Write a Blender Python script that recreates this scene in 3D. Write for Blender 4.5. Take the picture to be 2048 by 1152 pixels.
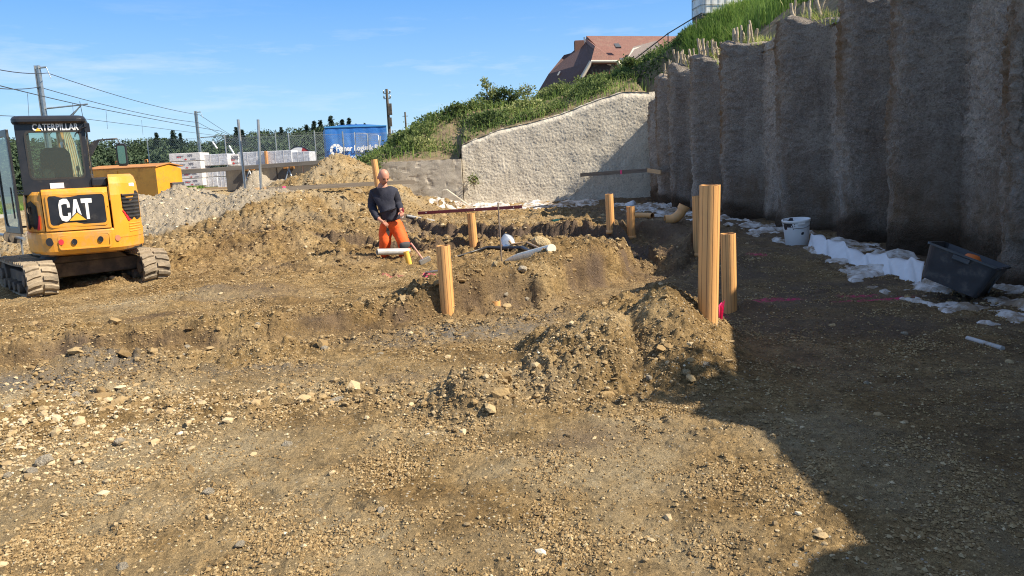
import bpy, bmesh, math, random
import numpy as np
from mathutils import Vector, Matrix, Quaternion
R = math.radians
scene = bpy.context.scene
for o in list(bpy.data.objects): bpy.data.objects.remove(o)
col = scene.collection

# ------------------------------------------------------------ camera
CAM_H, CAM_PITCH, CAM_ROLL, CAM_F = 1.62, R(9.5), R(2.5), 1500.0
cam_d = bpy.data.cameras.new('camera'); cam = bpy.data.objects.new('camera', cam_d); col.objects.link(cam)
cam_d.sensor_width = 36; cam_d.lens = 36 * CAM_F / 2048
cam_d.clip_start = 0.05; cam_d.clip_end = 9000
cam.matrix_world = Matrix.Translation((0, 0, CAM_H)) @ Matrix.Rotation(R(90) - CAM_PITCH, 4, 'X') @ Matrix.Rotation(-CAM_ROLL, 4, 'Z')
scene.camera = cam
CAM_M = cam.matrix_world.copy()
def ray(px, py):
    return (CAM_M.to_3x3() @ Vector(((px - 1024) / CAM_F, -(py - 576) / CAM_F, -1)))
def at(px, py, Y):
    d = ray(px, py); t = Y / d.y
    return Vector((d.x * t, Y, CAM_H + d.z * t))
def gp(px, py, z=0.0):
    d = ray(px, py); t = (z - CAM_H) / d.z
    return Vector((d.x * t, d.y * t, z))
def gx(px, py, z=0.0): p = gp(px, py, z); return (p.x, p.y)
def proj(v):
    q = CAM_M.inverted() @ Vector(v); return (1024 + CAM_F * q.x / -q.z, 576 - CAM_F * q.y / -q.z)

# ------------------------------------------------------------ sky and sun
SUN_TO = Vector((1.0, -0.30, 0.97)).normalized()
elev = math.asin(SUN_TO.z); azim = math.atan2(SUN_TO.x, SUN_TO.y)
sd = bpy.data.lights.new('sun', 'SUN'); sd.energy = 5.0; sd.angle = R(0.53); sd.color = (1.0, 0.89, 0.72)
sun = bpy.data.objects.new('sun', sd); col.objects.link(sun)
sun.rotation_euler = SUN_TO.to_track_quat('Z', 'Y').to_euler(); sun.location = (30, -10, 40)
world = bpy.data.worlds.new('World'); scene.world = world; world.use_nodes = True
wn = world.node_tree; wn.nodes.clear()
def N(nt, t, **kw):
    n = nt.nodes.new(t)
    for k, v in kw.items():
        if k.startswith('i_'): n.inputs[k[2:].replace('_', ' ')].default_value = v
        else: setattr(n, k, v)
    return n
sky = N(wn, 'ShaderNodeTexSky', sky_type='NISHITA', sun_disc=False, sun_elevation=elev, sun_rotation=azim,
        altitude=500, air_density=1.15, dust_density=0.5, ozone_density=2.2)
bg = N(wn, 'ShaderNodeBackground'); bg.inputs['Strength'].default_value = 0.100
out = N(wn, 'ShaderNodeOutputWorld')
tc = N(wn, 'ShaderNodeTexCoord')
# thin clouds: noise on the sky direction, stretched along the horizon
mp = N(wn, 'ShaderNodeMapping'); mp.inputs['Scale'].default_value = (2.6, 2.6, 17.0); mp.inputs['Location'].default_value = (1.3, .4, .6)
nz = N(wn, 'ShaderNodeTexNoise', i_Scale=1.7, i_Detail=7.0, i_Roughness=0.62)
cr = N(wn, 'ShaderNodeValToRGB'); cr.color_ramp.elements[0].position = 0.54; cr.color_ramp.elements[1].position = 0.78
cr.color_ramp.elements[1].color = (0.5, 0.5, 0.5, 1)
mixc = N(wn, 'ShaderNodeMix', data_type='RGBA'); mixc.inputs['B'].default_value = (5.2, 5.6, 6.6, 1)
hs = N(wn, 'ShaderNodeHueSaturation', i_Saturation=1.22, i_Value=1.0)
wn.links.new(tc.outputs['Generated'], mp.inputs[0]); wn.links.new(mp.outputs[0], nz.inputs['Vector'])
wn.links.new(nz.outputs[0], cr.inputs[0])
sz_ = N(wn, 'ShaderNodeSeparateXYZ'); wn.links.new(tc.outputs['Generated'], sz_.inputs[0]); bnd = N(wn, 'ShaderNodeValToRGB'); be = bnd.color_ramp.elements
for i_, (p_, c_) in enumerate([(0.03, .5), (.11, 1.0), (.15, .9), (.20, .12)]):
    q_ = be[i_] if i_ < 2 else be.new(p_)
    q_.position = p_; q_.color = (c_, c_, c_, 1)
wn.links.new(sz_.outputs['Z'], bnd.inputs[0]); cm_ = N(wn, 'ShaderNodeMath', operation='MULTIPLY'); wn.links.new(cr.outputs[0], cm_.inputs[0]); wn.links.new(bnd.outputs[0], cm_.inputs[1]); wn.links.new(cm_.outputs[0], mixc.inputs['Factor'])
# gradient over physical sky: deep-blue in view, unseen top paled to warm shade
sx = N(wn, 'ShaderNodeSeparateXYZ'); wn.links.new(tc.outputs['Generated'], sx.inputs[0])
gr = N(wn, 'ShaderNodeValToRGB'); ge = gr.color_ramp.elements
for i_, (p_, c_) in enumerate([(0.0, (.41, .62, .80)), (.07, (.30, .54, .83)), (.22, (.112, .335, .78)), (.5, (.27, .34, .50))]):
    q_ = ge[i_] if i_ < 2 else ge.new(p_)
    q_.position = p_; q_.color = (*c_, 1)
wn.links.new(sx.outputs['Z'], gr.inputs[0])
sc_ = N(wn, 'ShaderNodeVectorMath', operation='SCALE'); sc_.inputs['Scale'].default_value = 7.1; wn.links.new(gr.outputs[0], sc_.inputs[0])
mg = N(wn, 'ShaderNodeMix', data_type='RGBA'); mg.inputs['Factor'].default_value = .8
wn.links.new(sky.outputs[0], hs.inputs['Color']); wn.links.new(hs.outputs[0], mg.inputs['A']); wn.links.new(sc_.outputs[0], mg.inputs['B']); wn.links.new(mg.outputs['Result'], mixc.inputs['A'])
wn.links.new(mixc.outputs['Result'], bg.inputs['Color']); wn.links.new(bg.outputs[0], out.inputs[0])
vs = scene.view_settings; vs.view_transform = 'Standard'; vs.look = 'None'; vs.gamma = 1; vs.exposure = 0.84
scene.render.resolution_x = 1024; scene.render.resolution_y = 576
scene.cycles.max_bounces = 8; scene.cycles.transparent_max_bounces = 16
scene.cycles.use_denoising = True; scene.cycles.denoising_prefilter = 'NONE'; scene.cycles.filter_width = 1.1

# ------------------------------------------------------------ noise (numpy)
_rs = np.random.RandomState(7); _perm = _rs.permutation(1024); _perm = np.concatenate([_perm, _perm, _perm])
_rv = _rs.rand(4096)
def _h(ix, iy, seed): return _perm[(_perm[(ix + seed * 37) & 1023] + iy + seed * 101) & 1023]
def perlin(x, y, seed=0):
    x = np.asarray(x, float); y = np.asarray(y, float)
    ix = np.floor(x).astype(int); iy = np.floor(y).astype(int); fx = x - ix; fy = y - iy
    u = fx * fx * fx * (fx * (fx * 6 - 15) + 10); v = fy * fy * fy * (fy * (fy * 6 - 15) + 10)
    def g(i, j, dx, dy):
        a = _h(i, j, seed) * (2 * math.pi / 1024); return np.cos(a) * dx + np.sin(a) * dy
    n00 = g(ix, iy, fx, fy); n10 = g(ix + 1, iy, fx - 1, fy); n01 = g(ix, iy + 1, fx, fy - 1); n11 = g(ix + 1, iy + 1, fx - 1, fy - 1)
    return ((n00 * (1 - u) + n10 * u) * (1 - v) + (n01 * (1 - u) + n11 * u) * v) * 1.5
def fbm(x, y, o=4, seed=0, g=0.5, ridged=False):
    s = 0; a = 1; t = 0
    for k in range(o):
        n = perlin(x * 2 ** k, y * 2 ** k, seed + k)
        s = s + a * (1 - 2 * np.abs(n) if ridged else n); t += a; a *= g
    return s / t
def domes(x, y, cell, seed=0, rmin=0.25, rmax=0.62, keep=0.8):
    """lumps: rounded clods of random size scattered on a jittered grid; returns height / cell"""
    x = np.asarray(x, float) / cell; y = np.asarray(y, float) / cell
    ix = np.floor(x).astype(int); iy = np.floor(y).astype(int); out = np.zeros_like(x)
    for di in (-1, 0, 1):
        for dj in (-1, 0, 1):
            h = _h(ix + di, iy + dj, seed); cx = ix + di + _rv[h]; cy = iy + dj + _rv[h + 1024]
            r = rmin + (rmax - rmin) * _rv[h + 2048] ** 2
            e = 0.75 + 0.5 * _rv[(h * 3) % 4096]
            d2 = ((x - cx) * e) ** 2 + ((y - cy) / e) ** 2
            k = np.sqrt(np.maximum(r * r - d2, 0)) * (_rv[h + 3072] < keep)
            out = np.maximum(out, k)
    return out
def sst(a, b, x):
    t = np.clip((x - a) / (b - a), 0, 1); return t * t * (3 - 2 * t)

# ------------------------------------------------------------ objects
def tag(o, label=None, cat=None, group=None, kind=None):
    if label: o['label'] = label
    if cat: o['category'] = cat
    if group: o['group'] = group
    if kind: o['kind'] = kind
    return o
def empty(name, loc=(0, 0, 0), rz=0.0, label=None, cat=None, group=None):
    o = bpy.data.objects.new(name, None); col.objects.link(o); o.location = loc; o.rotation_euler = (0, 0, rz); o.empty_display_size = .1
    return tag(o, label, cat, group)
def children(o): return [c for c in bpy.data.objects if c.parent == o]
def copy_tree(o, parent=None):
    c = o.copy(); col.objects.link(c); c.parent = parent
    for ch in children(o): copy_tree(ch, c)
    return c
class MB:
    def __init__(s): s.v = []; s.f = []; s.sm = []
    def add(s, vs, fs, smooth=False):
        n = len(s.v); s.v += [tuple(v) for v in vs]; s.f += [tuple(n + i for i in f) for f in fs]; s.sm += [smooth] * len(fs)
        return s
    def box(s, c, d, rot=None):
        x, y, z = d[0] / 2, d[1] / 2, d[2] / 2
        vs = [Vector((a * x, b * y, k * z)) for k in (-1, 1) for b in (-1, 1) for a in (-1, 1)]
        if rot is not None: vs = [rot @ v for v in vs]
        return s.add([v + Vector(c) for v in vs], [(0, 2, 3, 1), (4, 5, 7, 6), (0, 1, 5, 4), (2, 6, 7, 3), (0, 4, 6, 2), (1, 3, 7, 5)])
    def b2(s, lo, hi): return s.box([(a + b) / 2 for a, b in zip(lo, hi)], [b - a for a, b in zip(lo, hi)])
    def tube(s, pts, r, n=10, cap=True, smooth=True, hollow=0.0):
        pts = [Vector(p) for p in pts]; rs = r if hasattr(r, '__len__') else [r] * len(pts)
        rings = []; up = Vector((0, 0, 1)); last = None
        for i, p in enumerate(pts):
            t = (pts[min(i + 1, len(pts) - 1)] - pts[max(i - 1, 0)]).normalized()
            if last is None:
                a = t.cross(up)
                if a.length < 1e-3: a = t.cross(Vector((1, 0, 0)))
            else: a = last - t * last.dot(t)
            a.normalize(); last = a; b = t.cross(a)
            rings.append([p + (a * math.cos(2 * math.pi * k / n) + b * math.sin(2 * math.pi * k / n)) * rs[i] for k in range(n)])
        m = len(rings)
        vs = [v for q in rings for v in q]
        fs = [(i * n + k, i * n + (k + 1) % n, (i + 1) * n + (k + 1) % n, (i + 1) * n + k) for i in range(m - 1) for k in range(n)]
        s.add(vs, fs, smooth)
        if hollow:
            inn = [[p + (v - p) * hollow for v in q] for p, q in zip(pts, rings)]
            vs = [v for q in inn for v in q]
            s.add(vs, [tuple(reversed(f)) for f in fs], smooth)
            for e, fl in ((0, 0), (m - 1, 1)):
                vv = rings[e] + inn[e]
                ff = [(k, n + k, n + (k + 1) % n, (k + 1) % n) for k in range(n)]
                s.add(vv, ff if not fl else [tuple(reversed(f)) for f in ff])
        elif cap:
            s.add(rings[0], [tuple(range(n))[::1]]); s.add(rings[-1], [tuple(range(n))[::-1]])
        return s
    def lathe(s, prof, n=24, c=(0, 0, 0), smooth=True):
        c = Vector(c); vs = [c + Vector((r * math.cos(2 * math.pi * k / n), r * math.sin(2 * math.pi * k / n), z)) for r, z in prof for k in range(n)]
        fs = [(i * n + k, i * n + (k + 1) % n, (i + 1) * n + (k + 1) % n, (i + 1) * n + k) for i in range(len(prof) - 1) for k in range(n)]
        return s.add(vs, fs, smooth)
    def prism(s, poly, axis, a, b):
        """poly of 2-D points extruded along axis ('x': poly=(y,z), 'y': (x,z), 'z': (x,y))"""
        def P(q, t): return {'x': (t, q[0], q[1]), 'y': (q[0], t, q[1]), 'z': (q[0], q[1], t)}[axis]
        n = len(poly); vs = [P(q, a) for q in poly] + [P(q, b) for q in poly]
        return s.add(vs, [tuple(range(n)), tuple(range(2 * n - 1, n - 1, -1))] + [(i, n + i, n + (i + 1) % n, (i + 1) % n) for i in range(n)])
    def build(s, name, mat, parent=None, bevel=0.0, seg=2, loc=None, subd=0, fixn=True):
        me = bpy.data.meshes.new(name); me.from_pydata(s.v, [], s.f); me.validate()
        if fixn:
            bm = bmesh.new(); bm.from_mesh(me); bmesh.ops.recalc_face_normals(bm, faces=bm.faces); bm.to_mesh(me); bm.free()
        if len(me.polygons) == len(s.sm): me.polygons.foreach_set('use_smooth', s.sm)
        me.materials.append(mat)
        o = bpy.data.objects.new(name, me); col.objects.link(o)
        if parent: o.parent = parent
        if loc is not None: o.location = loc
        if bevel:
            m = o.modifiers.new('bevel', 'BEVEL'); m.width = bevel; m.segments = seg; m.limit_method = 'ANGLE'; m.angle_limit = R(40); m.harden_normals = False
        if subd:
            m = o.modifiers.new('sub', 'SUBSURF'); m.levels = subd; m.render_levels = subd
        return o
def npmesh(name, V, F, mat, smooth=False, attrs=None, parent=None):
    """fast mesh from numpy arrays; F is (n,3) or (n,4)"""
    me = bpy.data.meshes.new(name); V = np.asarray(V, np.float32); F = np.asarray(F, np.int32); k = F.shape[1]
    me.vertices.add(len(V)); me.vertices.foreach_set('co', V.ravel())
    me.loops.add(F.size); me.loops.foreach_set('vertex_index', F.ravel())
    me.polygons.add(len(F)); me.polygons.foreach_set('loop_start', np.arange(0, F.size, k, dtype=np.int32))
    me.polygons.foreach_set('use_smooth', np.full(len(F), smooth))
    me.update(calc_edges=True)
    for nm, a in (attrs or {}).items():
        a = np.asarray(a, np.float32)
        at_ = me.attributes.new(nm, 'FLOAT', 'POINT'); at_.data.foreach_set('value', a.ravel())
    me.materials.append(mat)
    o = bpy.data.objects.new(name, me); col.objects.link(o)
    if parent: o.parent = parent
    return o
_font_cache = {}
def text_obj(txt, mat, parent, size, M, name='lettering', off=0.0, depth=0.004, sx=1.0, align='CENTER', sp=1.0):
    c = bpy.data.curves.new('t', 'FONT'); c.body = txt; c.size = size; c.offset = off; c.extrude = depth; c.align_x = align; c.align_y = 'CENTER'; c.resolution_u = 3; c.space_character = sp
    t = bpy.data.objects.new('t', c); col.objects.link(t)
    me = bpy.data.meshes.new_from_object(t.evaluated_get(bpy.context.evaluated_depsgraph_get()))
    bpy.data.objects.remove(t); me.materials.clear(); me.materials.append(mat)
    me.transform(M @ Matrix.Diagonal((sx, 1, 1, 1)))
    o = bpy.data.objects.new(name, me); col.objects.link(o); o.parent = parent
    return o

# ------------------------------------------------------------ materials
def mat(name, c1, c2=None, rough=0.7, metal=0.0, ns=8.0, det=5, bump=0.0, bs=40.0, lo=0.35, hi=0.65, coat=0.0, dirt=None, ds=3.0, dlo=.5, dhi=.7, coord='Object', stretch=None, spec=0.5):
    m = bpy.data.materials.new(name); m.use_nodes = True; nt = m.node_tree; b = nt.nodes['Principled BSDF']
    b.inputs['Roughness'].default_value = rough; b.inputs['Metallic'].default_value = metal; b.inputs['Specular IOR Level'].default_value = spec
    if coat: b.inputs['Coat Weight'].default_value = coat
    L = nt.links.new; t = N(nt, 'ShaderNodeTexCoord'); vec = t.outputs[coord]
    if stretch:
        mp = N(nt, 'ShaderNodeMapping'); mp.inputs['Scale'].default_value = stretch; L(vec, mp.inputs[0]); vec = mp.outputs[0]
    c = None
    c2 = c2 or tuple(x * 0.8 for x in c1)
    n = N(nt, 'ShaderNodeTexNoise', i_Scale=ns, i_Detail=float(det), i_Roughness=0.6); L(vec, n.inputs['Vector'])
    r = N(nt, 'ShaderNodeValToRGB'); r.color_ramp.elements[0].position = lo; r.color_ramp.elements[1].position = hi
    r.color_ramp.elements[0].color = (*c1, 1); r.color_ramp.elements[1].color = (*c2, 1); L(n.outputs[0], r.inputs[0]); c = r.outputs[0]
    if dirt:
        n2 = N(nt, 'ShaderNodeTexNoise', i_Scale=ds, i_Detail=8.0, i_Roughness=0.7); L(vec, n2.inputs['Vector'])
        r2 = N(nt, 'ShaderNodeValToRGB'); r2.color_ramp.elements[0].position = dlo; r2.color_ramp.elements[1].position = dhi; L(n2.outputs[0], r2.inputs[0])
        mx = N(nt, 'ShaderNodeMix', data_type='RGBA'); mx.inputs['B'].default_value = (*dirt, 1); L(c, mx.inputs['A']); L(r2.outputs[0], mx.inputs['Factor']); c = mx.outputs['Result']
        rr = N(nt, 'ShaderNodeMapRange'); rr.inputs['To Min'].default_value = rough; rr.inputs['To Max'].default_value = 0.9; L(r2.outputs[0], rr.inputs[0]); L(rr.outputs[0], b.inputs['Roughness'])
    L(c, b.inputs['Base Color'])
    if bump:
        n3 = N(nt, 'ShaderNodeTexNoise', i_Scale=bs, i_Detail=6.0, i_Roughness=0.65); L(vec, n3.inputs['Vector'])
        bp = N(nt, 'ShaderNodeBump', i_Strength=1.0, i_Distance=bump); L(n3.outputs[0], bp.inputs['Height']); L(bp.outputs[0], b.inputs['Normal'])
    return m
def attrmat(name, ramp, rough=0.9, attr='shade', bump=0.0, bs=60.0, var=None):
    m = bpy.data.materials.new(name); m.use_nodes = True; nt = m.node_tree; b = nt.nodes['Principled BSDF']; L = nt.links.new
    b.inputs['Roughness'].default_value = rough; b.inputs['Specular IOR Level'].default_value = 0.25
    a = N(nt, 'ShaderNodeAttribute', attribute_name=attr); r = N(nt, 'ShaderNodeValToRGB'); e = r.color_ramp.elements
    for i, (p, c) in enumerate(ramp):
        q = e[i] if i < 2 else e.new(p)
        q.position = p; q.color = (*c, 1)
    L(a.outputs['Fac'], r.inputs[0]); L(r.outputs[0], b.inputs['Base Color'])
    if bump:
        t = N(nt, 'ShaderNodeTexCoord'); n3 = N(nt, 'ShaderNodeTexNoise', i_Scale=bs, i_Detail=5.0, i_Roughness=0.65); L(t.outputs['Object'], n3.inputs['Vector'])
        bp = N(nt, 'ShaderNodeBump', i_Strength=1.0, i_Distance=bump); L(n3.outputs[0], bp.inputs['Height']); L(bp.outputs[0], b.inputs['Normal'])
    return m
DIRT = (0.26, 0.185, 0.105)
# ------------------------------------------------------------ the ground as one height function
def seg_dist(x, y, pts):
    """distance to a polyline, and the parameter along it"""
    best = np.full(np.shape(x), 1e9); sd_ = np.zeros(np.shape(x))
    for (ax, ay), (bx, by) in zip(pts[:-1], pts[1:]):
        dx, dy = bx - ax, by - ay; L2 = dx * dx + dy * dy
        t = np.clip(((x - ax) * dx + (y - ay) * dy) / L2, 0, 1)
        d = np.hypot(x - ax - t * dx, y - ay - t * dy)
        s = (x - ax) * dy - (y - ay) * dx
        m = d < best; best = np.where(m, d, best); sd_ = np.where(m, np.sign(s), sd_)
    return best, sd_
TR_A = [gx(*p, -0.3) for p in [(-500, 850), (-80, 800), (150, 775), (420, 748), (620, 722), (830, 690), (1000, 672), (1130, 655), (1240, 610), (1330, 575)]]
TR_B = [gx(*p, -0.05) for p in [(480, 512), (560, 508), (640, 512), (720, 508), (850, 512), (930, 508)]]
TR_C = [gx(*p, -0.05) for p in [(815, 474), (870, 482), (935, 484), (1000, 486), (1090, 484), (1160, 486), (1230, 498), (1290, 520)]]
PIT = [gx(*p, -0.35) for p in [(1290, 520), (1330, 575), (1400, 560)]]
def gauss(x, y, cx, cy, rx, ry, rot=0.0, p=2.0):
    c, s = math.cos(rot), math.sin(rot); u = ((x - cx) * c + (y - cy) * s) / rx; v = (-(x - cx) * s + (y - cy) * c) / ry
    return np.exp(-np.power(u * u + v * v, p / 2.0))
def cone(x, y, cx, cy, rx, ry, rot=0.0, soft=.15):
    c, s = math.cos(rot), math.sin(rot); u = ((x - cx) * c + (y - cy) * s) / rx; v = (-(x - cx) * s + (y - cy) * c) / ry
    r = np.sqrt(u * u + v * v + soft * soft) - soft * .6
    t = 1 - r; return np.where(t > 0.12, t, 0.12 * np.exp(np.clip((t - 0.12) / 0.12, -40, 0)))
def xwall(y): return np.maximum(np.minimum(5.0 + 0.072 * (27.0 - y), 6.08 - .09 * (12.0 - y)), 5.3 + 0 * y)
def smooth_patch(x, y): return sst(.02, .22, fbm(x * .55 + 3, y * .8 + 1, 3, 97)) * (1 - sst(9, 14, y))
def zones(x, y):
    wx = x + 0.35 * perlin(x * .9, y * .9, 60); wy = y + 0.35 * perlin(x * .9, y * .9, 61)
    Z = {}
    # the heaps
    m1 = 0.60 * cone(wx, wy, 1.26, 6.15, .78, .95, 0.1, .22)
    m2 = 0.44 * cone(wx, wy, 0.58, 5.98, 0.70, .75, 0.2, .25)
    m3 = 0.27 * cone(wx, wy, -0.16, 5.05, .42, .50, 0, .35)
    Z['mound'] = np.maximum(np.maximum(m1, m2), 0); Z['small'] = np.maximum(m3, 0)
    Z['gravel'] = np.maximum.reduce([1.42 * cone(wx, wy, -8.55, 19.9, 2.9, 2.7, 0, .1), 1.25 * cone(wx, wy, -6.6, 19.0, 3.0, 2.4, 0, .15), 1.25 * cone(wx, wy, -10.3, 21.0, 3.0, 2.7, 0, .2),
                                    1.75 * cone(wx, wy, -8.4, 26.3, 1.8, 2.0, 0, .05)])
    Z['heap'] = np.maximum.reduce([2.2 * cone(wx, wy, -5.5, 25.0, 3.2, 3.4, 0, .12), 1.30 * cone(wx, wy, -5.3, 22.0, 2.9, 3.0, 0, .2), 0.8 * cone(wx, wy, -5.0, 18.3, 3.4, 2.6, 0, .3),
                                   0.55 * cone(wx, wy, -2.9, 26.7, 1.6, .9, 0, .2)])
    return Z
def height(x, y, fine=True, parts=False):
    x = np.asarray(x, float); y = np.asarray(y, float)
    near = 1 - sst(34, 44, y)
    site = near * (1 - sst(-17, -21, -x) * 0) 
    rough_l = 1 - 0.8 * sst(15, 20, -x) * sst(28, 32, y)
    z = 0.05 * fbm(x * .35, y * .35, 3, 3) * near
    z = z + 0.9 * sst(27.8, 30.2, y) * sst(-22, -17.5, x)
    # undulating spoil in the middle distance
    mid = sst(8.5, 11, y) * (1 - sst(24, 28, y)) * (1 - sst(1.8, 3.2, x))
    band = np.exp(-((y - 15.5) / 2.2) ** 2) * (1 - sst(-3.4, -2.4, x)) * sst(-12, -8, x)
    z = z + 0.24 * band
    band2 = np.exp(-((y - (14.9 + 0.1 * x)) / .55) ** 2) * sst(-9, -6, x) * (1 - sst(-4.2, -3.2, x)); z = z + .22 * band2
    z = z + mid * (0.10 * fbm(x * .8, y * .8, 3, 11) + .05 * np.maximum(fbm(x * .55, y * 1.4, 3, 14), 0) * 2)
    # mounds of the foreground rubble band and excavated rims
    dA, sA = seg_dist(x + .18 * perlin(x * 1.3, y * 1.3, 21) + .06 * perlin(x * 5, y * 5, 23), y + .18 * perlin(x * 1.3, y * 1.3, 22) + .06 * perlin(x * 5, y * 5, 24), TR_A)
    back = sA < 0
    inner = 0.26; wA = np.where(back, 0.16, 0.45)
    xf = sst(-6, -1, x)
    dep = np.where(back, 0.42, 0.30)
    cut = 1 - sst(inner, inner + wA, dA)
    z = z + 0.14 * np.exp(-((dA - .75) / .38) ** 2) * np.where(back, 1.0, .35)
    z = z - 0.46 * cut - 0.02
    z = z + 0.22 * sst(.2, .55, dA) * np.where(back, 1, 0) * (1 - sst(1.2, 2.8, dA)) * sst(-1.6, -.4, x)
    wx2 = x + .15 * perlin(x * 1.7, y * 1.7, 31); wy2 = y + .15 * perlin(x * 1.7, y * 1.7, 32)
    dB, sB = seg_dist(wx2, wy2, TR_B); z = z - 0.30 * (1 - sst(.20, .30, dB)) + .13 * sst(.22, .30, dB) * (sB < 0) * np.exp(-np.maximum(dB - .3, 0) / .6) + .05 * np.exp(-((dB - .55) / .2) ** 2)
    dC, sC = seg_dist(wx2, wy2, TR_C); z = z - 0.30 * (1 - sst(.22, .30, dC)) + .25 * sst(.24, .31, dC) * (sC < 0) * np.exp(-np.maximum(dC - .35, 0) / 1.1)
    dP, sP = seg_dist(wx2, wy2, PIT); z = z - 0.40 * (1 - sst(.30, .65, dP))
    for (px, py, h, rx, ry) in [(810, 505, .0, .5, .3), (1230, 490, .26, .35, .4), (1180, 462, .22, .8, .7), (1130, 500, .16, 1.0, .8), (1330, 470, .30, 1.0, .9), (1160, 560, .12, .7, 1.0),
                                (700, 530, .16, .7, .5), (845, 600, .1, .4, .4), (955, 600, .10, .5, .35), (880, 640, .12, .25, .3), (400, 600, .10, .8, .5), (520, 585, .12, .9, .45), (350, 635, .08, .7, .4),
                                (240, 735, .14, .5, .22), (60, 745, .14, .45, .2), (470, 705, .10, .5, .2), (640, 668, .08, .5, .2), (330, 618, .08, .6, .18), (560, 604, .09, .4, .2), (650, 850, .07, .5, .35), (480, 830, .07, .5, .3), (1090, 850, .05, .45, .25), (850, 780, .05, .6, .2),
                                (1490, 618, .12, .3, .3), (1130, 745, .04, .4, .2), (100, 850, .05, .8, .4)]:
        cx, cy = gx(px, py); z = z + h * gauss(x, y, cx, cy, rx, ry)
    # bank along the foot of the pile wall, carrying the fleece
    xw = xwall(y); z = z + 0.02 * sst(1.25, 0.1, xw - x) * (1 - sst(27, 28, y)) * sst(-20, -1, y) + .03 * sst(2.1, 1.3, xw - x) * (1 - sst(27, 28, y))
    z = z + 0.16 * sst(26.2, 27.4, y) * sst(-5, -3, x) * (1 - sst(28, 29, y))
    Z = zones(x, y)
    for k in ('mound', 'small', 'gravel', 'heap'): z = np.maximum(z, z * .6 + Z[k]) if k != 'small' else z + Z[k]
    if not fine: return z
    # roughness field: how cloddy the surface is
    n1 = fbm(x * .9, y * .9, 3, 40)
    rim = np.exp(-((dA - .55) / .45) ** 2)
    band_f = np.exp(-((y - (5.15 - .10 * x)) / .75) ** 2) * (1 - sst(.6, 1.6, x))
    am = 0.34 + 0.60 * np.clip(n1 * 2.2 + .1, 0, 1) * sst(4, 7, y) + 0.75 * rim * (1 - .3 * cut) + .55 * band_f + 0.55 * np.clip(Z['mound'] * 6, 0, 1) + .35 * np.clip(Z['small'] * 9, 0, 1) \
        + .75 * mid * sst(10.5, 13.5, y) + .9 * np.clip((Z['heap'] + Z['gravel']) * 3, 0, 1) + .5 * np.exp(-(dB / .8) ** 2) + .4 * np.exp(-(dC / .8) ** 2)
    flat = sst(1.2, 1.9, x) * (1 - np.clip(Z['mound'] * 6, 0, 1)) * (1 - sst(1.9, .9, xw - x)) * (1 - sst(9, 12, y))
    am = am * (1 - .55 * flat) * (1 - .60 * smooth_patch(x, y)); am = np.clip(am, 0.05, 1.5)
    am = am * near * (1 - .85 * sst(13, 18, -x) * sst(28, 31, y))
    gz = np.clip(Z['gravel'] * 4, 0, 1) * sst(0.02, .1, Z['gravel'] - Z['heap'])
    far = sst(9, 16, y)
    d1 = domes(x + .03 * perlin(x * 9, y * 9, 70), y + .03 * perlin(x * 9, y * 9, 71), .17, 5, .18, .60, .55) * .17
    d2 = domes(x + .01 * perlin(x * 25, y * 25, 72), y, .075, 9, .22, .62, .75) * .075
    d3 = domes(x, y, .035, 13, .25, .65, .8) * .035
    z = z + am * (0.055 * fbm(x * 2.6, y * 2.6, 4, 50, .55) + 0.60 * d1 * (1 - .4 * gz) + .65 * d2 + (1 - far) * .85 * d3 + (1 - sst(4, 7, y)) * .8 * domes(x, y, .022, 23, .25, .65, .8) * .022)
    z = z + am * far * (.32 * domes(x, y, .26, 17, .2, .6, .5) * .26 * (1 - gz) + .5 * domes(x, y, .12, 19, .3, .65, .85) * .12)
    z = z + .014 * fbm(x * 7, y * 7, 3, 55) * near
    # track prints left by the excavator
    pr = np.exp(-((x + 5.2 + .35 * (y - 9)) / .28) ** 2) + np.exp(-((x + 3.6 + .35 * (y - 9)) / .28) ** 2)
    z = z - .022 * pr * np.abs(np.sin(y * 24 + x * 4)) * sst(7.6, 8.6, y) * (1 - sst(11.5, 13, y)) * (1 - np.clip(am, 0, .8))
    if not parts: return z
    return z, dict(am=am, cut=cut, dA=dA, sA=sA, Z=Z, gz=gz, dB=dB, dC=dC, dP=dP, flat=flat, band=band_f, rim=rim)
def hz(x, y, fine=True): return float(height(np.array([x]), np.array([y]), fine)[0])

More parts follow.
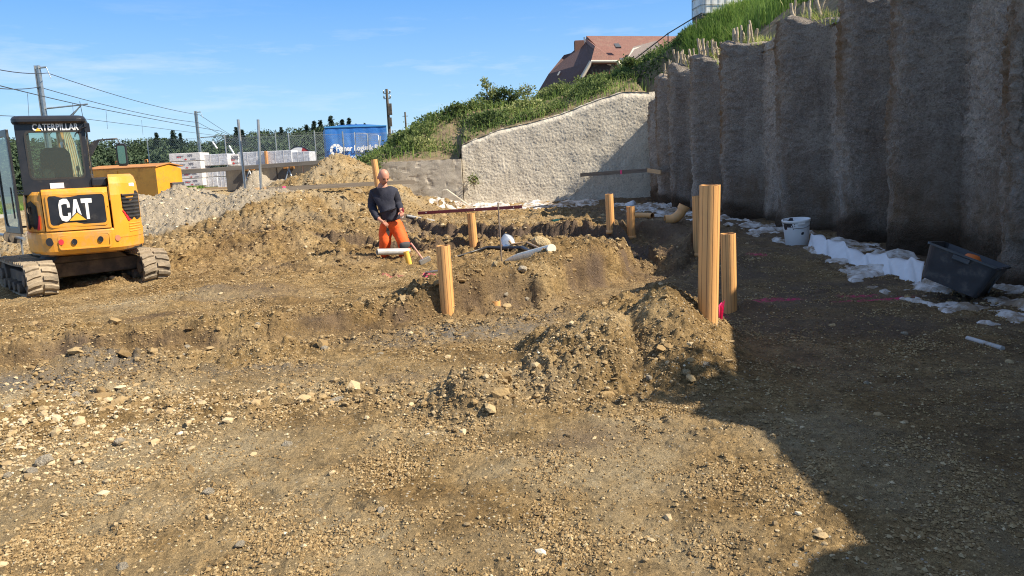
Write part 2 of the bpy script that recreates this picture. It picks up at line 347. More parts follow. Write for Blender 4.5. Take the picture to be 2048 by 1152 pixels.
def soil_material():
    m = bpy.data.materials.new('soil'); m.use_nodes = True; nt = m.node_tree; b = nt.nodes['Principled BSDF']; L = nt.links.new
    b.inputs['Roughness'].default_value = .95; b.inputs['Specular IOR Level'].default_value = .15
    t = N(nt, 'ShaderNodeTexCoord'); V = t.outputs['Object']
    def noise(s, d=6., r=.6):
        n = N(nt, 'ShaderNodeTexNoise', i_Scale=s, i_Detail=d, i_Roughness=r); L(V, n.inputs['Vector']); return n.outputs[0]
    def ramp(f, stops):
        r = N(nt, 'ShaderNodeValToRGB'); e = r.color_ramp.elements
        for i, (p, c) in enumerate(stops):
            q = e[i] if i < 2 else e.new(p)
            q.position = p; q.color = (*c, 1) if hasattr(c, '__len__') else (c, c, c, 1)
        L(f, r.inputs[0]); return r.outputs[0]
    def mix(f, a, c):
        x = N(nt, 'ShaderNodeMix', data_type='RGBA'); 
        for s, v in (('Factor', f), ('A', a), ('B', c)):
            if isinstance(v, tuple): x.inputs[s].default_value = (*v, 1)
            elif isinstance(v, float): x.inputs[s].default_value = v
            else: L(v, x.inputs[s])
        return x.outputs['Result']
    def attr(n): return N(nt, 'ShaderNodeAttribute', attribute_name=n).outputs['Fac']
    def math_(op, a, c):
        x = N(nt, 'ShaderNodeMath', operation=op, use_clamp=True)
        for i, v in enumerate((a, c)):
            if isinstance(v, float): x.inputs[i].default_value = v
            else: L(v, x.inputs[i])
        return x.outputs[0]
    base = ramp(noise(.9, 8, .65), [(.30, (.215, .136, .058)), (.50, (.335, .225, .100)), (.70, (.48, .355, .19))])
    fine = ramp(noise(24., 6, .7), [(.32, .32), (.52, .95), (.70, 1.55)])
    mulx = N(nt, 'ShaderNodeMix', data_type='RGBA', blend_type='MULTIPLY'); mulx.inputs['Factor'].default_value = .72; L(base, mulx.inputs['A']); L(fine, mulx.inputs['B']); c = mulx.outputs['Result']
    clump = ramp(noise(4.6, 7, .68), [(.36, .52), (.50, 1.0), (.66, 1.22)]); mul2 = N(nt, 'ShaderNodeMix', data_type='RGBA', blend_type='MULTIPLY'); mul2.inputs['Factor'].default_value = .85; L(c, mul2.inputs['A']); L(clump, mul2.inputs['B']); c = mul2.outputs['Result']
    # small pebbles
    vo = N(nt, 'ShaderNodeTexVoronoi', i_Scale=34.0); L(V, vo.inputs['Vector'])
    peb = ramp(vo.outputs['Distance'], [(.16, 1.), (.27, 0.)])
    cellr = N(nt, 'ShaderNodeSeparateColor'); L(vo.outputs['Color'], cellr.inputs[0])
    pk = math_('MULTIPLY', peb, math_('GREATER_THAN', cellr.outputs[0], .62))
    pebc = ramp(cellr.outputs[1], [(0., (.30, .25, .18)), (.5, (.50, .44, .34)), (1., (.66, .62, .52))])
    c = mix(math_('MULTIPLY', pk, math_('ADD', attr('pebbles'), ramp(noise(1.3), [(.4, 0.), (.6, .75)]))), c, pebc)
    pale = mix(noise(30., 6, .75), (.36, .28, .16), (.64, .54, .36))
    c = mix(math_('MULTIPLY', attr('pale'), ramp(noise(6., 6, .7), [(.3, .35), (.6, 1.)])), c, pale)
    grav = mix(noise(16., 8, .8), (.20, .165, .12), (.58, .50, .38)); c = mix(attr('gravel'), c, grav)
    blue = mix(noise(40., 6, .75), (.105, .098, .088), (.31, .295, .27)); c = mix(math_('MULTIPLY', attr('blue'), ramp(noise(9., 5, .7), [(.35, .15), (.55, 1.)])), c, blue)
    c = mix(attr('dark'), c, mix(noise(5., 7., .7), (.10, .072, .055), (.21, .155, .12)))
    c = mix(math_('MULTIPLY', attr('grass'), 1.0), c, (.085, .11, .03))
    c = mix(math_('MULTIPLY', attr('pink'), ramp(noise(22., 4, .7), [(.42, 0.), (.58, 1.)])), c, (.85, .06, .22))
    L(c, b.inputs['Base Color'])
    # bump: fine crumbs and pebbles
    ad = N(nt, 'ShaderNodeMath', operation='MULTIPLY_ADD'); L(pk, ad.inputs[0]); ad.inputs[1].default_value = .35; L(noise(60., 6, .75), ad.inputs[2])
    bp = N(nt, 'ShaderNodeBump', i_Strength=1.0, i_Distance=.026); L(ad.outputs[0], bp.inputs['Height'])
    bp2 = N(nt, 'ShaderNodeBump', i_Strength=1.0, i_Distance=.055); L(noise(17., 6, .7), bp2.inputs['Height']); L(bp.outputs[0], bp2.inputs['Normal'])
    L(bp2.outputs[0], b.inputs['Normal'])
    return m
M_soil = soil_material()
PINK = [gx(*p) for p in [(785, 553), (860, 553), (1515, 516), (1550, 600), (1750, 600), (1715, 592), (1437, 630)]]
def build_ground():
    U = np.linspace(-.86, .86, 1080)
    Yr = np.concatenate([np.exp(np.linspace(math.log(1.6), math.log(46.0), 1120)) - 1.0, 45 * np.power(90.0, np.linspace(0, 1, 60))[1:]])
    u, y = np.meshgrid(U, Yr); x = u * (y + 2.5)
    sh = x.shape; z, P = height(x.ravel(), y.ravel(), True, True); x = x.ravel(); y = y.ravel()
    Z = P['Z']; nn = fbm(x * 1.1, y * 1.1, 3, 80)
    def blob(px, py, rx, ry): a, b = gx(px, py); return gauss(x, y, a, b, rx, ry)
    pale = np.clip(1.5 * blob(80, 860, 1.3, .75) + .8 * blob(250, 940, .9, .4) + .6 * blob(700, 790, 1.1, .25) + .7 * blob(420, 800, .9, .2) + .7 * blob(200, 615, 2., .35) + .5 * blob(350, 600, 1.2, .3)
                   + .45 * blob(1050, 1000, 2.0, .7) + .5 * blob(80, 470, 3., 2.5) + .55 * blob(1000, 450, 3, 2.) + .55 * P['band'] + .35 * (y < 4.5) + .8 * np.clip(Z['heap'] * 1.5, 0, 1) + 1.5 * (sst(-10, -13, x) * sst(15, 18, y)), 0, 1) * np.clip(.55 + 1.6 * nn, 0, 1)
    blue = .8 * np.clip(1.3 * blob(60, 775, .6, .18) + 1.1 * blob(220, 745, .4, .16) + .6 * blob(560, 735, .6, .08) + .3 * blob(480, 745, .6, .1) + 1.1 * blob(950, 668, .9, .28) + .8 * blob(1050, 640, .5, .3) + .5 * blob(800, 690, .5, .15) + .5 * blob(1020, 560, .5, .4), 0, 1)
    grav = P['gz']
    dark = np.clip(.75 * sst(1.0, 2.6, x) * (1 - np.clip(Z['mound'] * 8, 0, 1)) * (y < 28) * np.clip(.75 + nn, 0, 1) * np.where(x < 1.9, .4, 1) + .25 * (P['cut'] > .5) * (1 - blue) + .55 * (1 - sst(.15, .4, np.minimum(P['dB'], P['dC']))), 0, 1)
    dark = np.maximum(dark, .95 * np.maximum(np.exp(-((P['dC'] - .27) / .12) ** 2), .8 * np.exp(-((P['dB'] - .26) / .11) ** 2))); dark = np.maximum(np.maximum(dark, .85 * np.exp(-((P['dA'] - .36) / .15) ** 2) * (P['sA'] < 0) * np.clip(.5 + 2 * nn, 0, 1)), 0); dark = np.maximum(dark * sst(4.5, 7, y) + .35 * dark * (1 - sst(4.5, 7, y)), .35 * np.clip(P['am'] - .55, 0, 1) * (1 - grav) * np.clip(nn * 3, 0, 1))  # trench back walls and step faces: overhang shade put into the soil colour
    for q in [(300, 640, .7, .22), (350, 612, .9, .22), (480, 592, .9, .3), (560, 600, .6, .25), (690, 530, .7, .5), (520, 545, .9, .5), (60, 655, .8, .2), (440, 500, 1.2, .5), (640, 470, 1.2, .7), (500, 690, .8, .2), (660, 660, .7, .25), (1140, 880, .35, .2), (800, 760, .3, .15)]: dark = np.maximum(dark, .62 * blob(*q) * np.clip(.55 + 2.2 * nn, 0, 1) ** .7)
    grass = np.maximum(sst(38.5, 40, y + .8 * nn) * (x < -16), sst(46, 55, y)); pink = np.zeros_like(x)
    for (a, b), (rx, ry) in zip(PINK, [(.16, .07), (.14, .08), (.15, .16), (.3, .09), (.42, .06), (.2, .1), (.08, .2)]): pink = np.maximum(pink, gauss(x, y, a, b, rx, ry, .0, 6) )
    pebb = np.clip(.15 + .9 * (y < 6.5) * (1 - .5 * P['flat']) + .4 * P['band'], 0, 1)
    r, c = sh; idx = np.arange(r * c).reshape(sh)
    F = np.stack([idx[:-1, :-1], idx[:-1, 1:], idx[1:, 1:], idx[1:, :-1]], -1).reshape(-1, 4)
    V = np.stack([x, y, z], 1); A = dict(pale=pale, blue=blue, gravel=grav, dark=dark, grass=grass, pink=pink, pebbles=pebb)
    fx = x[F].mean(1); fy = y[F].mean(1)
    lab = np.zeros(len(F), int)
    zm = lambda k, t: (Z[k][F].mean(1) > t)
    lab[zm('heap', .30) & (Z['heap'][F].mean(1) >= Z['gravel'][F].mean(1)) & (fy > 16) & (fy < 29)] = 4
    lab[zm('gravel', .18) & (Z['heap'][F].mean(1) < Z['gravel'][F].mean(1)) & (fy < 29)] = 3
    lab[zm('small', .045)] = 2; lab[zm('mound', .09)] = 1
    for k, (nm, lb, ct) in enumerate([('ground', None, None), ('soil_mound', 'large lumpy mound of brown soil in front of the tallest orange pipe', 'soil mound'),
                                      ('soil_mound', 'small low mound of brown crumbly soil left of the large foreground mound', 'soil mound'),
                                      ('gravel_heap', 'pale grey gravel heap beside the excavator, behind the tripod poles', 'gravel heap'),
                                      ('soil_heap', 'tall brown heap of soil and stones behind the man, in front of the blue container', 'soil heap')]):
        f = F[lab == k]; us, inv = np.unique(f, return_inverse=True)
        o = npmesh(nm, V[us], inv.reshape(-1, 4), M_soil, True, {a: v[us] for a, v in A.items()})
        if k == 0: o['kind'] = 'structure'
        else: tag(o, lb, ct)
build_ground()

# pebbles too many to count, one object
def ico():
    t = (1 + 5 ** .5) / 2
    v = np.array([(-1, t, 0), (1, t, 0), (-1, -t, 0), (1, -t, 0), (0, -1, t), (0, 1, t), (0, -1, -t), (0, 1, -t), (t, 0, -1), (t, 0, 1), (-t, 0, -1), (-t, 0, 1)], float); v /= np.linalg.norm(v[0])
    f = np.array([(0, 11, 5), (0, 5, 1), (0, 1, 7), (0, 7, 10), (0, 10, 11), (1, 5, 9), (5, 11, 4), (11, 10, 2), (10, 7, 6), (7, 1, 8), (3, 9, 4), (3, 4, 2), (3, 2, 6), (3, 6, 8), (3, 8, 9), (4, 9, 5), (2, 4, 11), (6, 2, 10), (8, 6, 7), (9, 8, 1)])
    return v, f
ICO_V, ICO_F = ico()
M_stone = attrmat('pebble', [(0, (.19, .14, .08)), (.35, (.37, .27, .145)), (.7, (.54, .44, .28)), (1, (.74, .68, .54))], attr='shade', bump=.006, bs=50)
def pebbles(name, n, xs, ys, ss, shade, seed):
    rs = np.random.RandomState(seed); zs = height(xs, ys)
    sc = ss[:, None] * np.stack([rs.uniform(.7, 1.5, n), rs.uniform(.6, 1.2, n), rs.uniform(.4, .85, n)], 1)
    V = ICO_V[None] * (1 + rs.uniform(-.28, .22, (n, 12, 1))) * sc[:, None, :]
    a = rs.uniform(0, 6.28, n); ca, sa = np.cos(a)[:, None], np.sin(a)[:, None]
    tl = rs.uniform(-.5, .5, n); ct, st = np.cos(tl)[:, None], np.sin(tl)[:, None]
    Y1 = V[..., 1] * ct - V[..., 2] * st; Z1 = V[..., 1] * st + V[..., 2] * ct
    X = V[..., 0] * ca - Y1 * sa + xs[:, None]; Yy = V[..., 0] * sa + Y1 * ca + ys[:, None]; Zz = Z1 + zs[:, None] + (ss * .18)[:, None]
    V = np.stack([X, Yy, Zz], -1).reshape(-1, 3); F = (ICO_F[None] + 12 * np.arange(n)[:, None, None]).reshape(-1, 3)
    return npmesh(name, V, F, M_stone, False, {'shade': np.repeat(shade, 12)})
def scatter():
    rs = np.random.RandomState(5); n = 120000
    u = rs.uniform(-.78, .74, n); y = np.exp(rs.uniform(math.log(2.4), math.log(26), n)); x = u * (y + 1.2)
    Z = zones(x, y); nn = fbm(x * 1.3, y * 1.3, 3, 90) ; gz = np.clip(Z['gravel'] * 4, 0, 1); ht = np.clip((Z['heap'] + Z['mound'] * 3) * 3, 0, 1)
    band = np.exp(-((y - (5.15 - .10 * x)) / .8) ** 2) * (1 - sst(.4, 1.4, x)); left = gauss(x, y, *gx(90, 870), 1.2, .8)
    dA, sA = seg_dist(x, y, TR_A)
    pr = .10 + .9 * np.clip(Z['heap'] * 2, 0, 1) + .8 * np.clip(nn * 1.6, 0, 1) + .7 * band + 1.2 * left + 1.0 * gz + .6 * ht + 1.3 * left - .25 - .45 * smooth_patch(x, y) - .5 * sst(1.2, 2.2, x) * (y < 9)
    keep = (rs.rand(n) < np.clip(pr, .04, 1)) & (x < xwall(y) - .1); x, y, u = x[keep], y[keep], u[keep]; gz, ht, left, band = gz[keep], ht[keep], left[keep], band[keep]; n = len(x)
    s = (.0035 + .0026 * rs.pareto(2.8, n)); s = np.minimum(s, .020) * (1 + .35 * left + .3 * band) * (1 + y * .09); s = np.minimum(s, .06)
    sh = np.clip(rs.normal(.36, .20, n) + .16 * left + .25 * gz, 0, 1)
    o = pebbles('gravel', n, x, y, s, sh, 6); o['kind'] = 'stuff'; o['label'] = 'loose pale pebbles and crumbs strewn over the soil'
scatter()
M_clod = attrmat('soil_clod', [(0, (.15, .098, .046)), (.4, (.285, .195, .092)), (.75, (.41, .31, .17)), (1, (.54, .44, .28))], attr='shade', bump=.012, bs=35)
def clods():
    rs = np.random.RandomState(15); n = 150000
    u = rs.uniform(-.78, .74, n); y = np.exp(rs.uniform(math.log(2.6), math.log(29), n)); x = u * (y + 1.2); x = np.where(y > 27, np.clip(x, -14, -2), x)
    _, P = height(x, y, True, True); keep = (rs.rand(n) < np.clip((P['am'] - .38) * .85, .01, .9)) & (x < xwall(y) - .2); x, y = x[keep], y[keep]; am = P['am'][keep]; gz = P['gz'][keep]; n = len(x)
    s = np.minimum((.006 + .006 * rs.pareto(2.9, n)) * (.5 + .45 * am) * (1 + y * .06), .07); s = np.where(gz > .4, s * .62, s); s = s * (1 - .35 * np.clip(P['Z']['mound'][keep] * 8, 0, 1)); sh = np.clip(rs.normal(.42, .2, n), 0, 1)
    sel = gz < .4
    global M_stone
    ms = M_stone; M_stone = M_clod; o = pebbles('soil_clods', int(sel.sum()), x[sel], y[sel], s[sel], sh[sel], 16); o['kind'] = 'stuff'; o['label'] = 'crumbly brown soil clods lying on the dug ground'
    M_stone = ms; sel = ~sel; o = pebbles('gravel_stones', int(sel.sum()), x[sel], y[sel], s[sel], np.clip(sh[sel] + .2, 0, 1), 17); o['kind'] = 'stuff'; o['label'] = 'pale broken stones covering the grey gravel heap'
clods()
def crumbs():
    ov = np.array([(1, 0, 0), (-1, 0, 0), (0, 1, 0), (0, -1, 0), (0, 0, 1), (0, 0, -1)], float); of = np.array([(0, 2, 4), (2, 1, 4), (1, 3, 4), (3, 0, 4), (2, 0, 5), (1, 2, 5), (3, 1, 5), (0, 3, 5)])
    rs = np.random.RandomState(35); n = 420000; u = rs.uniform(-.78, .74, n); y = np.exp(rs.uniform(math.log(2.4), math.log(12), n)); x = u * (y + 1.2)
    k = fbm(x * 2.1, y * 2.1, 4, 95, .6); keep = (rs.rand(n) < np.clip((.20 + 2.0 * k) * (1 - .75 * smooth_patch(x, y)) * np.where(x > .3, .6, 1), .03, .9)) & (x < xwall(y) - .3); x, y, k = x[keep], y[keep], k[keep]; n = len(x); z = height(x, y)
    s = (.0035 + .0030 * rs.pareto(3.2, n)) * (1 + .12 * y); s = np.minimum(s, .013); V = ov[None] * (1 + rs.uniform(-.35, .3, (n, 6, 1))) * s[:, None, None] * np.stack([rs.uniform(.8, 1.4, n), rs.uniform(.8, 1.3, n), rs.uniform(.6, 1, n)], 1)[:, None, :]
    a = rs.uniform(0, 6.28, n)[:, None]; X = V[..., 0] * np.cos(a) - V[..., 1] * np.sin(a) + x[:, None]; Y = V[..., 0] * np.sin(a) + V[..., 1] * np.cos(a) + y[:, None]; Z = V[..., 2] + z[:, None] + (s * .3)[:, None]
    sh = np.clip(rs.normal(.40, .20, n) + .25 * (rs.rand(n) < .10), 0, 1)
    o = npmesh('soil_crumbs', np.stack([X, Y, Z], -1).reshape(-1, 3), (of[None] + 6 * np.arange(n)[:, None, None]).reshape(-1, 3), M_clod, False, {'shade': np.repeat(sh, 6)}); o['kind'] = 'stuff'; o['label'] = 'fine crumbs of dry soil strewn over the foreground'
crumbs()
print("T ground", __import__("time").process_time())
# ------------------------------------------------------------ pile wall on the right
def shotcrete(name, c1, c2, brown=None, bs=30., bump=.02, bz=None):
    m = bpy.data.materials.new(name); m.use_nodes = True; nt = m.node_tree; b = nt.nodes['Principled BSDF']; L = nt.links.new
    b.inputs['Roughness'].default_value = .92; b.inputs['Specular IOR Level'].default_value = .2
    t = N(nt, 'ShaderNodeTexCoord'); V = t.outputs['Object']
    def noise(s, d=6., r=.65, st=None):
        v = V
        if st: mp = N(nt, 'ShaderNodeMapping'); mp.inputs['Scale'].default_value = st; L(V, mp.inputs[0]); v = mp.outputs[0]
        n = N(nt, 'ShaderNodeTexNoise', i_Scale=s, i_Detail=d, i_Roughness=r); L(v, n.inputs['Vector']); return n.outputs[0]
    def mix(f, a, c):
        x = N(nt, 'ShaderNodeMix', data_type='RGBA')
        for s, v in (('Factor', f), ('A', a), ('B', c)):
            if isinstance(v, tuple): x.inputs[s].default_value = (*v, 1)
            elif isinstance(v, float): x.inputs[s].default_value = v
            else: L(v, x.inputs[s])
        return x.outputs['Result']
    def mr(f, a, b_, lo=0., hi=1.):
        x = N(nt, 'ShaderNodeMapRange'); x.inputs[1].default_value = a; x.inputs[2].default_value = b_; x.inputs[3].default_value = lo; x.inputs[4].default_value = hi; L(f, x.inputs[0]); return x.outputs[0]
    c = mix(mr(noise(1.6, 7., .7), .35, .65), c1, c2)
    c = mix(mr(noise(3.2, 6., .7, (1, 1, .22)), .52, .70, 0., .6), c, tuple(k * .55 for k in c1))
    c = mix(mr(noise(38., 4., .7), .45, .7, 0., .5), c, tuple(min(1, k * 1.5) for k in c2)); c = mix(mr(noise(23., 5., .75), .50, .64, 0., .65), c, tuple(k * .5 for k in c1))
    if brown:
        a = N(nt, 'ShaderNodeAttribute', attribute_name='brown').outputs['Fac']
        mu = N(nt, 'ShaderNodeMath', operation='MULTIPLY', use_clamp=True); L(a, mu.inputs[0]); L(mr(noise(1.3, 7., .7, (1, 1, .35)), .36, .58), mu.inputs[1])
        c = mix(mu.outputs[0], c, brown)
        a = N(nt, 'ShaderNodeAttribute', attribute_name='streak').outputs['Fac']
        mu = N(nt, 'ShaderNodeMath', operation='MULTIPLY', use_clamp=True); L(a, mu.inputs[0]); L(mr(noise(5., 7., .75, (1, 1, .3)), .46, .64), mu.inputs[1])
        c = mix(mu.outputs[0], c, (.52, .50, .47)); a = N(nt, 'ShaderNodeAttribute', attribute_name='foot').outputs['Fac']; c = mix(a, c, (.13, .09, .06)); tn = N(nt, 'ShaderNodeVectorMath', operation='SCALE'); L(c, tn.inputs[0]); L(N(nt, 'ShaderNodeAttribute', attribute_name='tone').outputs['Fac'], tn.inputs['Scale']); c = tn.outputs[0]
    L(c, b.inputs['Base Color'])
    bp = N(nt, 'ShaderNodeBump', i_Strength=1.0, i_Distance=bump); L(noise(bs, 6., .7), bp.inputs['Height'])
    L(bp.outputs[0], b.inputs['Normal']); return m
M_pile = shotcrete('dark_shotcrete', (.39, .33, .285), (.66, .585, .505), (.31, .205, .12), 30., .11)
M_pale = shotcrete('pale_shotcrete', (.52, .465, .375), (.66, .60, .49), None, 34., .018)
PILES = [26.35, 25.05, 23.1, 20.95, 18.6, 15.4, 12.95, 11.25, 8.2, 5.9, 3.6, 1.3, -1.0, -3.3, -5.6]
PTOP = [3.45, 4.16, 4.25, 4.20, 4.19, 4.16, 4.06, 4.05, 3.80, 3.50, 3.58, 3.65, 3.6, 3.5, 3.5]
def pile_off(Y):
    o = np.zeros_like(Y)
    for c in PILES:
        d = Y - c; r = np.where(d > 0, .52, .66); k = np.sqrt(np.clip(1 - (d / r) ** 2, 0, 1)); o = np.maximum(o, .72 * np.where(d > 0, k, k ** 1.1))
    return o
def pile_top(Y):
    t = np.interp(-Y, [-c for c in PILES], PTOP) - np.where(Y < 8, -.15, .14) + .12 * perlin(Y * 1.7, Y * 0 + 2, 77) + .05 * perlin(Y * 6, Y * 0 + 1, 78)
    for c, h in zip(PILES, PTOP): t = np.maximum(t, np.where(np.abs(Y - c) < .55, h - .12 * (np.abs(Y - c) / .5) ** 2 - .16 * (np.abs(Y - c) / .5) ** 6 + .05 * perlin(Y * 5, Y * 0 + 4, 79), -9))
    return t
FX = [-1.62, -.25, 1.0, 2.0, 3.4, 4.3, 5.3]; FZ = [2.33, 2.80, 3.02, 3.25, 3.72, 3.95, 3.9]
def ftop(x): return np.interp(x, [-16, -8, -6.5, -5.0, -4.8, -1.70, -1.6] + FX[1:] + [7], [.9, .9, 1.0, 1.7, 1.80, 1.84, 2.33] + FZ[1:] + [4.2])
def hcrest(x): return np.interp(x, [-9, -7.2, -5.6, -3.8, -2.3, -1.0, .8, 3.5, 5.5, 7.2, 9, 14, 30], [.9, 1.4, 2.1, 3.25, 3.95, 4.05, 4.0, 4.65, 5.30, 6.0, 6.9, 8, 10])
def hright(x, y):
    s = x - xwall(y); t0 = np.interp(-y, [-28, -27, -26, -13, -11, -8, -6, -4.5, -3, -1, 8], [3.35, 3.4, 3.85, 3.9, 3.85, 3.65, 3.75, 3.95, 4.05, 4.05, 3.9]); up = np.interp(-y, [-28, -13, -9, -5, 8], [1.75, 1.5, .8, .5, .4])
    wd = np.interp(-y, [-28, -16, -12], [3.4, 3.0, 2.0]); return t0 + up * (.5 * np.clip((s - .35) / (wd - .35), 0, 1) + .5 * sst(.35, 1, (s - .35) / (wd - .35) * .65 + .35)) + .13 * np.clip(s - 1.9, 0, 40) - .5 * sst(.35, 0, s)
def hillz(x, y):
    x = np.asarray(x, float); y = np.asarray(y, float)
    n = .16 * fbm(x * .8, y * .8, 4, 300) + .07 * fbm(x * 4, y * 4, 3, 310)
    tp = np.where(x > 5.25, np.minimum(hright(x, np.full_like(y, 27.7)), 9), ftop(x))
    tw = np.interp(x, [5.2, 7.0], [5.4, 2.4]); t = sst(0, 1, (y - 27.9) / tw) * .65 + .35 * np.clip((y - 27.9) / tw, 0, 1)
    hl = tp + t * (np.maximum(hcrest(x), tp) - tp) + .02 * np.clip(y - 33.5, 0, 60) * sst(-3, 3, x) - .10 * np.clip(y - 33.5, 0, 12) * (1 - sst(-3, 3, x))
    hr = hright(x, y)
    return np.where(y > 27.75, hl, hr) + n * np.where(y > 27.75, sst(27.9, 28.6, y) * .9 + .1, sst(.2, .8, x - xwall(y)))
def build_pile_wall():
    nY = 1150; Ys = 28.0 - np.cumsum(np.concatenate([[0], np.interp(np.linspace(0, 1, nY - 1), [0, .75, .9, 1], [.0215, .0215, .036, .10])]))
    Ys = 28.0 - (28.0 - Ys) * (35.0 / (28.0 - Ys[-1])); nz_ = 190
    Y, T = np.meshgrid(Ys, np.linspace(0, 1, nz_), indexing='ij'); top = pile_top(Y) + .05 * perlin(Y * 4, Y * 0 + 3, 5); top = top
    Zz = -.35 + T * (top + .35)
    X = xwall(Y) + .38 - pile_off(Y)
    rough = .095 * fbm(Y * 3.0, Zz * 1.8, 4, 120, .6) + .085 * fbm(Y * 12, Zz * 9, 3, 130, .6) + .030 * domes(Y + .02 * perlin(Y * 20, Zz * 20, 3), Zz, .085, 133, .3, .65, .75) / .6
    lowc = sst(2.0 + .6 * 0, .6, Zz + .5 * fbm(Y * .8, Zz * .8, 3, 140) * 2)   # bare, smoother, dug lower part
    Xd = X - rough * (1 - .55 * lowc) + .10 * lowc * fbm(Y * 1.4, Zz * 1.4, 3, 150) + .06 * lowc
    # overhanging crust edge at the top, broken
    Xd = Xd - .05 * np.exp(-((T - .97) / .03) ** 2) * np.clip(perlin(Y * 2.3, Y * 0, 9) + .2, 0, 1)
    Yd = Y + .02 * fbm(Y * 5, Zz * 5, 2, 160)
    edge = np.zeros_like(Y)
    for c in PILES: edge = np.maximum(edge, np.exp(-((Y - c - .14) / .24) ** 2))
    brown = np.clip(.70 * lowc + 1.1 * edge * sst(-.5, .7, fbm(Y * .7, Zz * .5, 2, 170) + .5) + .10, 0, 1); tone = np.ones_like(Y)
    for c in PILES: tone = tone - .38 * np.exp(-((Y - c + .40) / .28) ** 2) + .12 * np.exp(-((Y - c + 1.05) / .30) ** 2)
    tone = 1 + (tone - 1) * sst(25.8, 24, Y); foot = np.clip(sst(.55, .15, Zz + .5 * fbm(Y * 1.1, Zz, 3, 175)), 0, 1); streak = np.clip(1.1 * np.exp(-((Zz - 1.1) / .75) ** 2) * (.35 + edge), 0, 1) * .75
    # close the top: one more row running back into the bank
    X2 = np.concatenate([Xd, Xd[:, -1:] + .12, Xd[:, -1:] + .9], 1); Y2 = np.concatenate([Yd, Yd[:, -1:], Yd[:, -1:]], 1); Z2 = np.concatenate([Zz, Zz[:, -1:] + .03 + .05 * np.abs(perlin(Y[:, -1:] * 6, Y[:, -1:] * 0, 8)), Zz[:, -1:] - .12], 1)
    B2 = np.concatenate([brown, brown[:, -1:], brown[:, -1:]], 1); S2 = np.concatenate([streak, streak[:, -1:] * 0, streak[:, -1:] * 0], 1); T2 = np.concatenate([tone, tone[:, -1:], tone[:, -1:]], 1); F2_ = np.concatenate([foot, foot[:, -1:] * 0, foot[:, -1:] * 0], 1)
    m, k = X2.shape; idx = np.arange(m * k).reshape(m, k); V = np.stack([X2, Y2, Z2], -1).reshape(-1, 3)
    W = empty('pile_wall', (5.5, 10, 0), 0, 'tall dark grey sprayed concrete pile wall in shade along the right side of the pit', 'retaining wall')
    own = np.full(m - 1, -1)
    mid = (Ys[:-1] + Ys[1:]) / 2
    for j, c in enumerate(PILES): own[(mid - c < .50) & (mid - c > -.72)] = j
    st = 0
    piles = {}
    while st < m - 1:
        e = st
        while e < m - 1 and own[e] == own[st]: e += 1
        sub = idx[st:e + 1]; F = np.stack([sub[:-1, :-1], sub[:-1, 1:], sub[1:, 1:], sub[1:, :-1]], -1).reshape(-1, 4)
        us, inv = np.unique(F, return_inverse=True)
        Vl = V[us] - np.array([5.5, 10, 0])
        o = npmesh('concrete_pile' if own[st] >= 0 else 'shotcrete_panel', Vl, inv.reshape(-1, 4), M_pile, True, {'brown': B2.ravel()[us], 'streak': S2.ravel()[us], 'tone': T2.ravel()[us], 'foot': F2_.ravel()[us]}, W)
        if own[st] >= 0: piles[int(own[st])] = o
        st = e
    # sprayed slope running up from the nearer piles
    Sg, Yg = np.meshgrid(np.linspace(.30, 1.75, 60), np.linspace(-7, 17.3, 420), indexing='ij'); lim = .75 + .55 * fbm(Yg * .7, Yg * 0, 3, 180) * 2 + .25 * sst(17, 12, Yg); Sg = .30 + (Sg - .30) * np.clip(lim, .25, 1.6) / 1.45
    Xg = xwall(Yg) + Sg; Zg = hillz(Xg, Yg) + .05 - .12 * sst(.80, 1.0, (Sg - .3) / np.clip(lim, .25, 1.6)) + .02 * fbm(Xg * 9, Yg * 9, 3, 190); iq = np.arange(Xg.size).reshape(Xg.shape)
    Fg = np.stack([iq[:-1, :-1], iq[1:, :-1], iq[1:, 1:], iq[:-1, 1:]], -1).reshape(-1, 4); npmesh('sprayed_slope', np.stack([Xg - 5.5, Yg - 10, Zg], -1).reshape(-1, 3), Fg, M_pile, True, {'tone': np.ones(Xg.size), 'foot': np.zeros(Xg.size)}, W)
    # reinforcement stubs, crusted with old concrete
    Mb = mat('crusted_bar', (.46, .40, .31), (.28, .22, .15), .95, 0, 30, bump=.004, bs=80)
    rnd = random.Random(11)
    for j, (c, h) in enumerate(zip(PILES, PTOP)):
        if j > 7: continue
        nb = [7, 10, 12, 13, 11, 6, 4, 2][j]
        for q in range(nb):
            a = 2 * math.pi * q / nb + rnd.random() * .5
            bx = xwall(c) + .22 + .26 * math.cos(a) - .02; by = c + .33 * math.sin(a); hh = rnd.uniform(.30, .58)
            pts = []; lx, ly = rnd.gauss(0, .07), rnd.gauss(0, .07)
            for i in range(7):
                t = i / 6; pts.append((bx - 5.5 + lx * t + rnd.gauss(0, .006), by - 10 + ly * t + rnd.gauss(0, .006), h - .08 + hh * t))
            b = MB(); b.tube(pts, [rnd.uniform(.022, .040) for _ in range(7)], 6); b.build('reinforcement_bar', Mb, piles[j])
        if j in (0, 1, 3):
            b = MB(); ring = [(xwall(c) + .22 + .30 * math.cos(a) - 5.5, c + .36 * math.sin(a) - 10, h + .16) for a in np.linspace(0, 6.28, 17)]; b.tube(ring, .012, 5); b.build('hoop', Mb, piles[j])
build_pile_wall()

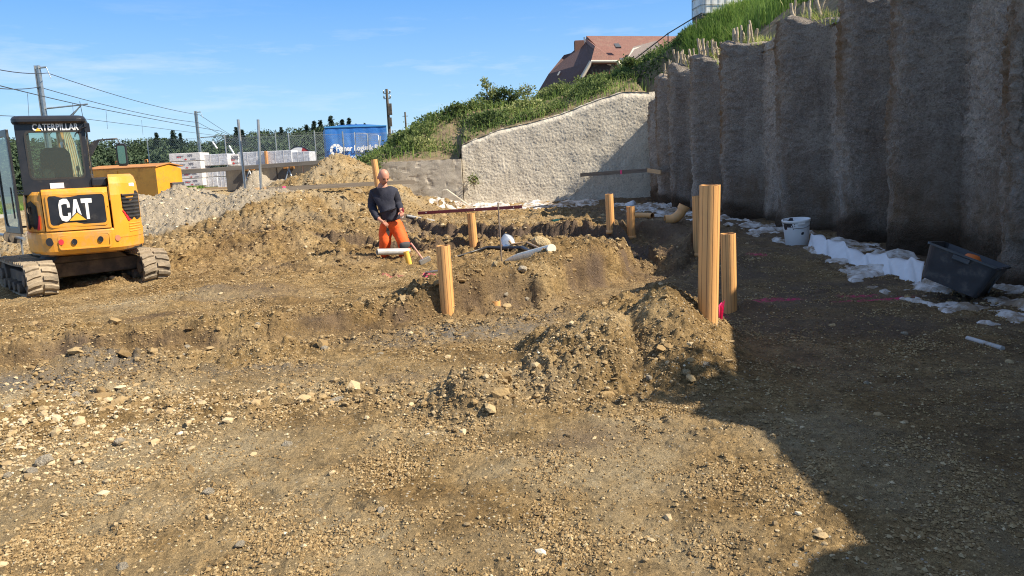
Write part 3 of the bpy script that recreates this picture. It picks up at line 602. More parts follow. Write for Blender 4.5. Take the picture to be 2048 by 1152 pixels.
# ------------------------------------------------------------ far wall, old wall
def build_far_wall():
    xs = np.linspace(-1.62, 5.45, 360); T = np.linspace(0, 1, 190); X, t = np.meshgrid(xs, T, indexing='ij')
    top = ftop(X) + .05 * fbm(X * 3, X * 0, 3, 4); Zz = -.2 + t * (top + .2)
    Y = 27.72 - .035 * fbm(X * 1.2, Zz * 1.2, 4, 201) - .012 * fbm(X * 12, Zz * 12, 3, 202, .6) - .006 * domes(X, Zz, .09, 205, .3, .65, .8) / .5 - .05 * sst(.5, 0, Zz)
    Y = Y + .10 * sst(.93, 1., t) ** 2
    X2 = np.concatenate([X, X[:, -1:]], 1); Y2 = np.concatenate([Y, Y[:, -1:] + .7], 1); Z2 = np.concatenate([Zz, Zz[:, -1:] + .05], 1)
    X2 = np.concatenate([X2[:1], X2], 0); Y2 = np.concatenate([Y2[:1] + .6, Y2], 0); Z2 = np.concatenate([Z2[:1], Z2], 0)
    m, k = X2.shape; idx = np.arange(m * k).reshape(m, k)
    F = np.stack([idx[:-1, :-1], idx[1:, :-1], idx[1:, 1:], idx[:-1, 1:]], -1).reshape(-1, 4)
    o = npmesh('shotcrete_wall', np.stack([X2, Y2, Z2], -1).reshape(-1, 3), F, M_pale, True)
    tag(o, 'sunlit pale rough sprayed concrete wall across the far end of the pit', 'wall')
    # old concrete wall at its left
    Mo = mat('old_concrete', (.50, .45, .37), (.38, .34, .28), .9, 0, 3, 8, .012, 22, dirt=(.20, .165, .12), ds=1.2, stretch=(1, 1, 2))
    b = MB(); n = 60
    xs = np.linspace(-5.05, -1.64, n); zs = np.linspace(-.2, 1.82, 40)
    X, Zz = np.meshgrid(xs, zs, indexing='ij'); Y = 27.45 - .02 * fbm(X * 1.5, Zz * 1.5, 3, 210) + .02 * np.maximum(fbm(X * 3, Zz * 3, 3, 214) - .2, 0) * 4
    Zz = Zz + (Zz > 1.8) * .025 * perlin(X * 5, X * 0, 3)
    X2 = np.concatenate([X, X[:, -1:]], 1); Y2 = np.concatenate([Y, Y[:, -1:] + .35], 1); Z2 = np.concatenate([Zz, Zz[:, -1:] + .0], 1)
    X2 = np.concatenate([X2[:1], X2, X2[-1:]], 0); Y2 = np.concatenate([Y2[:1] + .4, Y2, Y2[-1:] + .4], 0); Z2 = np.concatenate([Z2[:1], Z2, Z2[-1:]], 0)
    m, k = X2.shape; idx = np.arange(m * k).reshape(m, k)
    F = np.stack([idx[:-1, :-1], idx[1:, :-1], idx[1:, 1:], idx[:-1, 1:]], -1).reshape(-1, 4)
    o = npmesh('concrete_wall', np.stack([X2, Y2, Z2], -1).reshape(-1, 3), F, Mo, False); tag(o, 'low old smooth concrete wall behind the man, left of the pale sprayed wall', 'wall')
    # slab leaning against it
    p = [at(884, 380, 27.1), at(893, 378, 27.0), at(938, 410, 27.0), at(938, 424, 27.0), at(886, 420, 27.0)]
    b = MB(); b.prism([(q.x, q.z) for q in p], 'y', 26.95, 27.3); o = b.build('concrete_slab', Mo, bevel=.02); tag(o, 'broken dirty concrete slab leaning at the foot of the old wall', 'slab')
build_far_wall()

# ------------------------------------------------------------ the hill behind both walls
M_hill = mat('hill_soil', (.14, .10, .055), (.24, .18, .11), .95, 0, 2.2, 8, .03, 14, dirt=(.12, .12, .045), ds=1.6, dlo=.52, dhi=.66)
def build_hill():
    xs = np.concatenate([np.linspace(-9, 12, 330), np.linspace(12, 60, 40)[1:]]); ys = np.concatenate([np.linspace(27.78, 38, 150), np.linspace(38, 110, 40)[1:]])
    X, Y = np.meshgrid(xs, ys, indexing='ij'); Z1 = hillz(X, Y); i1 = np.arange(X.size).reshape(X.shape)
    F1 = np.stack([i1[:-1, :-1], i1[1:, :-1], i1[1:, 1:], i1[:-1, 1:]], -1).reshape(-1, 4)
    S, Yb = np.meshgrid(np.concatenate([np.linspace(.32, 5, 90), np.linspace(5, 50, 30)[1:]]), np.linspace(-7, 27.82, 420), indexing='ij'); Xb = S + xwall(Yb); Z2 = np.where(Yb < 27.75, hillz(Xb, np.minimum(Yb, 27.74)), hillz(Xb, np.minimum(Yb, 27.74)))
    i2 = np.arange(Xb.size).reshape(Xb.shape) + X.size; F2 = np.stack([i2[:-1, :-1], i2[1:, :-1], i2[1:, 1:], i2[:-1, 1:]], -1).reshape(-1, 4)
    V = np.concatenate([np.stack([X, Y, Z1], -1).reshape(-1, 3), np.stack([Xb, Yb, Z2], -1).reshape(-1, 3)]); o = npmesh('hillside', V, np.concatenate([F1, F2]), M_hill, True); o['kind'] = 'structure'
build_hill()

# ------------------------------------------------------------ leaves and grass
M_leaf = attrmat('leaf', [(0, (.045, .075, .028)), (.4, (.105, .155, .048)), (.75, (.20, .25, .08)), (1, (.36, .37, .16))], .7)
M_grass = attrmat('grass_blade', [(0, (.07, .13, .03)), (.5, (.16, .27, .05)), (.85, (.32, .42, .10)), (1, (.48, .44, .20))], .6)
for m_ in (M_leaf, M_grass):
    nt = m_.node_tree; b = nt.nodes['Principled BSDF']; tr = N(nt, 'ShaderNodeBsdfTranslucent'); ms = N(nt, 'ShaderNodeMixShader'); ms.inputs[0].default_value = .38
    nt.links.new(b.inputs['Base Color'].links[0].from_socket, tr.inputs['Color']); nt.links.new(b.outputs[0], ms.inputs[1]); nt.links.new(tr.outputs[0], ms.inputs[2]); nt.links.new(ms.outputs[0], nt.nodes['Material Output'].inputs[0])
def leaves(P, size, shade, rs, droop=.3, up=.5):
    """diamond-shaped leaf at each point"""
    n = len(P); a = rs.uniform(0, 6.28, n); el = rs.normal(up, .5, n); d = np.stack([np.cos(a) * np.cos(el), np.sin(a) * np.cos(el), np.sin(el)], 1)
    w = np.cross(d, rs.normal(0, 1, (n, 3))); w /= np.linalg.norm(w, axis=1)[:, None] + 1e-9
    s = (size * rs.uniform(.6, 1.4, n))[:, None]
    V = np.stack([P, P + d * s * .55 + w * s * .30, P + d * s, P + d * s * .55 - w * s * .30], 1).reshape(-1, 3)
    F = np.arange(4 * n).reshape(n, 4); return V, F, np.repeat(np.clip(shade, 0, 1), 4)
def foliage(name, P, size, shade, seed, parent=None, m=None, up=.5):
    rs = np.random.RandomState(seed); V, F, s = leaves(np.asarray(P), np.asarray(size) * np.ones(len(P)), np.asarray(shade) * np.ones(len(P)), rs, up=up); return npmesh(name, V, F, m or M_leaf, False, {'shade': s}, parent)
def blades(x, y, z, h, shade, rs, w=.012, lean=.35):
    n = len(x); a = rs.uniform(0, 6.28, n); l = np.abs(rs.normal(0, lean, n)) * h; dx, dy = np.cos(a) * l, np.sin(a) * l; wa = rs.uniform(0, 6.28, n); wx, wy = np.cos(wa) * w, np.sin(wa) * w
    p = lambda t, k: np.stack([x + dx * t * t + wx * k, y + dy * t * t + wy * k, z + h * t * (1 - .25 * t * (l / (h + 1e-6)))], 1)
    V = np.stack([p(0, -1), p(0, 1), p(.55, .8), p(.55, -.8), p(1, .12), p(1, -.12)], 1).reshape(-1, 3); b = 6 * np.arange(n)[:, None]
    return V, np.concatenate([b + np.array([0, 1, 2, 3]), b + np.array([3, 2, 4, 5])]), np.repeat(shade, 6)
def hill_cover():
    rs = np.random.RandomState(21)
    # leafy weeds behind the far wall
    n = 15000; x = rs.uniform(-7.5, 7.5, n); y = 28.2 + rs.rand(n) ** .9 * 6.6
    k = fbm(x * .7, y * .7, 4, 320) ; ed = sst(28.3, 29.1 , y + .5 * fbm(x * 1.1, y * 0, 2, 323))
    dens = np.clip(.35 + 2.6 * k, 0, 1) * np.clip(ed + .1, 0, 1); bare = gauss(x, y, 3.6, 29.0, 2.4, .8, .1) + .8 * gauss(x, y, 5.5, 30, 1.2, 1.2) + .8 * gauss(x, y, -3.2, 28.6, 1.4, .5); dens = dens * (1 - np.clip(bare, 0, .95))
    kp = rs.rand(n) < dens; x, y, k = x[kp], y[kp], k[kp]; n = len(x); z = hillz(x, y); hh = np.clip(.16 + .9 * np.clip(k, 0, 1), .12, .55)
    P = []; SH = []
    m = 7
    px = np.repeat(x, m) + rs.normal(0, .10, n * m); py = np.repeat(y, m) + rs.normal(0, .10, n * m); t = rs.rand(n * m); pz = np.repeat(z, m) + t * np.repeat(hh, m)
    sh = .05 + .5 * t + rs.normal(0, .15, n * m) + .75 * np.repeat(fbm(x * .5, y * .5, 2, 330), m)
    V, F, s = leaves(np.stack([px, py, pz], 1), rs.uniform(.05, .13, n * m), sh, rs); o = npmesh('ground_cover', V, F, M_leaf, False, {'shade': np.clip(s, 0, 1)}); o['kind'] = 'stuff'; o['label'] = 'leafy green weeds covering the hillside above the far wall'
    # scattered cover on the right slope
    n = 2600; s_ = rs.uniform(.6, 3, n); y = rs.uniform(6, 28, n); x = xwall(y) + s_; z = hillz(x, y)
    kp = rs.rand(n) < np.clip(.3 + fbm(x, y, 3, 340) * 2, 0, 1); x, y, z = x[kp], y[kp], z[kp]
    # tall grass on the crest above the piles
    rs = np.random.RandomState(22); n = 26000; y = np.where(rs.rand(n) < .45, rs.uniform(27.5, 31.5, n), rs.uniform(10, 31.5, n)); s_ = rs.uniform(1.2, 5.6, n); x = xwall(y) + s_ 
    kp = rs.rand(n) < np.clip(.02 + sst(1.35, 2.1, s_ + .7 * fbm(x * .8, y * .8, 3, 350) - 1.1 * sst(15, 19, y) * (y < 27.8)) , 0, 1); x, y, s_ = x[kp], y[kp], s_[kp]; z = hillz(x, y); n = len(x)
    h = np.clip(.30 + .55 * sst(1.0, 2.0, s_) + rs.normal(0, .14, n) + .25 * fbm(x, y, 2, 355), .12, 1.15) * (1 - .5 * sst(28, 31, y)); sh = np.clip(.42 + rs.normal(0, .20, n) + .3 * fbm(x * .7, y * .7, 2, 360), 0, 1)
    V, F, s = blades(x, y, z, h, sh, rs, .013, .28); o = npmesh('tall_grass', V, F, M_grass, False, {'shade': s}); o['kind'] = 'stuff'; o['label'] = 'tall bright green grass along the top of the pile wall'
    # thin tufts among the weeds and dry roots hanging over the pile tops
    n = 2600; x = rs.uniform(-7, 7, n); y = rs.uniform(28.1, 34, n); z = hillz(x, y); V, F, s = blades(x, y, z, rs.uniform(.15, .5, n), rs.uniform(.2, .95, n), rs, .010, .4)
    n = 3200; c = rs.choice(PILES[:8], n); y2 = c + rs.normal(0, .4, n); x2 = xwall(y2) + rs.uniform(.1, .9, n); z2 = pile_top(y2) - .05; V2, F2, s2 = blades(x2, y2, z2, rs.uniform(.08, .30, n), np.clip(rs.normal(.9, .12, n), 0, 1), rs, .010, .9)
    o = npmesh('grass_tufts', np.concatenate([V, V2]), np.concatenate([F, F2 + len(V)]), M_grass, False, {'shade': np.concatenate([s, s2])}); o['kind'] = 'stuff'; o['label'] = 'sparse dry grass tufts on the pile tops and the slope'
hill_cover()
M_bark = mat('bark', (.10, .075, .05), (.16, .12, .08), .95, ns=12, bump=.01)
def sapling(name, p, h, w, label, cat, n=320, seed=1, shade=.5, leaf=.09, stems=3, group=None):
    rs = np.random.RandomState(seed); e = empty(name, p, 0, label, cat, group); b = MB(); P = []
    for k in range(stems):
        a = rs.uniform(0, 6.28); pts = [Vector((0, 0, -.1))]; tip = Vector((math.cos(a) * w * .35, math.sin(a) * w * .35, h * rs.uniform(.75, 1.0)))
        for i in range(1, 7): t = i / 6; pts.append(Vector((tip.x * t + rs.normal(0, .02), tip.y * t + rs.normal(0, .02), tip.z * t)))
        b.tube(pts, [.022 * (1 - .8 * i / 6) * (h / 1.5 + .4) for i in range(7)], 5)
        for q in range(10):
            t = rs.uniform(.2, .95); c = pts[int(t * 6)]; a2 = rs.uniform(0, 6.28); L_ = w * .5 * (1.05 - t) + .08; d = c + Vector((math.cos(a2) * L_, math.sin(a2) * L_, L_ * .6))
            b.tube([c, (c + d) / 2 + Vector((0, 0, .02)), d], [.008, .006, .003], 4)
            for j in range(max(2, n // (stems * 10))):
                u = rs.uniform(.2, 1.05); v = c + (d - c) * u; P.append((v.x + rs.normal(0, .05), v.y + rs.normal(0, .05), v.z + rs.normal(0, .05)))
    b.build('stem', M_bark, e); foliage('foliage', P, leaf, np.clip(np.random.RandomState(seed).normal(shade, .2, len(P)), 0, 1), seed, e)
for (px, py, Y, h, w, nn_, lb, ct, sh) in [(975, 200, 33.2, 1.15, .9, 420, 'narrow young tree standing up from the crest of the green slope, tallest there', 'young tree', .75), (1020, 205, 33.6, .75, 1.7, 700, 'dense dark rounded bush on the crest beside the young tree', 'bush', .25),
                                (1052, 205, 32.8, .9, .8, 160, 'sparse light bush with open twigs on the crest left of the house', 'bush', .85), (1118, 180, 33, .45, 1.2, 260, 'low bush on the crest just in front of the dark roof', 'bush', .6), (1160, 175, 33.5, .5, .6, 150, 'thin upright weed in front of the house gable', 'weed', .6),
                                (905, 225, 32.2, .5, 1.1, 260, 'low shrub on the left shoulder of the green slope', 'shrub', .35), (1250, 150, 33, .5, 1.3, 420, 'bluish green bramble patch below the right end of the house', 'bramble', .45),
                                (742, 345, 26.9, .75, .9, 260, 'small green weed on the soil heap beside the pipe behind the man', 'weed', .4), (948, 365, 27.5, .35, .25, 50, 'tiny weed growing out of the joint between the two far walls', 'weed', .5)]:
    p = at(px, py, Y); zz = float(hillz(np.array([p.x]), np.array([p.y]))[0]) if Y > 28 else p.z - .1
    sapling('young_tree' if ct == 'young tree' else ct, (p.x, p.y, zz - .05), h + max(0, p.z - zz) * .7, w, lb, ct, nn_ * 2, int(px), sh)
# bushes on the bank outside the frame throw the ragged shadow edge on the foreground
for i, (y, s_, h, lb_) in enumerate([(3.7, .35, .42, 'small leafy bush on top of the pile wall nearest the camera')]):
    x = xwall(y) + s_; sapling('bush', (x, y, float(hillz(np.array([x]), np.array([y]))[0]) - .05), h, 1.0, lb_, 'bush', 400, 70 + i, .4)
# ------------------------------------------------------------ mini excavator
M_yel = mat('machine_yellow', (.76, .335, .030), (.68, .295, .028), .38, 0, 3, bump=.0006, bs=120, coat=.15, dirt=(.40, .27, .13), ds=3.5, dlo=.50, dhi=.76)
M_blk = mat('black_paint', (.012, .013, .017), (.022, .022, .026), .38, 0, 5, dirt=(.09, .08, .065), ds=4, dlo=.58, dhi=.85)
M_rub = mat('dusty_rubber', (.27, .215, .15), (.13, .11, .085), .95, 0, 7, bump=.006, bs=60, dirt=(.36, .29, .20), ds=4, dlo=.4, dhi=.6)
M_frm = mat('grimy_steel', (.055, .050, .045), (.11, .09, .07), .75, .1, 6, dirt=(.22, .17, .11), ds=4, dlo=.5, dhi=.7)
M_wht = mat('white_decal', (.82, .82, .80), (.76, .76, .74), .5)
M_tri = mat('amber_decal', (.85, .45, .04), (.80, .42, .04), .5)
M_red = mat('red_reflector', (.75, .04, .06), (.6, .03, .04), .3)
M_chrome = mat('steel_rod', (.62, .62, .62), (.5, .5, .5), .2, 1.0)
M_lens = mat('lamp_lens', (.5, .48, .45), (.35, .33, .30), .15, .6)
M_hose = mat('pale_hose', (.42, .40, .28), (.30, .28, .2), .5)
M_brn = mat('worn_boom', (.50, .24, .06), (.28, .15, .07), .6, 0, 6)
def glass(name, tint, alpha_mix=.82):
    m = bpy.data.materials.new(name); m.use_nodes = True; nt = m.node_tree; nt.nodes.clear(); o = N(nt, 'ShaderNodeOutputMaterial')
    tr = N(nt, 'ShaderNodeBsdfTransparent'); tr.inputs[0].default_value = (*tint, 1); gl = N(nt, 'ShaderNodeBsdfGlossy'); gl.inputs['Roughness'].default_value = .04; gl.inputs['Color'].default_value = (.85, .9, .9, 1)
    fr = N(nt, 'ShaderNodeFresnel'); fr.inputs[0].default_value = 1.45; mx = N(nt, 'ShaderNodeMixShader'); df = N(nt, 'ShaderNodeBsdfDiffuse'); df.inputs[0].default_value = (.25, .27, .22, 1)
    mx2 = N(nt, 'ShaderNodeMixShader'); mx2.inputs[0].default_value = 1 - alpha_mix
    L = nt.links.new; L(tr.outputs[0], mx2.inputs[1]); L(df.outputs[0], mx2.inputs[2]); L(fr.outputs[0], mx.inputs[0]); L(mx2.outputs[0], mx.inputs[1]); L(gl.outputs[0], mx.inputs[2]); L(mx.outputs[0], o.inputs[0]); return m
M_glass = glass('tinted_glass', (.50, .66, .56), .86)
def rear(x): return -1.02 + .50 * (abs(x) / .97) ** 5
def rrect(cx, cy, w, h, r, n=6):
    P = []
    for (sx, sy, a0) in ((1, 1, 0), (-1, 1, 90), (-1, -1, 180), (1, -1, 270)):
        for k in range(n + 1):
            a = R(a0 + 90 * k / n); P.append((cx + sx * (w / 2 - r) + r * math.cos(a), cy + sy * (h / 2 - r) + r * math.sin(a)))
    return P
def plate_hole(mb, outer, inner, P, t):
    """plate with a hole; outer/inner = equal-length 2-D loops, P maps (u,v,depth) to 3-D"""
    n = len(outer); V = [P(*q, 0) for q in outer] + [P(*q, 0) for q in inner] + [P(*q, t) for q in outer] + [P(*q, t) for q in inner]; F = []
    for i in range(n):
        j = (i + 1) % n; F += [(i, j, n + j, n + i), (2 * n + i, 3 * n + i, 3 * n + j, 2 * n + j), (i, 2 * n + i, 2 * n + j, j), (n + i, n + j, 3 * n + j, 3 * n + i)]
    mb.add(V, F)
def rect_like(inner, cx, cy, w, h):
    """rectangle loop with one point per point of a rounded loop"""
    n = len(inner) // 4; P = []
    for q, (sx, sy) in enumerate(((1, 1), (-1, 1), (-1, -1), (1, -1))):
        for k in range(n): 
            P.append((cx + sx * w / 2, cy + sy * h / 2) if k == n // 2 else None)
    m = len(P); idx = [i for i in range(m) if P[i]]
    for i in range(m):
        if P[i] is None:
            a = max([j for j in idx if j <= i] or [idx[-1] - m]); b = min([j for j in idx if j > i] or [idx[0] + m]); t = (i - a) / (b - a); A, B = P[a % m], P[b % m]
            P[i] = None, (A[0] + (B[0] - A[0]) * t, A[1] + (B[1] - A[1]) * t)
    return [p if p[0] is not None else p[1] for p in P]
def rpatch(mb, poly, off, th=.012):
    """closed 2-D (x,z) outline laid on the curved rear of the house"""
    n = len(poly); cx = sum(p[0] for p in poly) / n; cz = sum(p[1] for p in poly) / n; rings = []
    for s in (1, .66, .33, .001): rings.append([(cx + (p[0] - cx) * s, cz + (p[1] - cz) * s) for p in poly])
    V = []; F = []
    for q in rings: V += [(x, rear(x) - off, z) for x, z in q]
    V += [(x, rear(x) - off + th + .01, z) for x, z in poly]
    for r in range(3): F += [(r * n + i, r * n + (i + 1) % n, (r + 1) * n + (i + 1) % n, (r + 1) * n + i) for i in range(n)]
    F += [(i, 4 * n + i, 4 * n + (i + 1) % n, (i + 1) % n) for i in range(n)]
    mb.add(V, F)
def ribbon(pts, w, off, z0, x0, sx, sz, mb):
    """thick stroke letter on the rear panel"""
    P = [Vector((p[0], p[1])) for p in pts]; L_ = []; Rr = []
    for i, p in enumerate(P):
        t = (P[min(i + 1, len(P) - 1)] - P[max(i - 1, 0)]).normalized(); nrm = Vector((-t.y, t.x)) * w / 2; L_.append(p + nrm); Rr.append(p - nrm)
    V = [(x0 + q.x * sx, rear(x0 + q.x * sx) - off, z0 + q.y * sz) for q in L_ + Rr]; n = len(P); mb.add(V, [(i, i + 1, n + i + 1, n + i) for i in range(n - 1)])
def excavator():
    X = empty('mini_excavator', (-6.82, 11.92, -.03), 0, 'yellow mini excavator with a black cab standing on rubber tracks at the left', 'excavator')
    HB, HU = R(27), R(44)
    def part(mb, name, m, rz, parent=X, **k):
        o = mb.build(name, m, parent, **k)
        if parent is X:
            o.rotation_euler.z = rz
            if rz == HB: o.scale = (.80, 1, .985); o.location = (.13 * math.cos(HB), .13 * math.sin(HB), 0)
        return o
    # ---- tracks
    def track(sx):
        xc = .79 * sx; hw = .20; Rr, cy = .235, .73; zc = .265
        loop = []; nn = 14
        for k in range(nn + 1): a = R(90 - 180 * k / nn); loop.append((cy + Rr * math.cos(a), zc + Rr * math.sin(a)))
        for k in range(1, 12): loop.append((cy - 2 * cy * k / 12, zc - Rr))
        for k in range(nn + 1): a = R(-90 - 180 * k / nn); loop.append((-cy + Rr * math.cos(a), zc + Rr * math.sin(a)))
        for k in range(1, 12): t = k / 12; loop.append((-cy + 2 * cy * t, zc + Rr - .018 * math.sin(math.pi * t)))
        n = len(loop); mb = MB(); V = []
        for (y, z) in loop:
            d = Vector((y - max(-cy, min(cy, y)), z - zc)).normalized(); iy, iz = y - d.x * .028, z - d.y * .028
            V += [(xc - hw, y, z), (xc + hw, y, z), (xc + hw, iy, iz), (xc - hw, iy, iz)]
        F = []
        for i in range(n):
            j = (i + 1) % n
            for q in range(4): F.append((4 * i + q, 4 * i + (q + 1) % 4, 4 * j + (q + 1) % 4, 4 * j + q))
        mb.add(V, F)
        tr = part(mb, 'track', M_rub, HU)
        # lugs, chevron-like, along the arc length of the loop
        lg = MB(); seg = [0]
        for i in range(n): a = Vector(loop[i]); b = Vector(loop[(i + 1) % n]); seg.append(seg[-1] + (b - a).length)
        T = seg[-1]; NL = 38
        def pos(s):
            s %= T
            for i in range(n):
                if s <= seg[i + 1]: break
            a = Vector(loop[i]); b = Vector(loop[(i + 1) % n]); p = a.lerp(b, (s - seg[i]) / (seg[i + 1] - seg[i])); d = Vector((p.x - max(-cy, min(cy, p.x)), p.y - zc)).normalized(); return p, d
        for k in range(NL):
            for side in (-1, 1):
                s0 = T * (k + (.5 if side > 0 else 0)) / NL; w = .032
                V = []
                for (u, sh) in ((.012, 0), (.10, .012), (.195, .045)):
                    for (ds, hh) in ((-w, 0), (-w * .7, .030), (w * .7, .030), (w, 0)):
                        p, d = pos(s0 + ds - sh); q = p + d * hh; V.append((xc + side * u, q.x, q.y))
                lg.add(V, [(4 * r + c, 4 * r + c + 1, 4 * r + c + 5, 4 * r + c + 4) for r in range(2) for c in range(3)] + [(0, 1, 2, 3), (11, 10, 9, 8)])
        part(lg, 'tread_lug', M_rub, 0, tr)
        fr = MB(); fr.prism([(-.62, .17), (.62, .17), (.68, .27), (.55, .36), (-.55, .36), (-.68, .27)], 'x', xc - .11, xc + .11)
        f = part(fr, 'track_frame', M_frm, HU, bevel=.015)
        for y in (-.73, .73):
            w = MB(); w.add(*ring_x(xc, y, zc, .20, .16)); w.add(*ring_x(xc, y, zc, .09, .20)); part(w, 'drive_wheel' if y > 0 else 'idler_wheel', M_frm, HU, bevel=.012)
        for y in np.linspace(-.46, .46, 4):
            w = MB(); w.add(*ring_x(xc, float(y), .14, .075, .22)); part(w, 'roller', M_frm, HU, bevel=.008)
    def ring_x(xc, y, z, r, w, n=20):
        V = []; 
        for x in (xc - w, xc + w): V += [(x, y + r * math.cos(2 * math.pi * k / n), z + r * math.sin(2 * math.pi * k / n)) for k in range(n)]
        return V, [tuple(range(n)), tuple(range(2 * n - 1, n - 1, -1))] + [(k, (k + 1) % n, n + (k + 1) % n, n + k) for k in range(n)]
    track(-1); track(1)
    b = MB(); b.b2((-.70, -.42, .22), (.70, .42, .44)); b.prism([(-.55, .44), (.55, .44), (.42, .54), (-.42, .54)], 'y', -.45, .45); part(b, 'undercarriage', M_frm, HU, bevel=.02)
    b = MB(); b.prism([(1.33, .10), (1.40, .10), (1.43, .28), (1.40, .48), (1.34, .48), (1.37, .28)], 'x', -.98, .98); b.b2((-.45, .4, .24), (-.33, 1.36, .34)); b.b2((.33, .4, .24), (.45, 1.36, .34)); b.b2((-.985, 1.25, .10), (-.96, 1.42, .48)); b.b2((.96, 1.25, .10), (.985, 1.42, .48))
    part(b, 'dozer_blade', mat('grey_green_paint', (.10, .115, .095), (.2, .18, .14), .6, ns=5), HU, bevel=.008)
    b = MB(); b.lathe([(.0, .52), (.42, .52), (.42, .64), (.0, .64)], 28); part(b, 'slew_ring', M_frm, HB)
    # ---- house
    def outline(x0, x1, yf, off=0, n=14):
        xs = [x0 + (x1 - x0) * k / n for k in range(n + 1)]; return [(x, rear(x) - off) for x in xs] + [(x1, yf), (x0, yf)]
    b = MB(); b.prism(outline(-.92, .92, .95, -.06), 'z', .60, .67); part(b, 'chassis', M_blk, HB, bevel=.01)
    b = MB(); ol = outline(-.97, .97, .15, .0, 22)
    nO = len(ol); V = []; prof = [(.59, .90), (.61, .95), (.66, .985), (.86, 1.0), (.93, 1.0), (.955, .985), (.96, .96)]
    for z, s in prof: V += [(x * s, y * s if y < 0 else y, z) for x, y in ol]
    b.add(V, [(r * nO + i, r * nO + (i + 1) % nO, (r + 1) * nO + (i + 1) % nO, (r + 1) * nO + i) for r in range(len(prof) - 1) for i in range(nO)] + [tuple(range(nO)), tuple(range(len(prof) * nO - 1, (len(prof) - 1) * nO - 1, -1))], False)
    cw = part(b, 'counterweight', M_yel, HB, bevel=.006)
    b = MB(); inner = rrect(-.02, .79, .80, .175, .03); plate_hole(b, rrect(-.02, .79, .85, .225, .05), inner, lambda u, v, d: (u, rear(u) - .004 + d * 1, v), .012); part(b, 'panel_rim', M_yel, 0, cw, bevel=.003)
    for (x, z, r, m, nm) in [(-.58, .81, .062, M_blk, 'rubber_plug'), (-.40, .80, .042, M_red, 'reflector'), (.52, .80, .046, mat('faded_reflector', (.62, .24, .12), (.5, .2, .1), .5), 'reflector'), (-.19, .79, .046, M_blk, 'tow_hole'), (.235, .80, .046, M_blk, 'tow_hole')]:
        b = MB(); V = [(x + r * math.cos(a), rear(x) - .008 - .002 * (m is M_blk), z + r * math.sin(a)) for a in np.linspace(0, 2 * math.pi, 20, endpoint=False)]; b.add(V, [tuple(range(20))]); b.add([(vx, rear(x) + .01, vz) for vx, _, vz in V] + V, [(i, (i + 1) % 20, 20 + (i + 1) % 20, 20 + i) for i in range(20)])
        o = part(b, nm, m, 0, cw)
        if nm == 'tow_hole': b = MB(); b.lathe([(0, -.012), (.03, -.010), (.034, 0)], 14, smooth=True); q = b.build('pin', M_lens, o); q.location = (x, rear(x) - .013, z); q.rotation_euler = (R(90), 0, 0); q.matrix_parent_inverse = Matrix()
    # hood and corner covers
    b = MB(); ol = outline(-.61, .44, .1, .005); n = len(ol); V = []
    for z, s in ((.965, 1), (1.50, 1), (1.545, .985), (1.575, .95)): V += [(x, y * s if y < 0 else y, z) for x, y in ol]
    b.add(V, [(r * n + i, r * n + (i + 1) % n, (r + 1) * n + (i + 1) % n, (r + 1) * n + i) for r in range(3) for i in range(n)] + [tuple(range(n)), tuple(range(4 * n - 1, 3 * n - 1, -1))])
    hood = part(b, 'engine_hood', M_yel, HB, bevel=.008)
    b = MB(); plate_hole(b, rrect(-.075, 1.26, .97, .50, .07), rrect(-.075, 1.26, .90, .43, .05), lambda u, v, d: (u, rear(u) - .018 + d, v), .02); part(b, 'decal_rim', M_yel, 0, hood, bevel=.004)
    b = MB(); rpatch(b, rrect(-.075, 1.26, .90, .43, .05, 5), .012); pn = part(b, 'decal_panel', M_blk, 0, hood)
    lt = MB(); H_ = .30; z0 = 1.115; W = .175
    ribbon([(.90, .62), (.90, .80), (.80, .92), (.5, .93), (.22, .88), (.13, .74), (.13, .26), (.22, .12), (.5, .07), (.80, .08), (.90, .20), (.90, .36)], .26, .016, z0, -.365, W, H_, lt)
    def lp(P, x0): lt.add([(x0 + x * W, rear(x0 + x * W) - .016, z0 + z * H_) for x, z in P], [tuple(range(len(P)))])
    xa = -.365 + W + .012
    lp([(0, 0), (.36, 1), (.50, 1), (.50, .62), (.27, 0)], xa); lp([(1, 0), (.73, 0), (.50, .62), (.50, 1), (.64, 1)], xa); lp([(.25, .18), (.75, .18), (.72, .36), (.28, .36)], xa)
    lp([(0, .80), (1, .80), (1, 1.02), (0, 1.02)], xa + W + .0); lp([(.36, .0), (.64, 0), (.64, .80), (.36, .80)], xa + W)
    part(lt, 'lettering', M_wht, 0, hood)
    tb = MB(); tb.add([(x, rear(x) - .020, z) for x, z in [(xa - .075, 1.095), (xa + W + .085, 1.095), (xa + W / 2 + .005, 1.235)]], [(0, 1, 2)]); part(tb, 'triangle_outline', M_blk, 0, hood)
    tb = MB(); tb.add([(x, rear(x) - .024, z) for x, z in [(xa - .045, 1.105), (xa + W + .055, 1.105), (xa + W / 2 + .005, 1.217)]], [(0, 1, 2)]); part(tb, 'triangle_mark', M_tri, 0, hood)
    b = MB(); b.lathe([(0, -.01), (.016, -.01), (.018, 0)], 12); q = b.build('lock', M_blk, hood); q.location = (.405, rear(.4) - .012, 1.28); q.rotation_euler.x = R(90)
    # left corner with lamp
    b = MB(); ol = outline(-.95, -.625, .30, -.01, 8); n = len(ol); V = []
    for z, s in ((.965, 1), (1.40, 1), (1.50, .97), (1.545, .92)): V += [(x * (1 if x > -.7 else s * .5 + .5), y * s if y < 0 else y, z) for x, y in ol]
    b.add(V, [(r * n + i, r * n + (i + 1) % n, (r + 1) * n + (i + 1) % n, (r + 1) * n + i) for r in range(3) for i in range(n)] + [tuple(range(n)), tuple(range(4 * n - 1, 3 * n - 1, -1))])
    lc = part(b, 'corner_cover', M_yel, HB, bevel=.008)
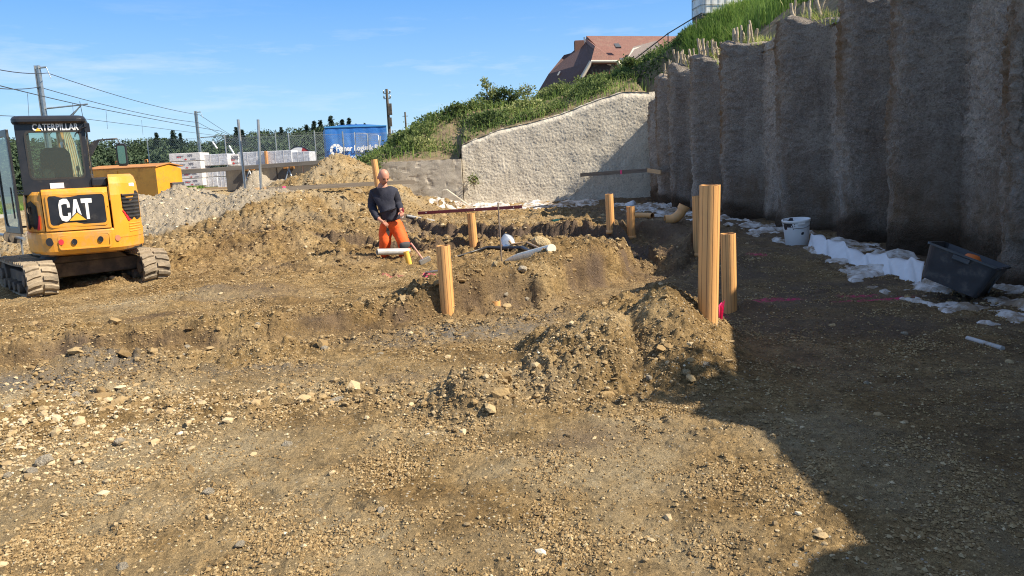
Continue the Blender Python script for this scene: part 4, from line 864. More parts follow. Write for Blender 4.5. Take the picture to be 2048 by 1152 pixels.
    b = MB(); rpatch(b, [(-.91, 1.00), (-.76, 1.00), (-.70, 1.12), (-.72, 1.34), (-.80, 1.42), (-.90, 1.38), (-.925, 1.2)], .004); part(b, 'lamp_recess', M_blk, 0, lc)
    b = MB(); b.lathe([(0, -.03), (.05, -.025), (.06, 0)], 18); q = b.build('lamp', M_frm, lc); q.location = (-.82, rear(-.82) - .01, 1.28); q.rotation_euler.x = R(90)
    b = MB(); rpatch(b, [(-.755, .985), (-.705, 1.0), (-.685, 1.20), (-.70, 1.20)], .012); part(b, 'reflector', M_red, 0, lc)
    # right module with grille
    b = MB(); ol = outline(.475, .96, .55, 0, 12); n = len(ol); V = []; lv = ((.80, 1), (1.45, 1), (1.62, .97), (1.72, .90), (1.76, .80))
    for z, s in lv: V += [(.475 + (x - .475) * (s if s > .95 else s), y * s if y < 0 else y, z) for x, y in ol]
    b.add(V, [(r * n + i, r * n + (i + 1) % n, (r + 1) * n + (i + 1) % n, (r + 1) * n + i) for r in range(4) for i in range(n)] + [tuple(range(n)), tuple(range(5 * n - 1, 4 * n - 1, -1))])
    rm = part(b, 'side_cover', M_yel, HB, bevel=.010)
    b = MB(); rpatch(b, [(.66, 1.46), (.92, 1.50), (.955, 1.46), (.955, 1.08), (.90, 1.05), (.77, 1.06), (.665, 1.24)], .010); gr = part(b, 'grille', M_blk, 0, rm)
    for k in range(7):
        z = 1.44 - k * .055; x0 = .675 if z > 1.24 else .675 + (1.24 - z) * .6; b = MB(); n = 6; V = []
        for i in range(n + 1): x = x0 + (.95 - x0) * i / n; V += [(x, rear(x) - .012, z + .012), (x, rear(x) - .032, z + .004), (x, rear(x) - .030, z - .012), (x, rear(x) - .010, z - .014)]
        b.add(V, [(4 * i + q, 4 * i + q + 1, 4 * i + q + 5, 4 * i + q + 4) for i in range(n) for q in range(3)]); part(b, 'slat', mat('slat_black', (.03, .03, .032), (.05, .045, .04), .5) if k == 0 else bpy.data.materials['slat_black'], 0, gr)
    b = MB(); rpatch(b, [(.655, 1.21), (.675, 1.21), (.775, 1.065), (.755, 1.04), (.735, 1.05)], .014); part(b, 'reflector', M_red, 0, rm)
    for k in range(4):
        b = MB(); z = 1.00 - k * .038; n = 5; V = []
        for i in range(n + 1): x = .74 + .19 * i / n; V += [(x, rear(x) - .002, z + .012), (x, rear(x) - .014, z), (x, rear(x) - .002, z - .012)]
        b.add(V, [(3 * i + q, 3 * i + q + 1, 3 * i + q + 4, 3 * i + q + 3) for i in range(n) for q in range(2)]); part(b, 'rib', M_yel, 0, rm)
    b = MB(); b.b2((.87, -.71, 1.565), (.93, -.69, 1.615)); b = MB(); rpatch(b, rrect(.86, 1.59, .09, .055, .01, 2), -.028); part(b, 'sticker', M_wht, 0, rm)
    b = MB(); b.b2((.20, -.80, 1.575), (.46, .2, 1.72)); part(b, 'filler_box', M_blk, HB, bevel=.03)
    b = MB(); b.b2((-.93, -.45, .67), (-.90, .9, 1.02)); b.b2((.3, .2, .67), (.93, .92, 1.35)); part(b, 'side_deck', M_yel, HB, bevel=.02)
    # ---- cab
    x0, x1, y0, y1, z0, z1 = -.90, .20, -.74, .62, 1.50, 2.60
    cx = (x0 + x1) / 2
    b = MB(); inn = rrect(cx + .03, 2.075, .84, .66, .07, 6); plate_hole(b, rect_like(inn, cx, 2.035, x1 - x0, 1.07), inn, lambda u, v, d: (u, y0 + d - (v - 2.05) * -.02, v), .05)
    P4 = [(x0, y1 - .06), (x0 + .06, y1 - .06), (x0 + .06, y1), (x0, y1)]
    for (a, c) in ((x0 + .001, y1 - .07), (x1 - .071, y1 - .07), (x0 + .001, .02)): b.b2((a, c, z0 - .4 if a < 0 else z0 - .1), (a + .07, c + .07, z1 - .04))
    b.b2((x1 - .03, y0 + .02, z0 - .1), (x1 + .002, y1, 1.78)); b.b2((x1 - .05, -.10, 1.7), (x1 - .002, -.04, z1 - .04)); b.b2((x0 + .002, y0 + .02, 1.0), (x0 + .03, .05, 1.78)); b.b2((x0 + .05, y1 - .05, z0 - .4), (x1 - .05, y1, 1.62)); b.b2((x0 + .05, y1 - .06, z1 - .12), (x1 - .05, y1, z1 - .05))
    cab = part(b, 'cab', M_blk, HB, bevel=.012)
    b = MB(); ol = rrect(cx, -.06, x1 - x0 + .08, y1 - y0 + .16, .14, 6); n = len(ol); V = []
    for z, s in ((2.53, .97), (2.56, 1.0), (2.60, 1.0), (2.635, .96), (2.65, .88)): V += [(cx + (x - cx) * s, -.06 + (y + .06) * s, z) for x, y in ol]
    b.add(V, [(r * n + i, r * n + (i + 1) % n, (r + 1) * n + (i + 1) % n, (r + 1) * n + i) for r in range(4) for i in range(n)] + [tuple(range(n)), tuple(range(5 * n - 1, 4 * n - 1, -1))]); part(b, 'roof', M_blk, 0, cab, bevel=.006)
    b = MB(); inn2 = rrect(cx + .03, 2.075, .85, .67, .07, 6); b.add([(u, y0 + .012, v) for u, v in inn2], [tuple(range(len(inn2)))]); part(b, 'rear_window', M_glass, 0, cab)
    b = MB(); plate_hole(b, rrect(cx + .03, 2.075, .90, .72, .09), rrect(cx + .03, 2.075, .84, .66, .07), lambda u, v, d: (u, y0 - .008 + d, v), .01); part(b, 'window_seal', mat('seal_rubber', (.03, .03, .03), (.02, .02, .02), .7), 0, cab)
    b = MB(); b.add([(x1 - .01, y0 + .07, 1.78), (x1 - .01, -.1, 1.78), (x1 - .01, -.1, 2.5), (x1 - .01, y0 + .07, 2.5)], [(0, 1, 2, 3)]); b.add([(x1 - .01, -.04, 1.78), (x1 - .01, y1 - .07, 1.78), (x1 - .01, y1 - .07, 2.5), (x1 - .01, -.04, 2.5)], [(0, 1, 2, 3)]); part(b, 'side_window', M_glass, 0, cab)
    b = MB(); b.add([(x0 + .02, y0 + .06, 1.78), (x0 + .02, .02, 1.78), (x0 + .02, .02, 2.5), (x0 + .02, y0 + .06, 2.5)], [(0, 1, 2, 3)]); part(b, 'side_window', M_glass, 0, cab)
    Mt = Matrix.Translation((cx + .09, y0 - .010, 2.478)) @ Matrix.Rotation(R(90), 4, 'X'); text_obj('CATERPILLAR', M_wht, cab, .135, Mt, off=.0045, depth=.002, sx=.84, sp=1.06)
    b = MB(); b.add([(cx + .09 - .275 + q[0], y0 - .016, 2.478 + q[1]) for q in [(-.05, -.052), (.05, -.052), (0, -.003)]], [(0, 1, 2)]); part(b, 'triangle_mark', M_tri, 0, cab)
    b = MB(); b.b2((cx - .12, y0 - .022, 1.585), (cx + .10, y0 - .016, 1.665)); part(b, 'number_plate', M_wht, 0, cab)
    b = MB()
    for (x, z) in ((cx - .42, 1.62), (cx + .33, 1.63), (cx + .37, 1.63), (cx + .45, 2.36)): b.lathe([(0, .012), (.012, .010), (.014, 0)], 10, (x, 0, z))
    # seat inside
    b = MB(); b.b2((cx - .26, -.25, 1.45), (cx + .24, .25, 1.60)); b.prism([(cx - .27, 1.55), (cx + .25, 1.55), (cx + .24, 2.10), (cx + .16, 2.20), (cx - .18, 2.20), (cx - .26, 2.10)], 'y', -.36, -.22); part(b, 'seat', mat('seat_cloth', (.025, .027, .028), (.04, .04, .04), .8), 0, cab, bevel=.05, seg=3)
    for s in (-1, 1): b = MB(); b.tube([(cx + s * .29, .15, 1.5), (cx + s * .31, .2, 1.86)], .015); b.lathe([(0, 0), (.03, .01), (.03, .07), (0, .09)], 10, (cx + s * .31, .2, 1.84)); part(b, 'control_lever', M_blk, 0, cab)
    # open door folded back along the left side
    D = Matrix.Translation((-1.0, -.95, -.02)) @ Matrix.Rotation(R(24), 4, 'Z')
    b = MB(); inn = rrect(.42, 1.72, .66, 1.30, .09, 6); plate_hole(b, rect_like(inn, .42, 1.72, .80, 1.50), inn, lambda u, v, d: tuple(D @ Vector((d, u, v))), .045); dr = part(b, 'door', M_blk, HB, bevel=.012)
    b = MB(); b.add([tuple(D @ Vector((.02, u, v))) for u, v in rrect(.42, 1.72, .67, 1.31, .09, 6)], [tuple(range(28))]); part(b, 'door_window', glass('door_glass', (.62, .70, .62), .72), 0, dr)
    b = MB(); b.tube([tuple(D @ Vector((-.03, .10, z))) for z in (1.2, 1.3, 1.55, 1.65)], .014); part(b, 'handle', M_blk, 0, dr); b = MB(); b.b2((-1.10, -.10, 1.0), (-.88, -.07, 1.03)); part(b, 'door_stay', M_blk, 0, dr)
    # mirrors
    b = MB(); b.tube([(x1 + .0, y1 - .02, 2.24), (x1 + .16, y1 + .02, 2.34), (x1 + .52, y1 + .03, 2.36), (x1 + .56, y1 + .02, 2.28)], .014, 8); b.prism([(x1, 2.08), (x1 + .02, 2.08), (x1 + .20, 2.33), (x1 + .1, 2.34), (x1, 2.26)], 'y', y1 - .03, y1); mr = part(b, 'mirror', M_blk, HB)
    b = MB(); Mm = Matrix.Translation((x1 + .57, y1 + .02, 2.09)) @ Matrix.Rotation(R(-10), 4, 'Z'); inn = rrect(0, 0, .14, .30, .03, 4); b.prism(rrect(0, 0, .20, .38, .05, 4), 'y', 0.0, .05); b.v = [tuple(Mm @ Vector(v)) for v in b.v]; part(b, 'mirror_housing', M_blk, 0, mr, bevel=.008)
    b = MB(); b.prism(inn, 'y', -.006, .001); b.v = [tuple(Mm @ Vector(v)) for v in b.v]; part(b, 'mirror_glass', mat('mirror', (.75, .8, .8), (.75, .8, .8), .03, 1.0), 0, mr)
    b = MB(); b.tube([(-.80, .62, 2.2), (-.95, .66, 2.24), (-1.02, .66, 2.2)], .012, 8); b.b2((-1.06, .62, 1.92), (-.93, .66, 2.22)); part(b, 'mirror', M_blk, HB, bevel=.01)
    b = MB(); b.b2((x1 + .0, y0 - .04, 2.40), (x1 + .09, y0 + .04, 2.53)); b.tube([(x1 + .04, y0 - .045, 2.48), (x1 - .04, y0 - .05, 2.46), (x1 - .16, y0 - .03, 2.37), (x1 - .17, y0 - .005, 2.34)], .010, 6); part(b, 'work_light', M_blk, 0, cab, bevel=.008)
    b = MB(); b.tube([(x1 + .0, y0 + .1, 2.60), (x1 - .02, y0 + .1, 2.86)], .005, 5); part(b, 'antenna', M_blk, 0, cab)
    b = MB(); b.tube([(x1 + .012, y0 + .05, 1.62), (x1 + .016, y0 + .05, 2.40)], .010, 6); part(b, 'grab_rail', M_frm, 0, cab)
    # ---- boom, arm and bucket in front
    bo = Matrix.Translation((-.10, .98, .95)) @ Matrix.Rotation(R(9), 4, 'Z')
    def T(mb): mb.v = [tuple(bo @ Vector(v)) for v in mb.v]; return mb
    b = MB(); b.b2((-.20, -.12, -.30), (.20, .12, .12)); part(T(b), 'boom_bracket', M_frm, HB, bevel=.02)
    b = MB(); b.prism([(-.09, 0), (.12, -.04), (.95, 1.12), (1.75, 1.62), (2.25, 1.66), (2.25, 1.80), (1.65, 1.84), (.80, 1.32)], 'x', -.10, .10); boom = part(T(b), 'boom', M_brn, HB, bevel=.015)
    b = MB(); b.tube([(-.12, .12, .2), (-.12, .75, 1.1)], .055, 12); b.tube([(.12, .12, .2), (.12, .75, 1.1)], .055, 12); part(T(b), 'hydraulic_cylinder', M_frm, 0, boom)
    b = MB(); b.tube([(-.12, .75, 1.1), (-.12, .98, 1.42)], .03, 10); b.tube([(.12, .75, 1.1), (.12, .98, 1.42)], .03, 10); part(T(b), 'piston_rod', M_chrome, 0, boom)
    for k in range(5):
        b = MB(); x = -.085 + k * .042; b.tube([(x, -.14, .1), (x, -.16, .5), (x, .2, .98), (x, .62, 1.38), (x * .6, .95, 1.62)], .013, 6); part(T(b), 'hose', M_hose, 0, boom)
    b = MB(); b.tube([(.10, -.12, .52), (0, -.20, .56), (-.11, -.12, .52)], .02, 6); part(T(b), 'hose_clamp', mat('bright_yellow', (.75, .68, .08), (.7, .6, .06), .5), 0, boom)
    b = MB(); b.prism([(2.18, 1.95), (2.36, 1.95), (2.62, .35), (2.50, .33), (2.16, 1.55)], 'x', -.085, .085); part(T(b), 'arm', M_brn, HB, bevel=.012)
    b = MB(); b.prism([(2.50, .38), (2.66, .30), (2.72, .0), (2.55, -.38), (2.30, -.50), (2.05, -.38), (2.10, -.30), (2.32, -.36), (2.46, -.10)], 'x', -.28, .28); part(T(b), 'bucket', M_frm, HB, bevel=.01)
    return X
excavator()
# ------------------------------------------------------------ road and far land
def sheet(name, pts, z, m):
    b = MB(); b.add([(x, y, z) for x, y in pts], [tuple(range(len(pts)))]); o = b.build(name, m, fixn=False); o['kind'] = 'structure'; return o
sheet('road', [(-60, 32.5), (-19, 31.0), (-15, 33.5), (-15, 38.2), (-22, 38.4), (-60, 41)], .125, mat('road_gravel', (.42, .38, .31), (.33, .30, .25), .95, ns=2, bump=.01, bs=30))
rsg = np.random.RandomState(40); n = 9000; x = rsg.uniform(-48, -17, n); y = rsg.uniform(38.6, 50, n)
V, F, s = blades(x, y, height(x, y, False) - .02, rsg.uniform(.15, .55, n), np.clip(rsg.normal(.55, .2, n), 0, 1), rsg, .03, .35)
o = npmesh('meadow_grass', V, F, M_grass, False, {'shade': s}); o['kind'] = 'stuff'; o['label'] = 'green meadow grass beyond the track at the left edge'
# ------------------------------------------------------------ woods on the horizon
M_con = attrmat('conifer_needles', [(0, (.018, .032, .024)), (.5, (.036, .060, .042)), (1, (.07, .095, .055))], .8)
M_dec = attrmat('broadleaf', [(0, (.022, .038, .022)), (.5, (.045, .072, .038)), (1, (.080, .115, .052))], .8)
def crown_pts(kind, rs, h, w, n):
    if kind == 'c':
        t = rs.beta(1.15, 1.5, n); z = h * (.12 + .88 * t); tier = np.floor(t * 13); ph = t * 13 - tier
        r = w * (1 - t) ** 1.05 * (1.1 - .6 * ph) * np.sqrt(rs.rand(n)) * (1 + .25 * np.sin(tier * 2.1)); a = rs.uniform(0, 6.28, n); r = r * (1 + .3 * np.sin(a * 3 + tier * 1.7))
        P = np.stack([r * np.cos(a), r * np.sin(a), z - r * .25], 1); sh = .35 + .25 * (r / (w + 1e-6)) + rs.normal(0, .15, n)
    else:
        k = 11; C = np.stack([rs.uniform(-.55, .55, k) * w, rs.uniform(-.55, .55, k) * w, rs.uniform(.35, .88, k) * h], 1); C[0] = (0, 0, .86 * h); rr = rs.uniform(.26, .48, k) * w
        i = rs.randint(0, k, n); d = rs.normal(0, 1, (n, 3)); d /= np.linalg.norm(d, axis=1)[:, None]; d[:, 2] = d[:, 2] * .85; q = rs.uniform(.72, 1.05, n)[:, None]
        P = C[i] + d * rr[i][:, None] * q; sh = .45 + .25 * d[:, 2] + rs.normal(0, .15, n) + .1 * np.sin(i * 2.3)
    return P, np.clip(sh, 0, 1)
def tree(kind, name, seed, h, w, n, leaf):
    rs = np.random.RandomState(seed); e = empty(name, (0, 0, 0)); b = MB(); b.tube([(0, 0, -.5), (rs.normal(0, .1), 0, h * .4), (0, rs.normal(0, .1), h * .93)], [h * .022, h * .015, h * .004], 6)
    for q in range(9):
        a = rs.uniform(0, 6.28); z = h * rs.uniform(.25, .75); L_ = w * .55; b.tube([(0, 0, z), (math.cos(a) * L_ * .5, math.sin(a) * L_ * .5, z + L_ * .2), (math.cos(a) * L_, math.sin(a) * L_, z + L_ * (.1 if kind == 'c' else .5))], [h * .006, h * .004, h * .002], 4)
    b.build('trunk', M_bark, e); P, sh = crown_pts(kind, rs, h, w, n); foliage('crown', P, leaf, sh, seed, e, M_con if kind == 'c' else M_dec, up=-.2 if kind == 'c' else .2); return e
SX = [-120, 0, 180, 260, 310, 350, 385, 420, 455, 475, 520, 560, 600, 640, 665, 700, 730, 780, 830, 900]
SY = [268, 268, 270, 275, 268, 262, 278, 280, 268, 258, 255, 250, 250, 242, 236, 240, 250, 266, 270, 275]
def wood():
    prot = {'c': [tree('c', 'conifer', 500 + i, 14, 4.4 - .3 * i, 5200, .36) for i in range(3)], 'd': [tree('d', 'broadleaf_tree', 510 + i, 11, 5.2, 4200, .42) for i in range(3)]}
    used = set(); rnd = random.Random(9)
    def place(kind, px, py, Y, label, group, hh=None):
        k = rnd.randrange(3); o = prot[kind][k]
        p = at(px, py, Y); base = float(height(np.array([p.x]), np.array([p.y]), False)[0]) - .3; H0 = 14 if kind == 'c' else 11; sc_ = (p.z - base) / H0
        if id(o) in used: o = copy_tree(o)
        else: used.add(id(o))
        wd = min(sc_, 1.25) * rnd.uniform(.85, 1.15) * (1.25 if kind == 'c' else 1); o.location = (p.x, p.y, base); o.scale = (wd, wd, sc_); o.rotation_euler.z = rnd.uniform(0, 6.28)
        tag(o, label, 'tree', group)
    con = [(312, 265, 150), (345, 260, 140), (360, 266, 145), (455, 270, 170), (472, 254, 160), (484, 259, 165), (562, 254, 180), (612, 249, 190), (627, 241, 190), (640, 240, 192), (661, 231, 185), (684, 238, 190), (697, 235, 190), (712, 247, 195), (729, 246, 200)]
    ORD = 'first second third fourth fifth sixth seventh eighth ninth tenth eleventh twelfth thirteenth fourteenth fifteenth sixteenth seventeenth eighteenth nineteenth twentieth twenty-first twenty-second'.split(); con.sort(); nb = [0]
    for i, (px, py, Y) in enumerate(con): place('c', px, py, Y, ORD[i] + ' dark pointed conifer from the left above the wood on the horizon', 'conifers on the horizon')
    dec = []
    for Y, off, st in ((205, 7, 12), (190, 12, 15), (165, 27, 20), (135, 40, 28), (110, 55, 36)):
        px = -100 + rnd.uniform(0, 20)
        while px < 860:
            dec.append((px, np.interp(px, SX, SY) + off * (.7 + .6 * rnd.random()) + rnd.choice((0, 0, 3, 7, 12)) * (Y > 160), Y + rnd.uniform(-8, 8))); px += st * rnd.uniform(.7, 1.3)
    VV, FF, SS = [], [], []; nv = 0
    for i, (px, py, Y) in enumerate(dec):
        if i % 3 == 0 and px > 200 and Y < 150: nb[0] += 1; place('d', px, py, Y, ORD[nb[0] - 1] + (' rounded green tree from the left in the middle row of the wood' if Y > 122 else ' rounded green tree from the left along the near wood edge'), 'broad trees at the edge of the wood'); continue
        p = at(px, py, Y); base = float(height(np.array([p.x]), np.array([p.y]), False)[0]) - .3; H_ = p.z - base; rs = np.random.RandomState(600 + i); kind = 'c' if rs.rand() < .15 else 'd'
        P, sh = crown_pts(kind, rs, H_, (3.0 if kind == 'c' else 5.4), 2600); P = P + np.array([p.x, p.y, base])
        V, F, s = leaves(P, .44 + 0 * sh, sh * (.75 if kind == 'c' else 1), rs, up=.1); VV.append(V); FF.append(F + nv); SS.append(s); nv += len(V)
    o = npmesh('woodland', np.concatenate(VV), np.concatenate(FF), M_dec, False, {'shade': np.concatenate(SS)}); o['kind'] = 'stuff'; o['label'] = 'far-off mixed wood along the horizon'
    # dense understorey closing the gaps
    rs = np.random.RandomState(77); n = 42000; px = rs.uniform(-100, 880, n); Y = rs.uniform(100, 205, n); d = np.array([ray(a, 400) for a in px]); x = d[:, 0] / d[:, 1] * Y; z = rs.uniform(0, 5.5, n) * (Y / 160) + .6
    o = foliage('undergrowth', np.stack([x, Y, z], 1), .6, np.clip(rs.normal(.3, .15, n), 0, 1), 78, None, M_dec); o['kind'] = 'stuff'; o['label'] = 'dark undergrowth at the foot of the horizon wood'
wood()
# ------------------------------------------------------------ railway masts, wires and poles
M_galv = mat('galvanised', (.42, .44, .45), (.30, .32, .33), .42, .7, 6)
M_wire = mat('wire', (.10, .10, .10), (.07, .07, .07), .5, .5)
M_wood = mat('pole_wood', (.13, .10, .07), (.08, .065, .05), .9, ns=10, stretch=(1, 1, .1))
def mast(px, ytop, Y, arm_dx, label, armz):
    p = at(px, ytop, Y); e = empty('railway_mast', (p.x, p.y, -.2), 0, label, 'railway mast', 'overhead line masts'); H_ = p.z + .2
    b = MB(); b.box((0, 0, H_ / 2), (.26, .05, H_)); b.box((-.12, 0, H_ / 2), (.03, .26, H_)); b.box((.12, 0, H_ / 2), (.03, .26, H_)); b.build('column', M_galv, e)
    b = MB(); b.tube([(0, 0, H_ - .15), (.55, 0, H_ - .12)], .06, 6); b.tube([(.55, 0, H_ - .12), (.75, 0, H_ - .8)], .025, 5); b.build('top_arm', M_galv, e)
    b = MB(); b.tube([(.1, 0, armz), (arm_dx, -.2, armz + .15)], .05, 6); b.tube([(arm_dx * .85, -.2, armz + .1), (arm_dx * .5, -.2, armz - .9), ], .04, 6); b.tube([(.1, 0, armz - 1.6), (arm_dx * .85, -.2, armz + .05)], .03, 6); b.build('cantilever', M_galv, e)
    b = MB()
    for q in range(4): b.lathe([(0, 0), (.09, .01), (.09, .05), (.04, .06)], 8, (.35 + .09 * q, 0, armz + .0))
    b.build('insulator', mat('insulator', (.2, .12, .08), (.15, .1, .07), .3) if 'insulator' not in bpy.data.materials else bpy.data.materials['insulator'], e)
mast(74, 131, 48, 2.9, 'tall grey railway mast with a long arm rising behind the excavator cab', 6.35)
mast(391, 222, 85, 3.6, 'farther railway mast above the white insulation packs', 6.0)
def wire(name, P, label, r=.022, sag=.0):
    pts = []
    for (a, b_) in zip(P[:-1], P[1:]):
        for i in range(12): t = i / 12; q = a.lerp(b_, t); q.z -= sag * 4 * t * (1 - t); pts.append(q)
    pts.append(P[-1]); m = MB(); m.tube(pts, r, 5); o = m.build(name, M_wire); tag(o, label, 'wire'); return o
wire('overhead_wire', [at(-160, 95, 26), at(95, 146, 48), at(400, 230, 85), at(520, 300, 140)], 'topmost thin overhead wire running from mast to mast across the sky', .024, .30)
wire('overhead_wire', [at(-160, 145, 26), at(78, 174, 48), at(396, 245, 85), at(520, 300, 140)], 'middle overhead wire hanging between the two railway masts', .024, .30)
wire('overhead_wire', [at(-160, 130, 26), at(172, 212, 48), at(440, 262, 85), at(540, 302, 140)], 'lowest overhead wire over the cab roof, carried by the long arm', .024, .05)
wire('contact_wire', [at(-160, 225, 26), at(172, 238, 48), at(440, 272, 85), at(540, 305, 140)], 'faint contact wire seen just above the trees behind the cab mirror', .016, .0)
for i, (px, y0, y1, Y) in enumerate([(55, 187, 228, 38), (145, 206, 236, 44), (212, 222, 250, 52), (283, 240, 262, 62)]): wire('dropper_wire', [at(px, y0, Y), at(px + 3, y1 + 8, Y)], ['thin vertical dropper wire left of the near railway mast', 'thin vertical dropper wire just right of the near railway mast', 'thin vertical dropper wire above the cab mirror', 'thin vertical dropper wire midway between the two railway masts'][i], .010)
def upole(px, yt, Y, label, big):
    p = at(px, yt, Y); e = empty('utility_pole', (p.x, p.y, .3), 0, label, 'utility pole'); H_ = p.z - .3
    b = MB(); b.tube([(0, 0, -.5), (0, 0, H_)], [.16, .10], 8); b.build('pole', M_wood, e)
    b = MB()
    if big:
        for z, w in ((H_ - .35, .55), (H_ - .75, .55)): b.box((0, 0, z), (w, .08, .07))
        b.build('crossarm', M_galv, e); b = MB(); b.box((.18, -.1, H_ - 1.6), (.30, .2, .9)); b.box((.15, -.1, H_ - 2.6), (.22, .2, .7)); b.build('switch_box', M_frm, e)
        for q in range(4): b = MB(); b.lathe([(0, 0), (.07, .02), (.05, .12), (.07, .16), (0, .24)], 8, (-.25 + .5 * (q % 2), 0, H_ - .32 - .4 * (q // 2))); b.build('insulator', M_galv, e)
        b = MB(); b.box((-.25, 0, 2.6), (.18, .15, .9)); b.box((.28, 0, 2.6), (.18, .15, .9)); b.build('cable_box', M_frm, e)
    else: b.box((0, 0, H_ - .5), (.7, .08, .08)); b.build('crossarm', M_galv, e)
upole(773, 178, 62, 'dark wooden pole with switch boxes behind the right end of the blue container', True)
upole(810, 224, 95, 'thin distant wooden pole right of the blue container', False)

# ------------------------------------------------------------ orange steel container
def orange_box():
    M_or = mat('orange_paint', (.62, .27, .020), (.70, .32, .025), .45, 0, 2, dirt=(.30, .14, .05), ds=2.2, dlo=.52, dhi=.75); M_rust = mat('rusty_lid', (.52, .23, .05), (.36, .16, .06), .7, 0, 4)
    c = at(319, 400, 24.2); e = empty('steel_container', (c.x, c.y, 0), R(-17), 'orange steel container with a low rusty pitched lid behind the excavator', 'container')
    # local: origin at the near right corner; long side runs -x, depth +y
    Lh, W, H_ = 2.75, 1.15, 2.02
    b = MB(); b.prism([(0, .1), (W, .1), (W, H_ - .12), (W * .5, H_ + .04), (0, H_ - .06)], 'x', -Lh, 0); body = b.build('body', M_or, e, bevel=.012)
    b = MB(); b.prism([(-.04, H_ - .06), (W * .5, H_ + .04), (W + .04, H_ - .06), (W + .04, H_ - .03), (W * .5, H_ + .075), (-.04, H_ - .03)], 'x', -Lh - .08, .05); b.build('lid', M_rust, e, bevel=.006)
    b = MB(); b.b2((-.04, .55, .55), (.10, 1.10, 1.45)); b.v = [(x + (.10 if z < 1 else 0) * (x > 0), y, z) for x, y, z in b.v]; b.build('hatch', mat('dark_hatch', (.05, .05, .06), (.07, .07, .07), .6), e, bevel=.01)
    b = MB(); b.b2((-.06, -.035, .1), (0.02, .0, H_ - .12)); b.b2((-Lh, -.035, .1), (-Lh + .07, 0, H_ - .12)); b.b2((-1.55, -.02, .1), (-1.51, 0, H_ - .13)); b.build('corner_post', M_or, e, bevel=.005)
    b = MB(); b.b2((-1.80, -.03, 1.55), (-1.58, -.01, 1.68)); b.build('sign_plate', M_wht, e)
    for x in (-.9, -2.1): b = MB(); b.tube([(x, W * .5, H_ + .12), (x, W * .5, H_ + .2), (x + .1, W * .5, H_ + .2), (x + .1, W * .5, H_ + .12)], .02, 6); b.build('lifting_eye', M_rust, e)
    b = MB(); b.b2((-Lh + .1, .1, -.1), (-.1, W - .1, .12)); b.build('skid', M_frm, e)
orange_box()

# ------------------------------------------------------------ insulation packs
M_foil = mat('white_wrap', (.74, .71, .68), (.62, .59, .58), .35, 0, 4, bump=.02, bs=5, coat=.2); M_foil2 = mat('milky_foil', (.62, .63, .66), (.46, .48, .53), .3, 0, 5, bump=.05, bs=4, coat=.3)
M_ink = mat('grey_print', (.16, .16, .20), (.22, .22, .25), .6); M_redp = mat('red_print', (.60, .06, .05), (.5, .05, .05), .6); M_grn = mat('green_print', (.10, .35, .16), (.08, .3, .14), .6)
def pack(px0, px1, yt, yb, Y, printed, label, depth=.9):
    A = at(px0, yb, Y); B = at(px1, yt, Y); w = B.x - A.x; h = at((px0 + px1) / 2, yt, Y).z - at((px0 + px1) / 2, yb, Y).z; z = at((px0 + px1) / 2, yb, Y).z
    e = empty('insulation_pack', ((A.x + B.x) / 2, Y, z), R(-3), label, 'insulation pack', 'white insulation packs stacked behind the pit')
    n = 12; b = MB(); b.b2((-w / 2 + .004, 0, .004), (w / 2 - .004, depth, h - .004)); o = b.build('wrapped_body', M_foil if printed else M_foil2, e, bevel=.02, seg=3)
    Q = lambda x, zz: Matrix.Translation((x, -.006, zz)) @ Matrix.Rotation(R(90), 4, 'X')
    if printed:
        text_obj('XPS', M_ink, e, h * .40, Q(w * .17, h * .66), off=.006, depth=.001, sx=.95)
        text_obj('swisspor', M_ink, e, h * .26, Q(-w * .14, h * .64), off=.003, depth=.001)
        b = MB()
        for k in range(3): b.b2((-w * .25 + k * .07, -.008, h * .45), (-w * .25 + k * .07 + .045, -.004, h * .45 + .045))
        b.build('print_marks', M_redp, e)
        b = MB(); x = w * (.02); b.b2((x - .06, -.008, h * .18), (x + .06, -.004, h * .24)); b.b2((x - .02, -.0085, h * .12), (x + .02, -.0045, h * .32)); b.build('red_cross_mark', M_redp, e)
        text_obj('insulation', M_ink, e, h * .17, Q(w * .26, h * .25), off=.002, depth=.001)
    else:
        b = MB()
        for k in range(1, 3): b.b2((-w / 2 + w * k / 3 - .012, -.006, .01), (-w / 2 + w * k / 3 + .012, .002, h - .01))
        b.build('strap', M_foil, e)
PK = [(343, 402, 323, 339, 33.6, 1, 'printed white pack, second from the top of the leftmost stack'), (338, 401, 306, 322.5, 33.6, 1, 'printed white pack on top of the leftmost stack, tipped over the container'),
      (357, 405, 343, 357, 33.6, 1, 'printed white pack just under the plank in the leftmost stack'), (360, 406, 357.5, 372, 33.6, 1, 'printed white pack at the bottom of the leftmost stack'),
      (404, 455, 308, 331, 33.9, 0, 'milky foil pack lying on top right of the leftmost printed stack'), (406, 434, 339, 354, 33.9, 0, 'milky foil pack, upper left of the four under the beam'), (434.5, 455, 338, 353, 33.9, 0, 'milky foil pack, upper right of the four under the beam'),
      (407, 435, 354.5, 374, 33.9, 0, 'milky foil pack, lower left of the four under the beam'), (435.5, 456, 353.5, 375, 33.9, 0, 'milky foil pack, lower right of the four under the beam'),
      (457, 476, 308, 332, 34.2, 1, 'narrow printed pack between the fence post and the first tripod pole'), (477, 531, 303.5, 331, 34.2, 0, 'broad pack seen between the two tripod poles'), (535, 583, 301, 328, 34.2, 0, 'broad pack right of the second tripod pole'), (584, 619, 303, 326, 34.2, 0, 'rightmost pack in front of the red and white disc')]
for a in PK: pack(*a)
